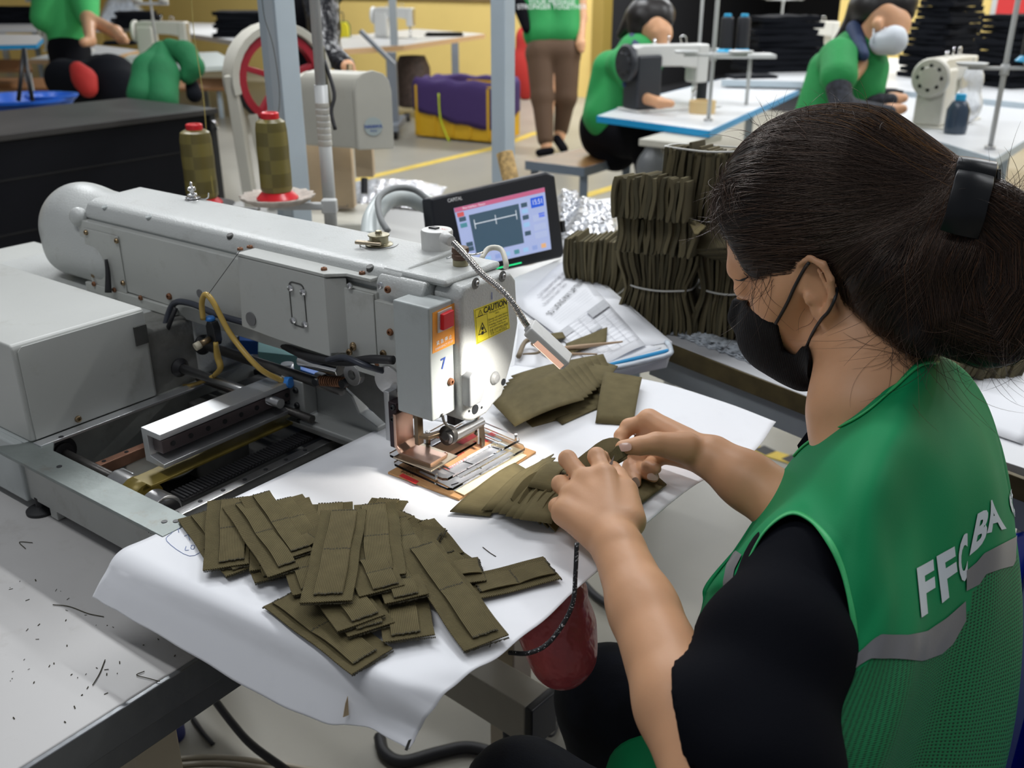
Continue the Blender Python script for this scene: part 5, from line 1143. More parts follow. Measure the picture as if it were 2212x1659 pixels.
# ================================================================ webbing patches (two-layer stitched straps)
PZ0 = .900
def patch(e1, e2, lvl, w=.040, dz=0.0, curl=.0, off=.0, flip=False, seam=.5, label='', name='webbing_patch', n=12, wt2=.56, two=True, seed=0, m1=None, m2=None, group='olive webbing patches heaped on the near paper', L=None):
    """e1, e2: end centres; lvl: height level in the heap"""
    z = PZ0 + lvl; A = PZ(*e1, z); B = PZ(*e2, z); d = (B - A); ln = L or d.length; d.normalize(); s = Vector((-d.y, d.x, 0))
    T = thing(name, label, 'fabric patch', A, math.atan2(d.y, d.x), group)
    T.rotation_euler.y = -math.asin(max(-.3, min(.3, dz / ln)))
    r_ = random.Random(seed * 31 + 5); ph = r_.uniform(0, 6); amp = curl
    def strap(nm, x0, x1, y0, y1, z0, th, m, bulge=0, nn=n):
        G = []
        for i in range(nn + 1):
            x_ = x0 + (x1 - x0) * i / nn; f = i / nn
            zz = z0 + amp * math.sin(ph + 3.2 * x_ / ln) + bulge * (abs(math.sin(math.pi * (f if seam is None else (f / seam if f < seam else (f - seam) / (1 - seam)))))) ** .7
            G.append([Vector((x_ + (.0006 * math.sin(i * 9 + j) if i in (0, nn) else 0), y0 + (y1 - y0) * j / 4 + .0005 * math.sin(x_ * 90 + ph), zz)) for j in range(5)])
        vs, fs, uv = gridg(G); return mk(nm, vs, fs, m, T, uv=uv, solid=th, bevel=.0003, seg=1)
    strap('backing_strap', 0, ln, -w / 2, w / 2, .0016, .0015, m1 or OLIVE)
    if two:
        w2 = w * wt2; o = off * w * (-1 if flip else 1)
        strap('front_strap', ln * .03, ln * .94, o - w2 / 2, o + w2 / 2, .0034, .0014, m2 or OLIVE_S, bulge=.0016)
        parts = []
        for xx in (ln * .03, ln * (.03 + .91 * seam), ln * .94):
            k_ = 9
            for q in range(k_):
                y_ = o - w2 / 2 + w2 * (q + .5) / k_; x_ = xx + r_.uniform(-.0006, .0006)
                zz = .0036 + amp * math.sin(ph + 3.2 * x_ / ln)
                parts.append((boxv(x_ - .0009, x_ + .0009, y_ - w2 / k_ * .36, y_ + w2 / k_ * .36, zz + .0006, zz + .0014), BOXF))
        for xx in (0.0, ln):
            for q in range(30):
                y_ = -w / 2 + w * (q + .5) / 30; a = r_.uniform(.0003, .0015)
                x_ = xx + (-a if xx == 0 else 0); parts.append((boxv(x_, x_ + a, y_ - .0005, y_ + .0005, .0004 + amp * math.sin(ph + 3.2 * xx / ln), .0013 + amp * math.sin(ph + 3.2 * xx / ln)), BOXF))
        v_, f_ = join(parts); o_ = mk('stitching', v_, f_, STITCH, T); o_['label'] = 'dark thread stitching and frayed ends'
    return T
def zc_(x, y): return (380 + x / 2.572, 1040 + y / 2.572)   # survey point on the enlarged detail
HP = [ # (end1, end2, level, width, dz, curl, off, label)
 ((120, 190), (300, 440), .001, .040, 0, .0006, .1, 'olive webbing patch lowest at the far left of the heap, beside the pen notes'),
 ((260, 350), (385, 500), .004, .038, 0, .0005, .0, 'olive patch corner peeping below the left cluster of the heap'),
 ((480, 350), (560, 545), .004, .040, 0, .0006, .0, 'olive patch at the bottom of the left cluster, ragged end to the viewer'),
 ((520, 240), (530, 490), .008, .040, 0, .0006, .0, 'olive patch half hidden under the narrow slanted straps at left'),
 ((640, 120), (720, 300), .003, .040, 0, .0006, .0, 'olive patch behind the left cluster, only its far end showing'),
 ((290, 112), (280, 465), .012, .042, -.004, .0008, .12, 'olive patch at left with its short front strap folded, lying nearly upright'),
 ((600, 105), (760, 330), .012, .042, -.002, .0010, -.1, 'olive patch with wide front strap at the top left of the heap'),
 ((340, 130), (600, 500), .018, .030, -.004, .0008, .2, 'narrow olive patch crossing the left cluster, nearest of two slanted ones'),
 ((440, 85), (670, 405), .021, .032, -.004, .0010, .18, 'narrow olive patch crossing the left cluster, farther of two slanted ones'),
 ((860, 135), (840, 420), .006, .046, 0, .0006, .0, 'olive patch behind the big central patch, its top edge showing'),
 ((720, 175), (630, 420), .004, .036, 0, .0006, .0, 'olive patch between left cluster and centre of the heap'),
 ((1190, 112), (1060, 330), .006, .040, 0, .0006, .0, 'olive patch at the top right of the heap with frayed tip'),
 ((1290, 200), (1080, 320), .010, .036, 0, .0005, .0, 'small olive patch corner below the frayed tip at the top right'),
 ((1340, 240), (1500, 440), .002, .040, 0, .0006, .0, 'olive patch running down right behind the crossing ones'),
 ((1410, 350), (1570, 480), .001, .036, 0, .0005, .0, 'olive patch end under the right slope of the heap'),
 ((1470, 330), (1240, 300), .009, .038, 0, .0006, .1, 'olive patch pointing right with stitched end at the heap right side'),
 ((1220, 220), (1320, 440), .013, .040, 0, .0006, .0, 'olive patch between the second strap and the long right patch'),
 ((1700, 500), (1380, 540), .006, .040, 0, .0007, -.05, 'olive patch lying across under the long right patch, end to the right'),
 ((2090, 490), (1640, 600), .002, .040, 0, .0009, .05, 'olive patch stretching out alone to the right of the heap'),
 ((600, 655), (1095, 1010), .002, .044, 0, .0008, -.05, 'large olive patch at the bottom of the heap, slanting down right'),
 ((680, 400), (770, 620), .010, .038, 0, .0006, .0, 'olive patch under the left edge of the big central patch'),
 ((1240, 560), (1300, 890), .005, .044, 0, .0008, -.05, 'olive patch at the lower right with wavy end toward the viewer'),
 ((1130, 440), (1390, 630), .009, .044, 0, .0006, .0, 'olive patch under the second strap, end showing at lower right'),
 ((950, 600), (1085, 835), .010, .042, 0, .0006, .0, 'olive patch second from top of the lower middle stack'),
 ((1200, 480), (1285, 670), .014, .040, 0, .0006, .0, 'olive patch end between the two lower middle stacks'),
 ((860, 560), (1030, 800), .014, .044, 0, .0006, .12, 'olive patch on top of the lower middle stack'),
 ((1060, 450), (1150, 620), .019, .042, 0, .0006, .1, 'olive patch end just below the second upright strap'),
 ((690, 370), (850, 300), .016, .036, 0, .0006, .0, 'ragged little olive patch end left of the big central patch'),
 ((1335, 375), (1725, 842), .016, .043, -.012, .0010, .08, 'long olive patch slanting down right on top of the heap'),
 ((1110, 130), (1145, 525), .022, .043, -.004, .0010, -.05, 'upright olive patch just right of the big central patch'),
 ((935, 165), (835, 655), .027, .045, -.006, .0010, .02, 'big central olive patch on top of the heap with stitched front strap')]
for i, (e1, e2, lv, w_, dz_, cu, of_, lb_) in enumerate(HP):
    patch(zc_(*e1), zc_(*e2), lv, w=w_ * .96, dz=dz_, curl=cu, off=of_, label=lb_, seed=i)
# pile of plain tape pieces behind the head
def tapepiece(c4, z, label, th=.0014, bow=.0, seed=0, m=None, group=None, cat='fabric piece', dz=(0, 0, 0, 0)):
    P = [PZ(x, y, z + d_) for (x, y), d_ in zip(c4, dz)]; c = sum(P, Vector()) / 4
    T = thing('fabric_piece', label, cat, c, 0, group); G = []
    for i in range(9):
        row = []
        for j in range(9):
            s, t = i / 8, j / 8; p = (P[0] * (1 - s) + P[1] * s) * (1 - t) + (P[3] * (1 - s) + P[2] * s) * t - c
            p.z += bow * math.sin(math.pi * s) + .0008 * math.sin(s * 7 + seed) * math.sin(t * 3 + seed); row.append(p)
        G.append(row)
    vs, fs, uv = gridg(G); mk('cloth', vs, fs, m or OLIVEF, T, uv=uv, smooth=True, solid=th)
    return T
bk = 'plain olive pieces fanned behind the sewing head'
tapepiece(((1090, 870), (1290, 838), (1300, 880), (1150, 920)), .901, 'lowest flat olive piece under the fan behind the sewing head', group=bk, seed=1)
tapepiece(((1120, 815), (1285, 775), (1335, 790), (1310, 850)), .9025, 'olive piece at the far right end of the fan, bending down', group=bk, seed=2, bow=.008)
for k in range(8):
    dx_, dy_ = 0 - 0.5 * k, 0 - 6 * k
    f_ = 1 - k / 8
    tapepiece(((1062 + 6 * k, 868 - 8 * k), (1205 + 14 * k, 800 - 5 * k), (1262 + 9 * k, 862 - 7 * k), (1112 + 9 * k, 920 - 8 * k)), .9035 + .0018 * (8 - k), ['topmost broad olive piece of the fan behind the sewing head, nearest the viewer', 'second olive piece of the fan behind the head', 'third olive piece of the fan behind the head', 'fourth olive piece of the fan behind the head', 'fifth olive piece of the fan, mostly hidden', 'sixth olive piece of the fan, mostly hidden', 'seventh olive piece of the fan, only its far rim showing', 'farthest olive piece of the fan behind the head'][k], group=bk, seed=k, bow=.004)
tapepiece(((1286, 912), (1305, 802), (1387, 815), (1368, 917)), .9055, 'single olive piece leaning at the right end of the fan, lying apart', seed=3, bow=.006, dz=(-.004, .01, .008, -.004))
tapepiece(((1200, 905), (1286, 870), (1292, 880), (1215, 915)), .9015, 'thin olive piece edge between fan and single piece', seed=4)
# pieces waiting right of the template: standing on edge, curved
rg = 'curved olive pieces standing on edge beside the cardboard template'
OLE = OLIVEF
def standing(p0, p1, z0, h, lean, bow, label, i):
    A, B = PZ(*p0, z0), PZ(*p1, z0); c = (A + B) / 2; d = (B - A); ln = d.length; d.normalize(); s = Vector((-d.y, d.x, 0))
    T = thing('fabric_piece', label, 'fabric piece', Vector((c.x, c.y, .8995)), 0, rg); G = []
    for a in range(10):
        f = a / 9; row = []
        for b_ in range(6):
            g = b_ / 5; w = A.lerp(B, f) + s * (bow * math.sin(math.pi * f) + lean * (g ** .8)) + Vector((0, 0, g * h * (1 - .25 * (2 * f - 1) ** 2))); row.append(w - Vector((c.x, c.y, .8995)))
        G.append(row)
    vs, fs, uv = gridg(G); mk('cloth', vs, fs, OLE, T, uv=uv, smooth=True, solid=.0016, bevel=.0003)
tapepiece(((972, 1105), (1112, 1000), (1152, 1020), (1058, 1112)), .9035, 'nearest flat olive piece beside the template, its point toward the heap', group=rg, seed=11, bow=.006)
tapepiece(((1040, 1102), (1150, 1005), (1196, 980), (1110, 1095)), .9075, 'second olive piece beside the template, overlapping the nearest', group=rg, seed=12, bow=.007)
for k in range(5):
    tapepiece(((1062 + 15 * k, 1106 + 4 * k), (1172 + 10 * k, 992 + 5 * k), (1200 + 9 * k, 988 + 8 * k), (1128 + 16 * k, 1104 + 6 * k)), .9095 + .0015 * k, ['third', 'fourth', 'fifth', 'sixth', 'seventh'][k] + ' olive piece from the template in the loose sheaf by the left hand', group=rg, seed=13 + k, bow=.006)
tapepiece(((1140, 1052), (1200, 1000), (1232, 1012), (1190, 1062)), .922, 'rounded olive piece curling over the sheaf beside the left hand', group=rg, seed=23, bow=.010)
for k in range(5):
    standing((1135 + 16 * k, 1118 + 8 * k), (1210 + 14 * k, 1052 + 10 * k), .9, .022, .018, .004, ['first', 'second', 'third', 'fourth', 'fifth'][k] + ' piece standing on edge under the left hand, counted from the left', k)
tapepiece(((1350, 1115), (1440, 1048), (1398, 1012), (1320, 1060)), .9015, 'flat olive piece under the right hand near the paper edge', seed=31)
tapepiece(((1300, 1140), (1375, 1105), (1340, 1060), (1280, 1090)), .904, 'flat olive piece between the hands, under the sheaf', seed=32)

# ================================================================ cardboard template
TM = mthing('cardboard_template', 'brown cardboard template with red print, white card and cream strips under the needle', 'template', 0, 0, 0)
CARD = mat('brown_cardboard', (.50, .27, .11), .8, var=.08, vscale=30); CREAMB = mat('cream_strip', (.78, .66, .42), .7)
T4c = [LZ(x, y, .9) for x, y in ((838, 1022), (1010, 925), (1158, 978), (992, 1082))]
# frame built of four bars so that the white card shows in the middle
def cardquad(name, c4, z0, z1, m, bevel=.0003):
    P = [LZ(x, y, z0) for x, y in c4]; vs = P + [p + Vector((0, 0, z1 - z0)) for p in P]
    if (P[1] - P[0]).cross(P[3] - P[0]).z < 0: vs = P[::-1] + [p + Vector((0, 0, z1 - z0)) for p in P[::-1]]
    return mk(name, vs, BOXF, m, TM, bevel=bevel)
cardquad('card_base', ((838, 1024), (1010, 927), (1158, 979), (992, 1082)), .8995, .902, CARD)
cardquad('white_card', ((905, 1022), (1045, 945), (1130, 976), (985, 1062)), .9020, .9026, WHITEP)
cardquad('cream_strip', ((983, 1062), (1118, 978), (1138, 985), (1003, 1071)), .9026, .9038, CREAMB)
cardquad('cream_strip', ((1060, 962), (1120, 985), (1132, 977), (1072, 953)), .9026, .9034, CREAMB)
cardquad('printed_bar', ((925, 1005), (1040, 940), (1072, 951), (950, 1020)), .9026, .9032, mat('printed_orange_card', (.62, .30, .14), .7))
cardquad('red_print', ((862, 1028), (870, 1023), (905, 1040), (898, 1046)), .9021, .9024, REDI, 0)
cardquad('red_print', ((985, 958), (1030, 934), (1042, 938), (1000, 962)), .9033, .9035, REDI, 0)
cardquad('red_print', ((1040, 948), (1062, 938), (1072, 943), (1052, 955)), .9033, .9035, REDI, 0)
e1 = (LZ(1040, 940, .9) - LZ(925, 1005, .9)).normalized(); e2 = Vector((0, 0, 1)).cross(e1)
text('red_lettering', 'SOUVENIR', .0085, LZ(975, 990, .9035), -e1, -e2, REDI, TM, bold=.0001)
text('red_lettering', "It's cornmilk", .0080, LZ(985, 1003, .9035), -e1, -e2, REDI, TM)
text('red_lettering', 'NH', .014, LZ(1040, 952, .9036), -e1, -e2, REDI, TM, bold=.0006)
text('brown_lettering', 'NOM\nDORE', .008, LZ(888, 1020, .9022), e2, -e1, mat('brown_print', (.16, .06, .02), .8), TM)
for pts in (((1003, 999), (1024, 1006)), ((1030, 1011), (1040, 1014)), ((940, 1043), (952, 1052)), ((975, 1050), (990, 1045)), ((1055, 965), (1078, 972))):
    tube('cut_mark', [LZ(x, y, .9030) for x, y in pts], .0007, INK, TM, n=4, smooth=0)

# ================================================================ control screen on its bent arm
def frame_local(root): return root.matrix_basis.inverted()
mL = R(955, 520, 1.64); 
mdir = Vector((.728, .686, 0)).normalized()
MN = thing('control_screen', 'black framed control touch screen showing a stitch pattern on a pale bent arm', 'screen', R(1080, 590, 1.74))
tilt = math.radians(12)
upv = (Vector((0, 0, 1)) * math.cos(tilt) + Vector((-mdir.y, mdir.x, 0)) * math.sin(tilt)).normalized()
nrmM = mdir.cross(upv).normalized()
TL = R(928, 425, 1.64)
def hit(x, y, P0, n):
    r = ray(x, y); o = Vector((0, 0, H)); return o + r * ((P0 - o).dot(n) / r.dot(n))
def mp(x, y, d=0.0): return rel(hit(x, y, TL, nrmM) + nrmM * d, MN)
outl = [(930, 428), (1180, 371), (1200, 378), (1220, 545), (1216, 556), (968, 612), (948, 600)]
pl = [mp(x, y) for x, y in outl]
lm = MN.matrix_basis.inverted().to_3x3()
n_ = len(pl); vs = [p for p in pl] + [p - nrmM * .028 for p in pl]
mk('housing', vs, [tuple(range(n_)), tuple(range(2 * n_ - 1, n_ - 1, -1))] + [(i, n_ + i, n_ + (i + 1) % n_, (i + 1) % n_) for i in range(n_)], mat('screen_housing', (.010, .012, .018), .35), MN, bevel=.005, seg=3)
def scrn(name, c4, m, d0, d1, par=None, bevel=0):
    P = [mp(x, y, d0) for x, y in c4]; Q = [mp(x, y, d1) for x, y in c4]
    # faces ordered for the outward side
    return mk(name, P + Q, [(0, 1, 2, 3), (7, 6, 5, 4), (0, 4, 5, 1), (1, 5, 6, 2), (2, 6, 7, 3), (3, 7, 4, 0)], m, par or MN, bevel=bevel)
def em(name, c, s=.55): return mat('lit_' + name, c, .3, emit=c, estr=s)
SQ = ((980, 450), (1175, 405), (1190, 538), (1008, 580))
SCRN = scrn('display', SQ, em('pale', (.36, .42, .66)), 0, .0012)
def sp_(s, t, d=.0016):
    a, b, c, e = [mp(x, y, d) for x, y in SQ]; return (a * (1 - s) + b * s) * (1 - t) + (e * (1 - s) + c * s) * t
def sr(name, s0, t0, s1, t1, m, d=.0013):
    P = [sp_(s0, t0, d), sp_(s1, t0, d), sp_(s1, t1, d), sp_(s0, t1, d)]; return mk(name, P + [p + nrmM * .0002 for p in P], [(0, 1, 2, 3), (7, 6, 5, 4), (0, 4, 5, 1), (1, 5, 6, 2), (2, 6, 7, 3), (3, 7, 4, 0)], m, SCRN)
sr('title_bar', 0, 0, 1, .07, em('pink', (.50, .12, .22)))
sr('pattern_view', .13, .16, .68, .80, em('slate', (.05, .09, .13)))
for s0, t0, s1, t1 in ((.17, .315, .64, .328), (.17, .25, .176, .40), (.40, .25, .406, .40), (.634, .25, .64, .40)): sr('stitch_line', s0, t0, s1, t1, em('white', (.7, .75, .8)), .0016)
sr('clock_panel', .82, .12, .97, .28, em('blue', (.02, .10, .60)))
tx = (sp_(1, .5) - sp_(0, .5)).normalized(); ty = (sp_(.5, 0) - sp_(.5, 1)).normalized()
text('clock_digits', '15:51', .013, sp_(.895, .2, .0017), tx, ty, em('white', (0, 0, 0)), SCRN)
text('title_lettering', 'Basic Interface - Pattern', .0055, sp_(.2, .035, .0017), tx, ty, em('white', (0, 0, 0)), SCRN)
for s_, t_, c in ((.06, .2, 'slate'), (.06, .3, 'teal'), (.08, .62, 'slate'), (.08, .70, 'slate'), (.74, .20, 'slate'), (.74, .40, 'slate'), (.74, .52, 'sky'), (.74, .30, 'sky'), (.74, .66, 'slate'), (.93, .42, 'blue'), (.05, .12, 'red')):
    sr('icon', s_ - .035, t_ - .035, s_ + .035, t_ + .035, em(c, {'slate': (.05, .09, .16), 'teal': (.08, .25, .30), 'sky': (.3, .5, .75), 'blue': (.02, .12, .6), 'red': (.6, .1, .1)}[c]))
for k in range(7): sr('icon', .22 + k * .11, .88, .28 + k * .11, .95, em(['sky', 'pale2', 'sky', 'teal', 'sky', 'pale2', 'orange'][k], {'sky': (.3, .5, .75), 'pale2': (.25, .33, .6), 'teal': (.08, .25, .3), 'orange': (.7, .4, .2)}[['sky', 'pale2', 'sky', 'teal', 'sky', 'pale2', 'orange'][k]]))
for t_ in (.40, .55, .68): sr('menu_box', .82, t_, .97, t_ + .10, em('pale3', (.40, .46, .68)))
text('maker_lettering', 'CAPITAL', .0085, mp(982, 431, .0005), tx, ty, WHITEI, MN, bold=.0001)
sr('status_light', .32, 1.10, .62, 1.118, em('green', (.02, .6, .2), 1.5), .0006)
scrn('side_button', ((1214, 478), (1220, 476), (1222, 500), (1216, 502)), BLACKP, 0, -.02)
ARMP = [rel(w, MN) for w in (R(800, 520, 1.62), R(806, 470, 1.66), R(835, 432, 1.70), R(880, 425, 1.74), R(940, 450, 1.76), R(1000, 480, 1.78))]
tube('bent_arm', ARMP, .0175, mat('arm_pale', (.58, .63, .62), .35), MN, n=20, smooth=10)
tube('cable', [rel(R(x, y, t), MN) for x, y, t in ((838, 500, 1.60), (822, 472, 1.61), (818, 430, 1.64), (850, 407, 1.67), (895, 410, 1.7), (935, 440, 1.7))], .0055, mat('arm_cable', (.22, .23, .23), .5), MN)
tube('neck_bracket', [rel(R(1010, 560, 1.78), MN), rel(R(1060, 640, 1.78), MN), Vector((0, 0, -.12))], .014, BLACKP, MN, smooth=0)

# ================================================================ papers beside the screen, side table
SD = table('side_table', 'small white covered table with blue edging carrying the printed papers', ((1085, 610), (1235, 548), (1452, 738), (1442, 768), (1285, 800), (1090, 830)), .893, WTOP, None, .02, legs=False)
cS = SD.location
for x_, y_ in ((1120, 640), ): p = rel(PZ(x_, y_, 0.893), SD); box('leg', (p.x - .02, p.x + .02, p.y - .02, p.y + .02, 0, .87), BPAINT, SD)
beam('blue_edging', rel(PZ(1282, 797, .895), SD), rel(PZ(1444, 757, .895), SD), .005, .006, SKYBLUE, SD)
tube('plastic_rim', [rel(PZ(x, y, .896), SD) for x, y in ((1180, 835), (1280, 802), (1350, 790), (1440, 768), (1448, 752), (1440, 738))], .004, mat('hazy_plastic', (0, 0, 0)), SD, n=6)
def doc(name, c4, z, label, rows=(), seed=0, lift=(0, 0, 0, 0)):
    P = [PZ(x, y, z + l) for (x, y), l in zip(c4, lift)]; c = sum(P, Vector()) / 4; T = thing('paper_document', label, 'paper', c); Q = [p - c for p in P]; G = []
    for i in range(9):
        G.append([(Q[0] * (1 - i / 8) + Q[1] * i / 8) * (1 - j / 8) + (Q[3] * (1 - i / 8) + Q[2] * i / 8) * j / 8 + Vector((0, 0, .0015 * math.sin(i * .9 + seed) * math.sin(j * .7))) for j in range(9)])
    vs, fs, uv = gridg(G); mk('sheet', vs, fs, mat('office_paper', (.76, .77, .80), .7), T, smooth=True, solid=.0004)
    return T, Q
PRN = mat('print_grey', (.20, .20, .22), .8); PRL = mat('print_light', (.42, .43, .46), .8)
def dq(Q, s, t): return (Q[0] * (1 - s) + Q[1] * s) * (1 - t) + (Q[3] * (1 - s) + Q[2] * s) * t + Vector((0, 0, .0024))
def dline(T, Q, s0, t0, s1, t1, w=.0006, m=None, name='printed_line'):
    a, b = dq(Q, s0, t0), dq(Q, s1, t1); d = (b - a).normalized(); s = Vector((-d.y, d.x, 0)) * w / 2; return (([a - s, b - s, b + s, a + s], [(0, 1, 2, 3)]))
# under document
D2, Q2 = doc('d', ((1216, 562), (1268, 588), (1452, 738), (1300, 760)), .8950, 'printed form under the top sheet, its table reaching out to the right', seed=2)
D1, Q1 = doc('d', ((1226, 556), (1395, 745), (1290, 792), (1112, 655)), .8975, 'top printed form sheet with a heading and a table, slanting beside the screen', seed=1)
def textrows(T, Q, nm, rows, m, size, s_dir=1):
    ex = (Q[0] - Q[3]).normalized(); ey = Vector((0, 0, 1)).cross(ex)
    for s, t, tx_, sz in rows: text(nm, tx_, sz * size, dq(Q, s, t), ex, ey, m, T)
textrows(D1, Q1, 'printed_lettering', ((.12, .45, 'QUY TRINH KIEM TRA CHAT LUONG', .011), (.17, .5, 'Ma hang: XXX-0451  Ngay ap dung', .010), (.22, .55, 'Bo phan may - Chuyen 7 - Day du', .010)), PRN, .9)
textrows(D1, Q1, 'heading_lettering', ((.32, .45, 'SO LUONG MAY LAP TRINH', .017),), INK, .95)
g = []
for k in range(5): g.append(dline(D1, Q1, .38 + .025 * k, .15, .38 + .025 * k, .85, .0004))
for k in range(12): g.append(dline(D1, Q1, .55 + .036 * k, .04, .55 + .036 * k, .96, .0007))
for k in range(6): g.append(dline(D1, Q1, .55, .04 + .184 * k, .946, .04 + .184 * k, .0007))
v_, f_ = join(g); mk('printed_table', v_, f_, PRL, D1)
for (s0, t0, s1, t1) in ((.55, .04, .62, .40), (.55, .78, .62, .96), (.70, .40, .735, .6)):
    P_ = [dq(Q1, s0, t0), dq(Q1, s1, t0), dq(Q1, s1, t1), dq(Q1, s0, t1)]; mk('shaded_cell', [p - Vector((0, 0, .0001)) for p in P_], [(0, 1, 2, 3)], mat('cell_grey', (.5, .51, .53), .8), D1)
g = []
for k in range(12): g.append(dline(D2, Q2, .40 + .045 * k, .02, .40 + .045 * k, .45, .0007))
for k in range(4): g.append(dline(D2, Q2, .40, .02 + .14 * k, .94, .02 + .14 * k, .0007))
v_, f_ = join(g); mk('printed_table', v_, f_, PRL, D2)
D3, Q3 = doc('d', ((1120, 700), (1430, 750), (1290, 795), (1110, 800)), .8945, 'lowest white sheet under the forms at the table edge', seed=4)
tapepiece(((1222, 742), (1312, 706), (1310, 737), (1222, 765)), .902, 'olive offcut lying on the printed forms', seed=41, cat='offcut')
tapepiece(((1150, 722), (1215, 718), (1222, 728), (1160, 740)), .903, 'small dark olive offcut beside the lamp head', seed=42, cat='offcut')
def stick(label, pts, z, w, m, name='paper_twist'):
    P = [PZ(x, y, z + .003 * i) for i, (x, y) in enumerate(pts)]; T = thing(name, label, 'cord', P[0]); tube('strand', [p - P[0] for p in P], [w, w * .8, w * .3], m, T, n=6); return T
TAN = mat('tan_ribbon', (.42, .29, .18), .7)
stick('tan flattened ribbon strip lying across the forms', ((1180, 758), (1260, 748), (1345, 738)), .903, .004, TAN)
stick('second tan ribbon strip under the first, beside the lamp head', ((1150, 742), (1200, 762), (1290, 765)), .901, .0035, TAN)
stick('tan cord bunch beside the sewing head', ((1120, 770), (1135, 738), (1160, 735), (1165, 760), (1130, 765)), .903, .004, mat('taupe_cord', (.22, .17, .11), .7))

# ================================================================ neighbour table with bundles
sideP = [(1215, 690), (1430, 733), (1760, 862), (2212, 985), (2500, 1080), (2600, 700), (1990, 520), (1340, 425), (1215, 440)]
BT_ = thing('bundle_table', 'white topped table with olive strip and grey steel apron holding the tied bundles', 'table', (0, 0, 0))
zb = .85
P = [PZ(x, y, zb) for x, y in [(1215, 655), (1430, 733), (1760, 862), (2300, 1040), (2450, 760), (2180, 455), (1990, 470), (1340, 425), (1215, 440)]]
vs, fs = prismg([(p.x, p.y) for p in P], (0, 0, zb - .02), (1, 0, 0), (0, 1, 0), (0, 0, .02)); mk('tabletop', vs, fs, mat('bundle_top', (.60, .61, .63), .4, var=.03), BT_, bevel=.001)
E0, E1, E2 = PZ(1425, 731, zb), PZ(1760, 862, zb), PZ(2300, 1040, zb)
E0, E2 = PZ(1400, 722, zb), PZ(2300, 1062, zb)
d = (E2 - E0).normalized(); nn_ = Vector((d.y, -d.x, 0))
def strip(name, o0, o1, z0, z1, m):
    vs = [E0 + nn_ * o0, E2 + nn_ * o0, E2 + nn_ * o1, E0 + nn_ * o1]; vs = [Vector((v.x, v.y, z0)) for v in vs] + [Vector((v.x, v.y, z1)) for v in vs]; mk(name, vs, BOXF, m, BT_, bevel=.001)
strip('wood_edge', -.002, .006, zb - .03, zb - .001, mat('olive_brown_edge', (.10, .075, .028), .6, var=.25, vscale=40))
strip('steel_apron', -.015, -.008, zb - .075, zb - .028, mat('apron_grey', (.36, .40, .43), .45, var=.08, vscale=9))
for x_, y_ in ((1380, 470), (1960, 600), (2290, 1010)):
    p = PZ(x_, y_, zb); box('leg', (p.x - .022, p.x + .022, p.y - .022, p.y + .022, 0, zb - .03), BPAINT, BT_)
p = PZ(1485, 775, .80); box('bracket', (p.x - .006, p.x + .006, p.y - .008, p.y + .008, .76, .81), mat('tan_bracket', (.38, .33, .26), .5), BT_)
BROWN = [mat('olive_strip_a', (.115, .098, .058), .9, bump=.3, bscale=500, spec=.12), mat('olive_strip_b', (.085, .075, .046), .9, bump=.3, bscale=500, spec=.12), mat('olive_strip_c', (.14, .12, .07), .9, bump=.3, bscale=500, spec=.12)]
def strip_mesh(seed, hgt, dep, th):
    """one folded strip standing upright: height along z, depth along y"""
    r_ = random.Random(seed); vs, fs = [], []; n = 8; ph = r_.uniform(0, 6); a = r_.uniform(.001, .003)
    for i in range(n + 1):
        f = i / n; z = hgt * f; t_ = th * (1.0 if 0 < i < n else .6); xo = a * math.sin(ph + f * 5)
        vs += [Vector((xo - t_ / 2, -dep / 2, z)), Vector((xo + t_ / 2, -dep / 2 - .001, z)), Vector((xo + t_ / 2, dep / 2, z)), Vector((xo - t_ / 2, dep / 2, z))]
    for i in range(n):
        b = i * 4
        for k in range(4): j = (k + 1) % 4; fs.append((b + k, b + j, b + 4 + j, b + 4 + k))
    fs.append((3, 2, 1, 0)); b = n * 4; fs.append((b, b + 1, b + 2, b + 3)); return vs, fs
def bundle(label, base, rotz, n, W_, hgt, dep, pinch=.78, tie=.5, tilt=(0, 0), seed=0, band=True, nband=1):
    T = thing('fabric_bundle', label, 'bundle', base, rotz, 'tied bundles of olive strips'); T.rotation_euler = (tilt[0], tilt[1], rotz)
    r_ = random.Random(seed); protos = []
    for k in range(n):
        f = (k + .5) / n * 2 - 1; th = W_ / n * 1.02; vs, fs = strip_mesh(seed * 50 + k, hgt * r_.uniform(.95, 1.03), dep * r_.uniform(.92, 1.05), th)
        dz = r_.uniform(-.004, .004) if k else 0; dy = r_.uniform(-.004, .004)
        out = []
        for v in vs:
            g = v.z / hgt; pf = 1 - (1 - pinch) * math.exp(-((g - tie) / .22) ** 2) if band else 1
            out.append(Vector((f * W_ / 2 * pf + v.x * pf, v.y * (1 - .06 * (1 - pf)) + dy + (f * f) * .004 * 0, max(0, v.z + dz + .002 * math.sin(f * 5 + seed)))))
        mk('fabric_strip', out, fs, BROWN[(k * 7 + seed) % 3], T, bevel=.0007, seg=1)
    if band:
        w2 = W_ / 2 * pinch + .002; d2 = dep / 2 + .004; z = hgt * tie
        loop = [(-w2, -d2 * .7, z), (-w2 * .6, -d2, z - .001), (0, -d2 - .001, z - .003), (w2 * .6, -d2, z), (w2, -d2 * .7, z + .002), (w2, d2 * .7, z + .002), (w2 * .6, d2, z), (-w2 * .6, d2, z), (-w2, d2 * .7, z), (-w2, -d2 * .7, z)]
        tube('elastic_band', loop, .0016, ELASTIC, T, n=6, smooth=3)
    return T
br = math.radians(-22)
bundle('tied olive bundle standing left in the front row, behind the printed forms', PZ(1290, 652, zb) , br, 20, .115, .125, .07, tie=.22, seed=1)
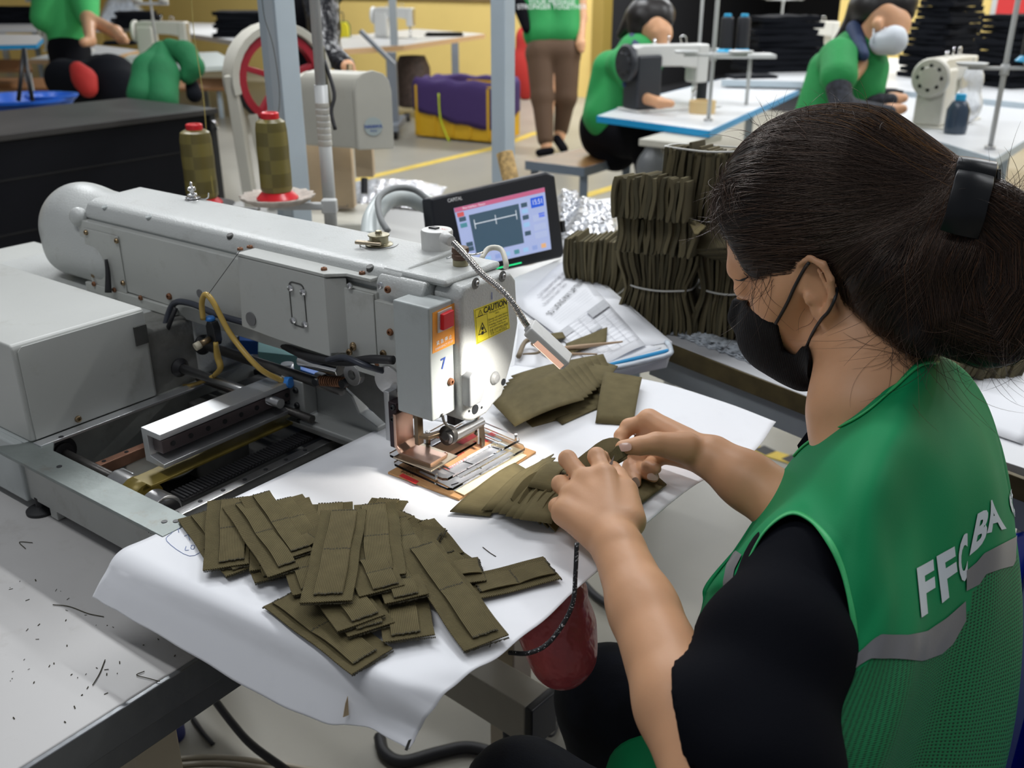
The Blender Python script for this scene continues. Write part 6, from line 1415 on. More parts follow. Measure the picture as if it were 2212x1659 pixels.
bundle('tied olive bundle standing in the middle of the front row', PZ(1425, 706, zb), br, 24, .140, .150, .075, pinch=.76, tie=.53, seed=2)
bundle('tied olive bundle standing at right in the front row beside the masked face', PZ(1565, 722, zb), br, 17, .105, .145, .07, tie=.58, seed=3)
bundle('untied olive bundle low behind the face mask', PZ(1690, 760, zb), br, 14, .10, .12, .07, seed=13, band=False)
for (x_, y_, n_, sd) in ((1440, 640, 18, 5), (1560, 650, 16, 6), (1690, 660, 14, 12)):
    bundle(['olive bundle standing behind the middle of the front row', 'olive bundle standing behind the right of the front row', 'olive bundle standing behind the operator head'][(sd - 5) % 3 if sd < 12 else 2], PZ(x_, y_, zb), br, n_, .12, .14, .09, seed=sd, band=False)
z2 = zb + .142
bundle('leaning olive bundle on the second tier left, overhanging the front row', PZ(1425, 545, z2), br, 20, .125, .06, .10, seed=7, band=False, tilt=(-.15, 0))
bundle('tied olive bundle on the second tier left, upper of two', PZ(1415, 470, z2 + .06), br, 17, .115, .065, .10, seed=8, band=False, tilt=(-.12, 0))
bundle('splayed olive bundle on the second tier right beside the hair', PZ(1565, 560, z2), math.radians(20), 14, .09, .055, .09, seed=9, band=False, tilt=(-.3, .5))
bundle('small splayed olive bundle wedged under the top bundle', PZ(1520, 480, z2 + .04), math.radians(10), 12, .07, .05, .08, seed=19, band=False, tilt=(-.3, .55))
bundle('large tied olive bundle on the third tier, top of the heap', PZ(1530, 470, z2 + .055), br, 22, .145, .11, .10, seed=10, pinch=.95, tie=.98, tilt=(-.1, 0))
bundle('tied olive bundle right behind the operator hair by the ivory machine', PZ(2000, 545, zb + .11), math.radians(-30), 17, .19, .13, .13, seed=11, pinch=.9, tie=.8, tilt=(-.15, .1))
bundle('olive bundle supporting the tied one behind the operator hair', PZ(2010, 545, zb), math.radians(-30), 14, .19, .108, .13, seed=31, band=False)
bundle('low olive bundle under the bun at the right', PZ(2085, 800, zb), math.radians(15), 15, .12, .05, .09, seed=14, band=False, tilt=(0, .3))
tapepiece(((1500, 505), (1485, 470), (1525, 488), (1508, 505)), z2 + .06, 'loose olive flap between the upper bundles', seed=50, cat='offcut')
crumple('plastic_film', 'crumpled clear film draped over the left end of the bundle table', [PZ(1215, 520, .87), PZ(1360, 540, .90), PZ(1340, 440, .9), PZ(1240, 430, .88)], .868, .03, FOIL, 21, amp=.02)
crumple('plastic_film', 'narrow crumpled film between screen and bundle table', [PZ(1205, 500, .87), PZ(1255, 490, .87), PZ(1250, 420, .87), PZ(1208, 415, .87)], .855, .03, FOIL, 22, amp=.02)
crumple('plastic_film', 'thin clear film strip lying under the front row of bundles', [PZ(1440, 718, zb), PZ(1640, 790, zb), PZ(1660, 765, zb), PZ(1450, 700, zb)], zb, .003, mat('hazy_plastic', (0, 0, 0)), 23, amp=.004)
DD, QQ = doc('d', ((2050, 905), (2210, 960), (2280, 830), (2120, 790)), zb + .002, 'white sheet on the neighbour table at the right edge', seed=9)
# thread tube behind the post
CT = thing('cardboard_tube', 'speckled cardboard tube with blue inside leaning behind the screen', 'tube', R(1100, 395, 2.5)); a_, b2 = rel(R(1106, 400, 2.5), CT), rel(R(1090, 330, 2.5), CT)
ax_ = (b2 - a_).normalized(); L2 = (b2 - a_).length
lathe('tube_wall', [(.019, -.21), (.022, -.21), (.022, L2), (.019, L2)], mat('cork_speckle', (.50, .33, .13), .7, var=.45, vscale=70), CT, c=a_, axis=ax_, ring=True); cyl('inner_sleeve', a_, a_ + ax_ * (L2 - .004), .0188, mat('sleeve_blue', (.02, .12, .35), .5), CT)

# ================================================================ cord, bags, tray, cables on the floor
CK = thing('flecked_cord', 'black cord with white flecks hanging over the paper edge', 'cord', R(1245, 1180, .82))
cpts = [R(1246, 1172, .80), R(1243, 1240, .80), R(1238, 1300, .80), R(1215, 1350, .80), R(1180, 1393, .80), (R(1140, 1411, .80)), R(1100, 1410, .81)]
CP_ = [rel(p, CK) for p in cpts]
cm = mat('flecked_black', (.012, .012, .014), .7); nt = cm.node_tree; tc = nt.nodes.new('ShaderNodeTexCoord'); vo = nt.nodes.new('ShaderNodeTexNoise'); vo.inputs['Scale'].default_value = 620; cr_ = nt.nodes.new('ShaderNodeValToRGB'); cr_.color_ramp.elements[0].position = .62; cr_.color_ramp.elements[0].color = (.012, .012, .014, 1); cr_.color_ramp.elements[1].position = .66; cr_.color_ramp.elements[1].color = (.6, .6, .6, 1)
nt.links.new(tc.outputs['Object'], vo.inputs['Vector']); nt.links.new(vo.outputs['Fac'], cr_.inputs[0]); nt.links.new(cr_.outputs[0], nt.nodes['Principled BSDF'].inputs['Base Color'])
tube('cord', CP_, .0020, cm, CK, n=10)
PB = thing('pink_bag', 'translucent pink plastic bag hanging under the paper edge', 'bag', R(1215, 1380, 1.0))
f = Field((-.09, -.09, -.12), (.09, .09, .12), .005); bo = [rel(R(x, y, t), PB) for x, y, t in ((1225, 1280, 1.0), (1205, 1360, 1.02), (1215, 1420, 1.02), (1240, 1420, 1.0))]
f.cone(bo[0], bo[1], .022, .038, k=.02); f.cone(bo[1], bo[2], .038, .030, k=.02); f.cone(bo[2], bo[3], .028, .02, k=.02)
field_obj('film', f, mat('pink_film', (.55, .10, .11), .3, trans=.35, bump=.7, bscale=30), PB)
def cable(label, pts, z, r, m=BLACKR, name='floor_cable'):
    P = [PZ(x, y, z) for x, y in pts]; T = thing(name, label, 'cable', P[0]); tube('cable', [p - P[0] for p in P], r, m, T, n=8); return T
cable('black cable running down left from the worktop edge', ((455, 1500), (500, 1560), (545, 1610), (620, 1665)), .25, .007)
cable('thick black cable curling on the floor under the paper corner', ((820, 1590), (830, 1625), (870, 1645), (950, 1625), (1020, 1615), (1120, 1645)), .012, .012)
cable('black cable on the floor behind the forearm', ((1262, 1262), (1290, 1290), (1330, 1315)), .012, .010)
cable('thin black lead lying on the floor below the worktop', ((415, 1550), (440, 1585), (460, 1607)), .006, .005)
WR = cable('thin wire loops by the stand caster', ((1150, 1565), (1190, 1590), (1205, 1560), (1185, 1530)), .01, .003)
DP = thing('clear_floor_film', 'dusty clear plastic film lying on the floor under the worktop', 'plastic film', PZ(450, 1640, .0))
tb = 0
for k in range(3):
    tube('fold', [rel(PZ(x, y + k * 14, .012), DP) for x, y in ((270, 1655), (380, 1640), (480, 1636), (600, 1650), (700, 1670))], .006, mat('film_fold', (.45, .40, .30), .3, trans=.4), DP, n=5)
BP = thing('blue_scrap', 'dark blue cloth scrap on the floor under the worktop', 'scrap', PZ(345, 1605, .0)); f = Field((-.08, -.08, -.01), (.08, .08, .06), .006); f.cone((-.03, 0, .015), (.03, .01, .015), .016, .02); f.cone((.03, .0, .02), (.03, .03, .02), .012); field_obj('cloth', f, mat('navy_cloth', (.01, .015, .09), .8), BP)
# blue crate right of the operator
BC2 = thing('blue_crate', 'bright blue plastic crate at the lower right behind the operator', 'crate', M(0, 0, 0))
a = R(2150, 1640, 1.05); b_ = R(2212, 1560, 1.0)
BC2.location = R(2240, 1560, 1.05); BC2.rotation_euler = (0, 0, math.radians(25)); zb2 = BC2.location.z; BC2.location.z = 0
for nm, b6 in (('wall_long', (-.17, .25, -.15, -.142, .02, zb2)), ('wall_long', (-.17, .25, .15, .158, .02, zb2 + .12)), ('wall_short', (-.178, -.17, -.15, .158, .02, zb2 + .06)), ('wall_short', (.25, .258, -.15, .158, .02, zb2)), ('crate_floor', (-.17, .25, -.15, .15, .01, .03)), ('rim', (-.19, .26, -.165, -.14, zb2 - .02, zb2)), ('rim', (-.195, -.165, -.165, .16, zb2 + .03, zb2 + .06))): box(nm, b6, mat('royal_blue_plastic', (.005, .04, .48), .3), BC2, bevel=.003)
# ================================================================ the operator
SKIN = mat('warm_skin', (.62, .335, .185), .46, bump=.06, bscale=500, var=.06, vscale=20, spec=.35)
_b = SKIN.node_tree.nodes['Principled BSDF']; _b.inputs['Subsurface Weight'].default_value = .12; _b.inputs['Subsurface Radius'].default_value = (.012, .005, .003)
NAIL = mat('fingernail', (.72, .48, .40), .2)
TEE = mat('black_cotton', (.004, .0045, .007), .85, bump=.25, bscale=700, spec=.06)
JEAN = mat('dark_denim', (.010, .014, .026), .8, bump=.4, bscale=500, var=.3, vscale=30)
VESTG = mat('green_vest_cloth', (.004, .235, .080), .62, bump=.2, bscale=900, var=.05, vscale=8, spec=.2)
BIND = mat('bright_green_binding', (.03, .42, .13), .5, bump=.2, bscale=500)
REFL = mat('grey_reflective_tape', (.17, .17, .18), .4, bump=.05, bscale=400)
MASKM = weave('black_mask_fabric', (.008, .008, .009), (.003, .003, .004), 190, .2, rough=.85, strength=.5, coord='Object')
A3 = lambda v: np.array(v, float)
yv = Vector((-.85, .527, 0)).normalized(); pd = math.radians(30)
hF = Vector((yv.x * math.cos(pd), yv.y * math.cos(pd), -math.sin(pd))); hL = Vector((-yv.y, yv.x, 0)).normalized(); hU = hF.cross(hL)
HC = R(1765, 625, .93) - hL * .073
def hw(x, y, z): return HC + hF * x + hL * y + hU * z
HR = np.array([list(hF), list(hL), list(hU)]).T
OPR = thing('person', 'woman in green mesh vest, black shirt and black mask sewing at the machine', 'person', (.47, .72, 0))
OFF = OPR.location.copy()
ShL, ShR = R(1748, 1255, .805), Vector((.47, .93, .955)); NB = R(1872, 892, .925); mid_ = (ShL + ShR) / 2
ElL, WrL = R(1548, 1700, .68), R(1337, 1188, .865); ElR, WrR = R(1810, 1170, .93), R(1538, 988, 1.01)

B = Field((-.02, .44, .78), (.66, 1.14, 1.32), .0024)
def HE(c, rad, k=.01, mode='add'): B.ell(hw(*c), rad, HR, k, mode)
HE((-.008, 0, .048), (.092, .074, .084)); HE((.042, 0, -.004), (.050, .060, .080), .02); HE((.046, 0, .058), (.044, .060, .046), .02)
for s_ in (-1, 1):
    B.cone(hw(0, s_ * .050, -.035), hw(.070, s_ * .012, -.083), .020, .017, .02)
    B.cone(hw(.055, s_ * .038, -.01), hw(.075, s_ * .028, -.02), .022, .018, .02)
    B.cone(hw(.0, s_ * .055, .02), hw(.05, s_ * .050, .0), .020, .018, .02)
B.cone(hw(.082, 0, -.083), hw(.076, 0, -.092), .014, .014, .012)
B.cone(hw(.084, -.026, .042), hw(.084, .026, .042), .012, .012, .016); B.cone(hw(.088, 0, .05), hw(.094, 0, .02), .008, .006, .016)
B.cone(hw(.093, 0, .028), hw(.113, 0, -.006), .0065, .0085, .008); B.ell(hw(.112, 0, -.010), (.011, .010, .009), HR, .006)
for s_ in (-1, 1):
    B.ell(hw(.108, s_ * .011, -.013), (.009, .007, .007), HR, .004)
    B.ell(hw(.106, s_ * .031, .026), (.013, .012, .008), HR, .010, 'sub')
    B.ell(hw(.082, s_ * .031, .022), (.0145, .0140, .0130), HR, .005)
B.cone(hw(.098, -.02, -.048), hw(.098, .02, -.048), .007, .007, .006)
def ear(s_):
    pts = [(.014, .006), (.013, .020), (.004, .031), (-.010, .032), (-.020, .022), (-.021, .006), (-.015, -.010), (-.006, -.022), (.003, -.028), (.008, -.020), (.007, -.008)]
    P = [hw(x, s_ * (.072 + .016 * max(0, min(1, (.012 - x) / .03))), z) for x, z in pts]
    HE((-.004, s_ * .072, .003), (.019, .007, .028), .004)
    for i in range(len(P) - 1): B.cone(P[i], P[i + 1], .0036 if i < 7 else .006, .0036 if i < 6 else .0058, .003)
    B.ell(hw(-.003, s_ * .086, .006), (.011, .0075, .017), HR, .004, 'sub')
    B.cone(hw(.010, s_ * .078, -.002), hw(.010, s_ * .079, -.007), .004, .004, .003)
    B.cone(hw(-.013, s_ * .083, .018), hw(-.013, s_ * .082, -.008), .0028, .0028, .003)
ear(1); ear(-1)
B.cone(hw(-.022, 0, -.030), NB, .050, .050, .02); B.cone(hw(.03, 0, -.07), NB.lerp(hw(-.02, 0, -.03), .35), .022, .036, .02)
B.cone(NB, mid_ - Vector((0, 0, .03)), .048, .06, .03)
B.cone(NB - Vector((0, 0, .02)), ShL, .034, .030, .02); B.cone(NB - Vector((0, 0, .02)), ShR, .034, .030, .02)
def arm(Sh, El, Wr, k=.01):
    B.cone(Sh, El, .036, .034, .02); m = El.lerp(Wr, .3); B.cone(El, m, .035, .0355, .01); B.cone(m, El.lerp(Wr, .72), .0355, .028, .012); B.cone(El.lerp(Wr, .7), Wr, .0285, .0235, .012)
arm(ShL, ElL, WrL); arm(ShR, ElR, WrR)
def hand(Wr, mcps, fingers, thumb, pn):
    for i, m in enumerate(mcps):
        B.cone(Wr, m, .0185, .0105, .010, flat=(pn, .85))
        if i: B.cone(m, mcps[i - 1], .0105, .0105, .006)
        B.cone(Wr.lerp(m, .45), m, .0135, .0112, .008)
        B.cone(m, m + (m - Wr).normalized() * .001, .0108, .0108, .003)
    for (rs, P) in fingers:
        for i in range(len(P) - 1): B.cone(P[i], P[i + 1], rs[i], rs[i + 1], .0022)
        for i in range(1, len(P) - 1): B.cone(P[i], P[i] + (P[i] - P[0]) * .001, rs[i] * 1.06, None, .003)
    rs, P = thumb
    for i in range(len(P) - 1): B.cone(P[i], P[i + 1], rs[i], rs[i + 1], .006 if i == 0 else .003)
q = lambda *a: R(*a)
mL_ = [q(1306, 1030, .93), q(1264, 1040, .935), q(1238, 1074, .925), q(1220, 1108, .91)]
fr_ = (.0098, .0086, .0075, .0062)
hand(WrL, mL_, [(fr_, [mL_[0], q(1289, 986, .955), q(1300, 990, .985), q(1316, 1006, .995)]),
    (fr_, [mL_[1], q(1226, 992, .962), q(1236, 1008, .990), q(1252, 1020, .998)]),
    (fr_, [mL_[2], q(1211, 1046, .950), q(1226, 1052, .975), q(1240, 1056, .987)]),
    ((.0094, .0080, .007, .006), [mL_[3], q(1204, 1094, .930), q(1216, 1096, .948), q(1230, 1092, .960)])],
    ((.0165, .0125, .0098, .0080), [q(1358, 1125, .89), q(1350, 1062, .925), q(1335, 1030, .955), q(1322, 1010, .985)]), hL)
mR_ = [q(1402, 908, 1.052), q(1408, 930, 1.06), q(1424, 955, 1.055), q(1446, 978, 1.045)]
hand(WrR, mR_, [(fr_, [mR_[0], q(1358, 922, 1.06), q(1342, 942, 1.055), q(1338, 960, 1.045)]),
    (fr_, [mR_[1], q(1366, 972, 1.065), q(1360, 1010, 1.045), q(1374, 1042, 1.020)]),
    (fr_, [mR_[2], q(1382, 992, 1.055), q(1388, 1018, 1.035), q(1412, 1030, 1.015)]),
    ((.0090, .0078, .0068, .0058), [mR_[3], q(1410, 1000, 1.035), q(1400, 1008, 1.02), q(1418, 1012, 1.008)])],
    ((.0175, .0120, .0098, .0080), [q(1482, 968, 1.005), q(1418, 958, 1.0), q(1382, 963, .997), q(1345, 967, .995)]), Vector((0, 0, 1)))
BODY = field_obj('body', B, SKIN, OPR, off=OFF, smooth=2)
bpy.context.view_layer.update()
def bvh_of(o, extra=None):
    me = o.data; vs = [v.co + OFF for v in me.vertices]; return BVHTree.FromPolygons(vs, [tuple(p.vertices) for p in me.polygons])
BB = bvh_of(BODY)
O3 = Vector((0, 0, H))
def onbody(x, y, bv, lift=.0006):
    h = bv.ray_cast(O3, ray(x, y).normalized()); 
    return (h[0] + h[1] * lift, h[1]) if h[0] is not None else (None, None)
def nail(x, y, dx, dy, w, l):
    c, n_ = onbody(x, y, BB, .0002)
    if c is None: return
    e, _ = onbody(x + dx, y + dy, BB, .0002)
    if e is None or (e - c).length > .03: return
    ex = (e - c).normalized(); ey = n_.cross(ex).normalized(); vs, fs = [], []; N = 14
    vs.append(c + n_ * .0010)
    for ring_ in (.6, 1.0):
        for i in range(N):
            a = 2 * math.pi * i / N; u_, v_ = math.cos(a), math.sin(a); u_ = math.copysign(abs(u_) ** .7, u_); v_ = math.copysign(abs(v_) ** .7, v_)
            vs.append(c + ex * (l * u_ * ring_) + ey * (w * v_ * ring_) + n_ * (.0009 * (1 - ring_ ** 2 * .8)))
    fs = [(0, 1 + i, 1 + (i + 1) % N) for i in range(N)] + [(1 + i, 1 + N + i, 1 + N + (i + 1) % N, 1 + (i + 1) % N) for i in range(N)]
    mk('fingernail', vs, fs, NAIL, OPR, smooth=True, off=OFF)
nail(1350, 966, -10, 1, .0045, .0068); nail(1374, 1042, 3, 8, .0038, .006); nail(1410, 1030, 8, 1, .0038, .006)

# mask
MSK = Field(A3(hw(.04, 0, -.05)) - .13, A3(hw(.04, 0, -.05)) + .13, .0020)
def ME(c, rad, k=.012): MSK.ell(hw(*c), A3(rad) + .003, HR, k)
ME((.042, 0, -.004), (.050, .060, .080)); ME((.046, 0, .058), (.044, .060, .046), .02)
for s_ in (-1, 1):
    MSK.cone(hw(0, s_ * .050, -.035), hw(.070, s_ * .012, -.083), .0235, .0205, .02); MSK.cone(hw(.055, s_ * .038, -.01), hw(.075, s_ * .028, -.02), .025, .021, .02)
MSK.cone(hw(.082, 0, -.083), hw(.076, 0, -.092), .017, .017, .012); MSK.ell(hw(.078, 0, -.040), (.050, .044, .050), HR, .02); MSK.cone(hw(-.022, 0, -.030), NB, .0535, .0535, .02); MSK.cone(hw(.03, 0, -.07), NB.lerp(hw(-.02, 0, -.03), .35), .0285, .0485, .02); MSK.cone(hw(.093, 0, .02), hw(.117, 0, -.010), .011, .013, .01)
mpoly = [(.112, .012), (.090, .004), (.069, -.004), (.053, -.021), (.060, -.034), (.067, -.052), (.058, -.060), (.044, -.052), (.034, -.052), (.034, -.064), (.042, -.078), (.056, -.112), (.09, -.125), (.16, -.10), (.17, -.02), (.15, .01)]
g = [np.arange(MSK.n[i]) * MSK.h + MSK.lo[i] for i in range(3)]; X, Y, Z = np.meshgrid(*g, indexing='ij')
lx = (X - HC.x) * hF.x + (Y - HC.y) * hF.y + (Z - HC.z) * hF.z; lz = (X - HC.x) * hU.x + (Y - HC.y) * hU.y + (Z - HC.z) * hU.z
dmin = np.full(lx.shape, 9.0); inside = np.zeros(lx.shape, bool)
for i in range(len(mpoly)):
    (ax, az), (bx, bz) = mpoly[i], mpoly[(i + 1) % len(mpoly)]; ex_, ez_ = bx - ax, bz - az
    t = np.clip(((lx - ax) * ex_ + (lz - az) * ez_) / (ex_ * ex_ + ez_ * ez_), 0, 1); dmin = np.minimum(dmin, np.hypot(lx - ax - t * ex_, lz - az - t * ez_))
    c_ = ((az <= lz) & (lz < bz)) | ((bz <= lz) & (lz < az)); xi = ax + (lz - az) * ex_ / (ez_ if ez_ else 1e-9); inside ^= (c_ & (lx < xi))
pd_ = np.where(inside, -dmin, dmin)
MSK.D = np.maximum(np.maximum(MSK.D - .001, -(MSK.D + .0042)), pd_).astype(np.float32)
MK = field_obj('face_mask', MSK, MASKM, OPR, off=OFF, smooth=2)
MB_ = bvh_of(MK)
def strap(nm, pts, r, m, bv, par=OPR, lift=.001):
    P = []
    for p in pts:
        w = onbody(p[0], p[1], bv, lift)[0]
        if w is None: w = R(p[0], p[1], p[2] if len(p) > 2 else .95)
        P.append(w)
    return tube(nm, P, r, m, par, n=6, off=OFF)
strap('ear_loop', [(1676, 698), (1700, 655), (1718, 618), (1738, 580), (1748, 566)], .0017, BLACKR, BB, MK)
strap('ear_loop', [(1742, 752), (1758, 718), (1775, 690), (1790, 672), (1802, 645), (1808, 622)], .0017, BLACKR, BB, MK)
for k in range(7):
    w_ = onbody(1604 + k * 2, 603 - k * .7, BB, .0003)[0]
    if w_ is not None: t_ = (w_ - O3).dot(Vector((0, cp, -sp))); tube('eyelash', [w_, R(1596 + k * 1.5, 606, t_ - .001), R(1588 + k * 2, 604 + k * .5, t_ - .002)], [.0007, .0003], BLACKR, OPR, n=4, smooth=3, off=OFF)

# hair mass
HB = Field(A3(hw(-.08, 0, .04)) - .21, A3(hw(-.08, 0, .04)) + .21, .0034)
HB.ell(hw(-.006, 0, .070), (.104, .084, .096), HR, .01); HB.ell(hw(-.045, 0, .030), (.080, .078, .075), HR, .03)
HB.cone(hw(-.05, 0, -.02), hw(-.058, 0, -.078), .056, .030, .03); HB.cone(hw(.045, .045, .085), hw(.052, .050, .05), .026, .012, .02); HB.cone(hw(.045, -.045, .085), hw(.055, -.050, .05), .026, .012, .02)
HB.ell(hw(.132, 0, .056), (.066, .15, .088), HR, .010, 'sub')
for s_ in (-1, 1):
    HB.ell(hw(.045, s_ * .09, -.035), (.060, .050, .062), HR, .01, 'sub'); HB.ell(hw(-.004, s_ * .088, -.006), (.030, .022, .040), HR, .006, 'sub')
CLW = R(2070, 455, .885)
HB.cone(R(1905, 600, .905), R(1962, 725, .888), .030, .012, .02); HB.cone(R(1930, 590, .90), R(1992, 742, .900), .04, .014, .02)
HB.cone(R(1850, 590, .915), R(1900, 690, .90), .020, .008, .02)
HB.ell(hw(-.004, .092, -.002), (.026, .024, .040), HR, .006, 'sub')
HB.cone(hw(-.06, 0, .055), CLW, .072, .030, .04); HB.cone(hw(-.08, 0, .02), CLW, .060, .030, .04)
bunp = [R(2095, 470, .875), R(2050, 560, .885), R(2065, 660, .90), R(2140, 690, .89), R(2195, 610, .87), R(2195, 510, .86), R(2140, 460, .86)]
for i in range(len(bunp) - 1): HB.cone(bunp[i], bunp[i + 1], (.03, .038, .043, .042, .038, .032)[i], (.038, .043, .042, .038, .032, .026)[i], .012)
HAIRM = mat('dark_brown_hair', (.013, .009, .0075), .5, spec=.35)
HO = field_obj('hair', HB, HAIRM, OPR, off=OFF, smooth=3); HBV = bvh_of(HO)
hm = mat('hair_strands', (.03, .02, .015), .33, spec=.6); nt = hm.node_tree; at = nt.nodes.new('ShaderNodeVertexColor'); at.layer_name = 'Col'; nt.links.new(at.outputs[0], nt.nodes['Principled BSDF'].inputs['Base Color'])
hm.node_tree.nodes['Principled BSDF'].inputs['Specular Tint'].default_value = (.9, .75, .65, 1)
def strands(name, curves, cols, r0, parent, mt):
    V, Fq, C = [], [], []
    for cpts, col, rr in zip(curves, cols, r0):
        n_ = len(cpts)
        if n_ < 3: continue
        b0 = len(V); prev = None
        for i, p in enumerate(cpts):
            t = (cpts[min(i + 1, n_ - 1)] - cpts[max(i - 1, 0)])
            if t.length < 1e-7: t = Vector((1, 0, 0))
            t.normalize(); x = frame_from(t)[0] if prev is None else (prev - t * prev.dot(t)).normalized(); prev = x; y = t.cross(x); f_ = i / (n_ - 1); r = rr * (1 - .75 * f_ ** 3)
            for a in (0, 2.094, 4.189): V.append(p + x * (r * math.cos(a)) + y * (r * math.sin(a)) - OFF); C.append(col)
        for i in range(n_ - 1):
            for k in range(3): j = (k + 1) % 3; Fq.append((b0 + i * 3 + k, b0 + i * 3 + j, b0 + i * 3 + 3 + j, b0 + i * 3 + 3 + k))
    me = bpy.data.meshes.new(name); V = np.array([tuple(v) for v in V], np.float32); Fq = np.array(Fq, np.int32)
    me.vertices.add(len(V)); me.vertices.foreach_set('co', V.ravel()); me.loops.add(Fq.size); me.loops.foreach_set('vertex_index', Fq.ravel()); me.polygons.add(len(Fq)); me.polygons.foreach_set('loop_start', (np.arange(len(Fq)) * 4).astype(np.int32)); me.update(calc_edges=True)
    ca = me.color_attributes.new('Col', 'FLOAT_COLOR', 'POINT'); ca.data.foreach_set('color', np.array([(*c, 1) for c in C], np.float32).ravel())
    me.polygons.foreach_set('use_smooth', [True] * len(me.polygons)); me.materials.append(mt); o = bpy.data.objects.new(name, me); COL.objects.link(o); o.parent = parent; o['kind'] = 'stuff'; return o
hr = random.Random(11)
def haircol(w, top=False):
    b_ = hr.uniform(.5, 1.9); c = Vector((.026, .0165, .013)) * b_
    if hr.random() < .16: c = Vector((.055, .032, .022)) * b_
    return c
gold = hw(-.085, -.01, .135)
hv = [v.co + OFF for v in HO.data.vertices]; hn = [v.normal.copy() for v in HO.data.vertices]
bc = sum(bunp, Vector()) / len(bunp); cv, cc, cr2 = [], [], []
view = (bc - O3).normalized()
for it in range(10500):
    i = hr.randrange(len(hv)); p = hv[i]; l = p - HC; X_, Y_, Z_ = l.dot(hF), l.dot(hL), l.dot(hU)
    if Y_ < -.05 and hr.random() < .7: continue
    inbun = (p - bc).length < .085 and X_ < -.10
    col = haircol(p); pts = []; off = hr.uniform(-.0003, .0016); jit = Vector((hr.gauss(0, 1), hr.gauss(0, 1), hr.gauss(0, 1))) * .12
    if X_ < -.02 and Z_ > .085 and Y_ < .035: 
        if hr.random() < .35: col = Vector((.22, .10, .025)) * hr.uniform(.4, 1.1)
    if inbun and hr.random() < .25: col = Vector((.10, .045, .022)) * hr.uniform(.5, 1.2)
    for s_ in range(16 if inbun else 24):
        if inbun:
            k_ = min(range(len(bunp) - 1), key=lambda q_: ((bunp[q_] + bunp[q_ + 1]) / 2 - p).length_squared); d = (bunp[k_ + 1] - bunp[k_]).normalized() + (hL * .25 * math.sin(it))
        else:
            tgt_ = CLW + Vector((0, 0, .012)) + jit * .05; d = tgt_ - p
            if d.length < .022: break
            d.normalize()
            if X_ > .04: d = d + hU * .35 * max(0, (X_ - .04) * 12) * (1 if s_ < 5 else 0)
        d = (d + jit * .5).normalized(); p = p + d * (.0065 if inbun else .0085)
        h = HBV.find_nearest(p)
        if h[0] is None: break
        nrm_ = h[1]; sgn = 1 if (p - h[0]).dot(nrm_) >= 0 else 1; p = h[0] + nrm_ * (off + .0006); pts.append(p.copy())
    if len(pts) >= 4: cv.append(pts); cc.append(col); cr2.append(hr.uniform(.00014, .00031))
# bangs and temple wisps
for it in range(560):
    y_ = hr.uniform(-.06, .066); s0 = hw(hr.uniform(.03, .085), y_, hr.uniform(.10, .135)); h = HBV.find_nearest(s0); p = h[0] + h[1] * hr.uniform(.0, .006); pts = [p]
    d0 = (hF * hr.uniform(.1, .5) + hL * (y_ * 6 + hr.gauss(0, .25)) - hU * hr.uniform(.15, .7)).normalized(); L_ = hr.uniform(.014, .042)
    for k in range(10):
        d0 = (d0 - hU * .10 - hF * .085 + Vector((hr.gauss(0, .03),) * 3)).normalized(); p = p + d0 * L_ / 9
        q_ = BB.find_nearest(p)
        if q_[0] is not None and (p - q_[0]).dot(q_[1]) < .001: p = q_[0] + q_[1] * .0012
        pts.append(p)
    cv.append(pts); cc.append(haircol(p) * 1.3); cr2.append(hr.uniform(.00016, .0003))
def wisp(n, ax, ay, L0, L1, dirf, spread, grav=.05, r=(.00015, .00026)):
    for _ in range(n):
        h = HBV.ray_cast(O3, ray(ax + hr.gauss(0, spread[0]), ay + hr.gauss(0, spread[1])).normalized())
        if h[0] is None: continue
        p = h[0]; pts = [p]; d0 = (dirf + Vector((hr.gauss(0, .35), hr.gauss(0, .35), hr.gauss(0, .35)))).normalized(); L_ = hr.uniform(L0, L1); cu = Vector((hr.gauss(0, .12), hr.gauss(0, .12), hr.gauss(0, .08)))
        for k in range(13):
            d0 = (d0 + cu - Vector((0, 0, grav))).normalized(); p = p + d0 * L_ / 12; q_ = BB.find_nearest(p)
            if q_[0] is not None and (p - q_[0]).dot(q_[1]) < .0008 and (p - q_[0]).length < .03: p = q_[0] + q_[1] * .001
            pts.append(p)
        cv.append(pts); cc.append(haircol(p) * 1.2); cr2.append(hr.uniform(*r))
wisp(26, 1650, 590, .02, .08, Vector((.1, 0, -1)), (20, 20)); wisp(60, 1900, 730, .03, .10, Vector((-.3, 0, -1)), (60, 15)); wisp(40, 1780, 690, .02, .05, Vector((-.4, .1, -.8)), (60, 20))
wisp(60, 2150, 720, .02, .07, Vector((.1, -.1, -1)), (50, 25)); wisp(90, 2170, 450, .015, .06, Vector((.6, .2, .6)), (40, 30), 0); wisp(70, 1640, 290, .015, .05, Vector((-.6, .2, .5)), (60, 30), .03)
wisp(60, 1780, 255, .01, .04, Vector((-.3, .1, .6)), (120, 10), .02); wisp(40, 2000, 740, .04, .11, Vector((0, 0, -1)), (40, 10)); wisp(30, 1570, 440, .02, .05, Vector((-.8, .2, -.2)), (10, 40), .05)
strands('hair_strands', cv, cc, cr2, OPR, hm)
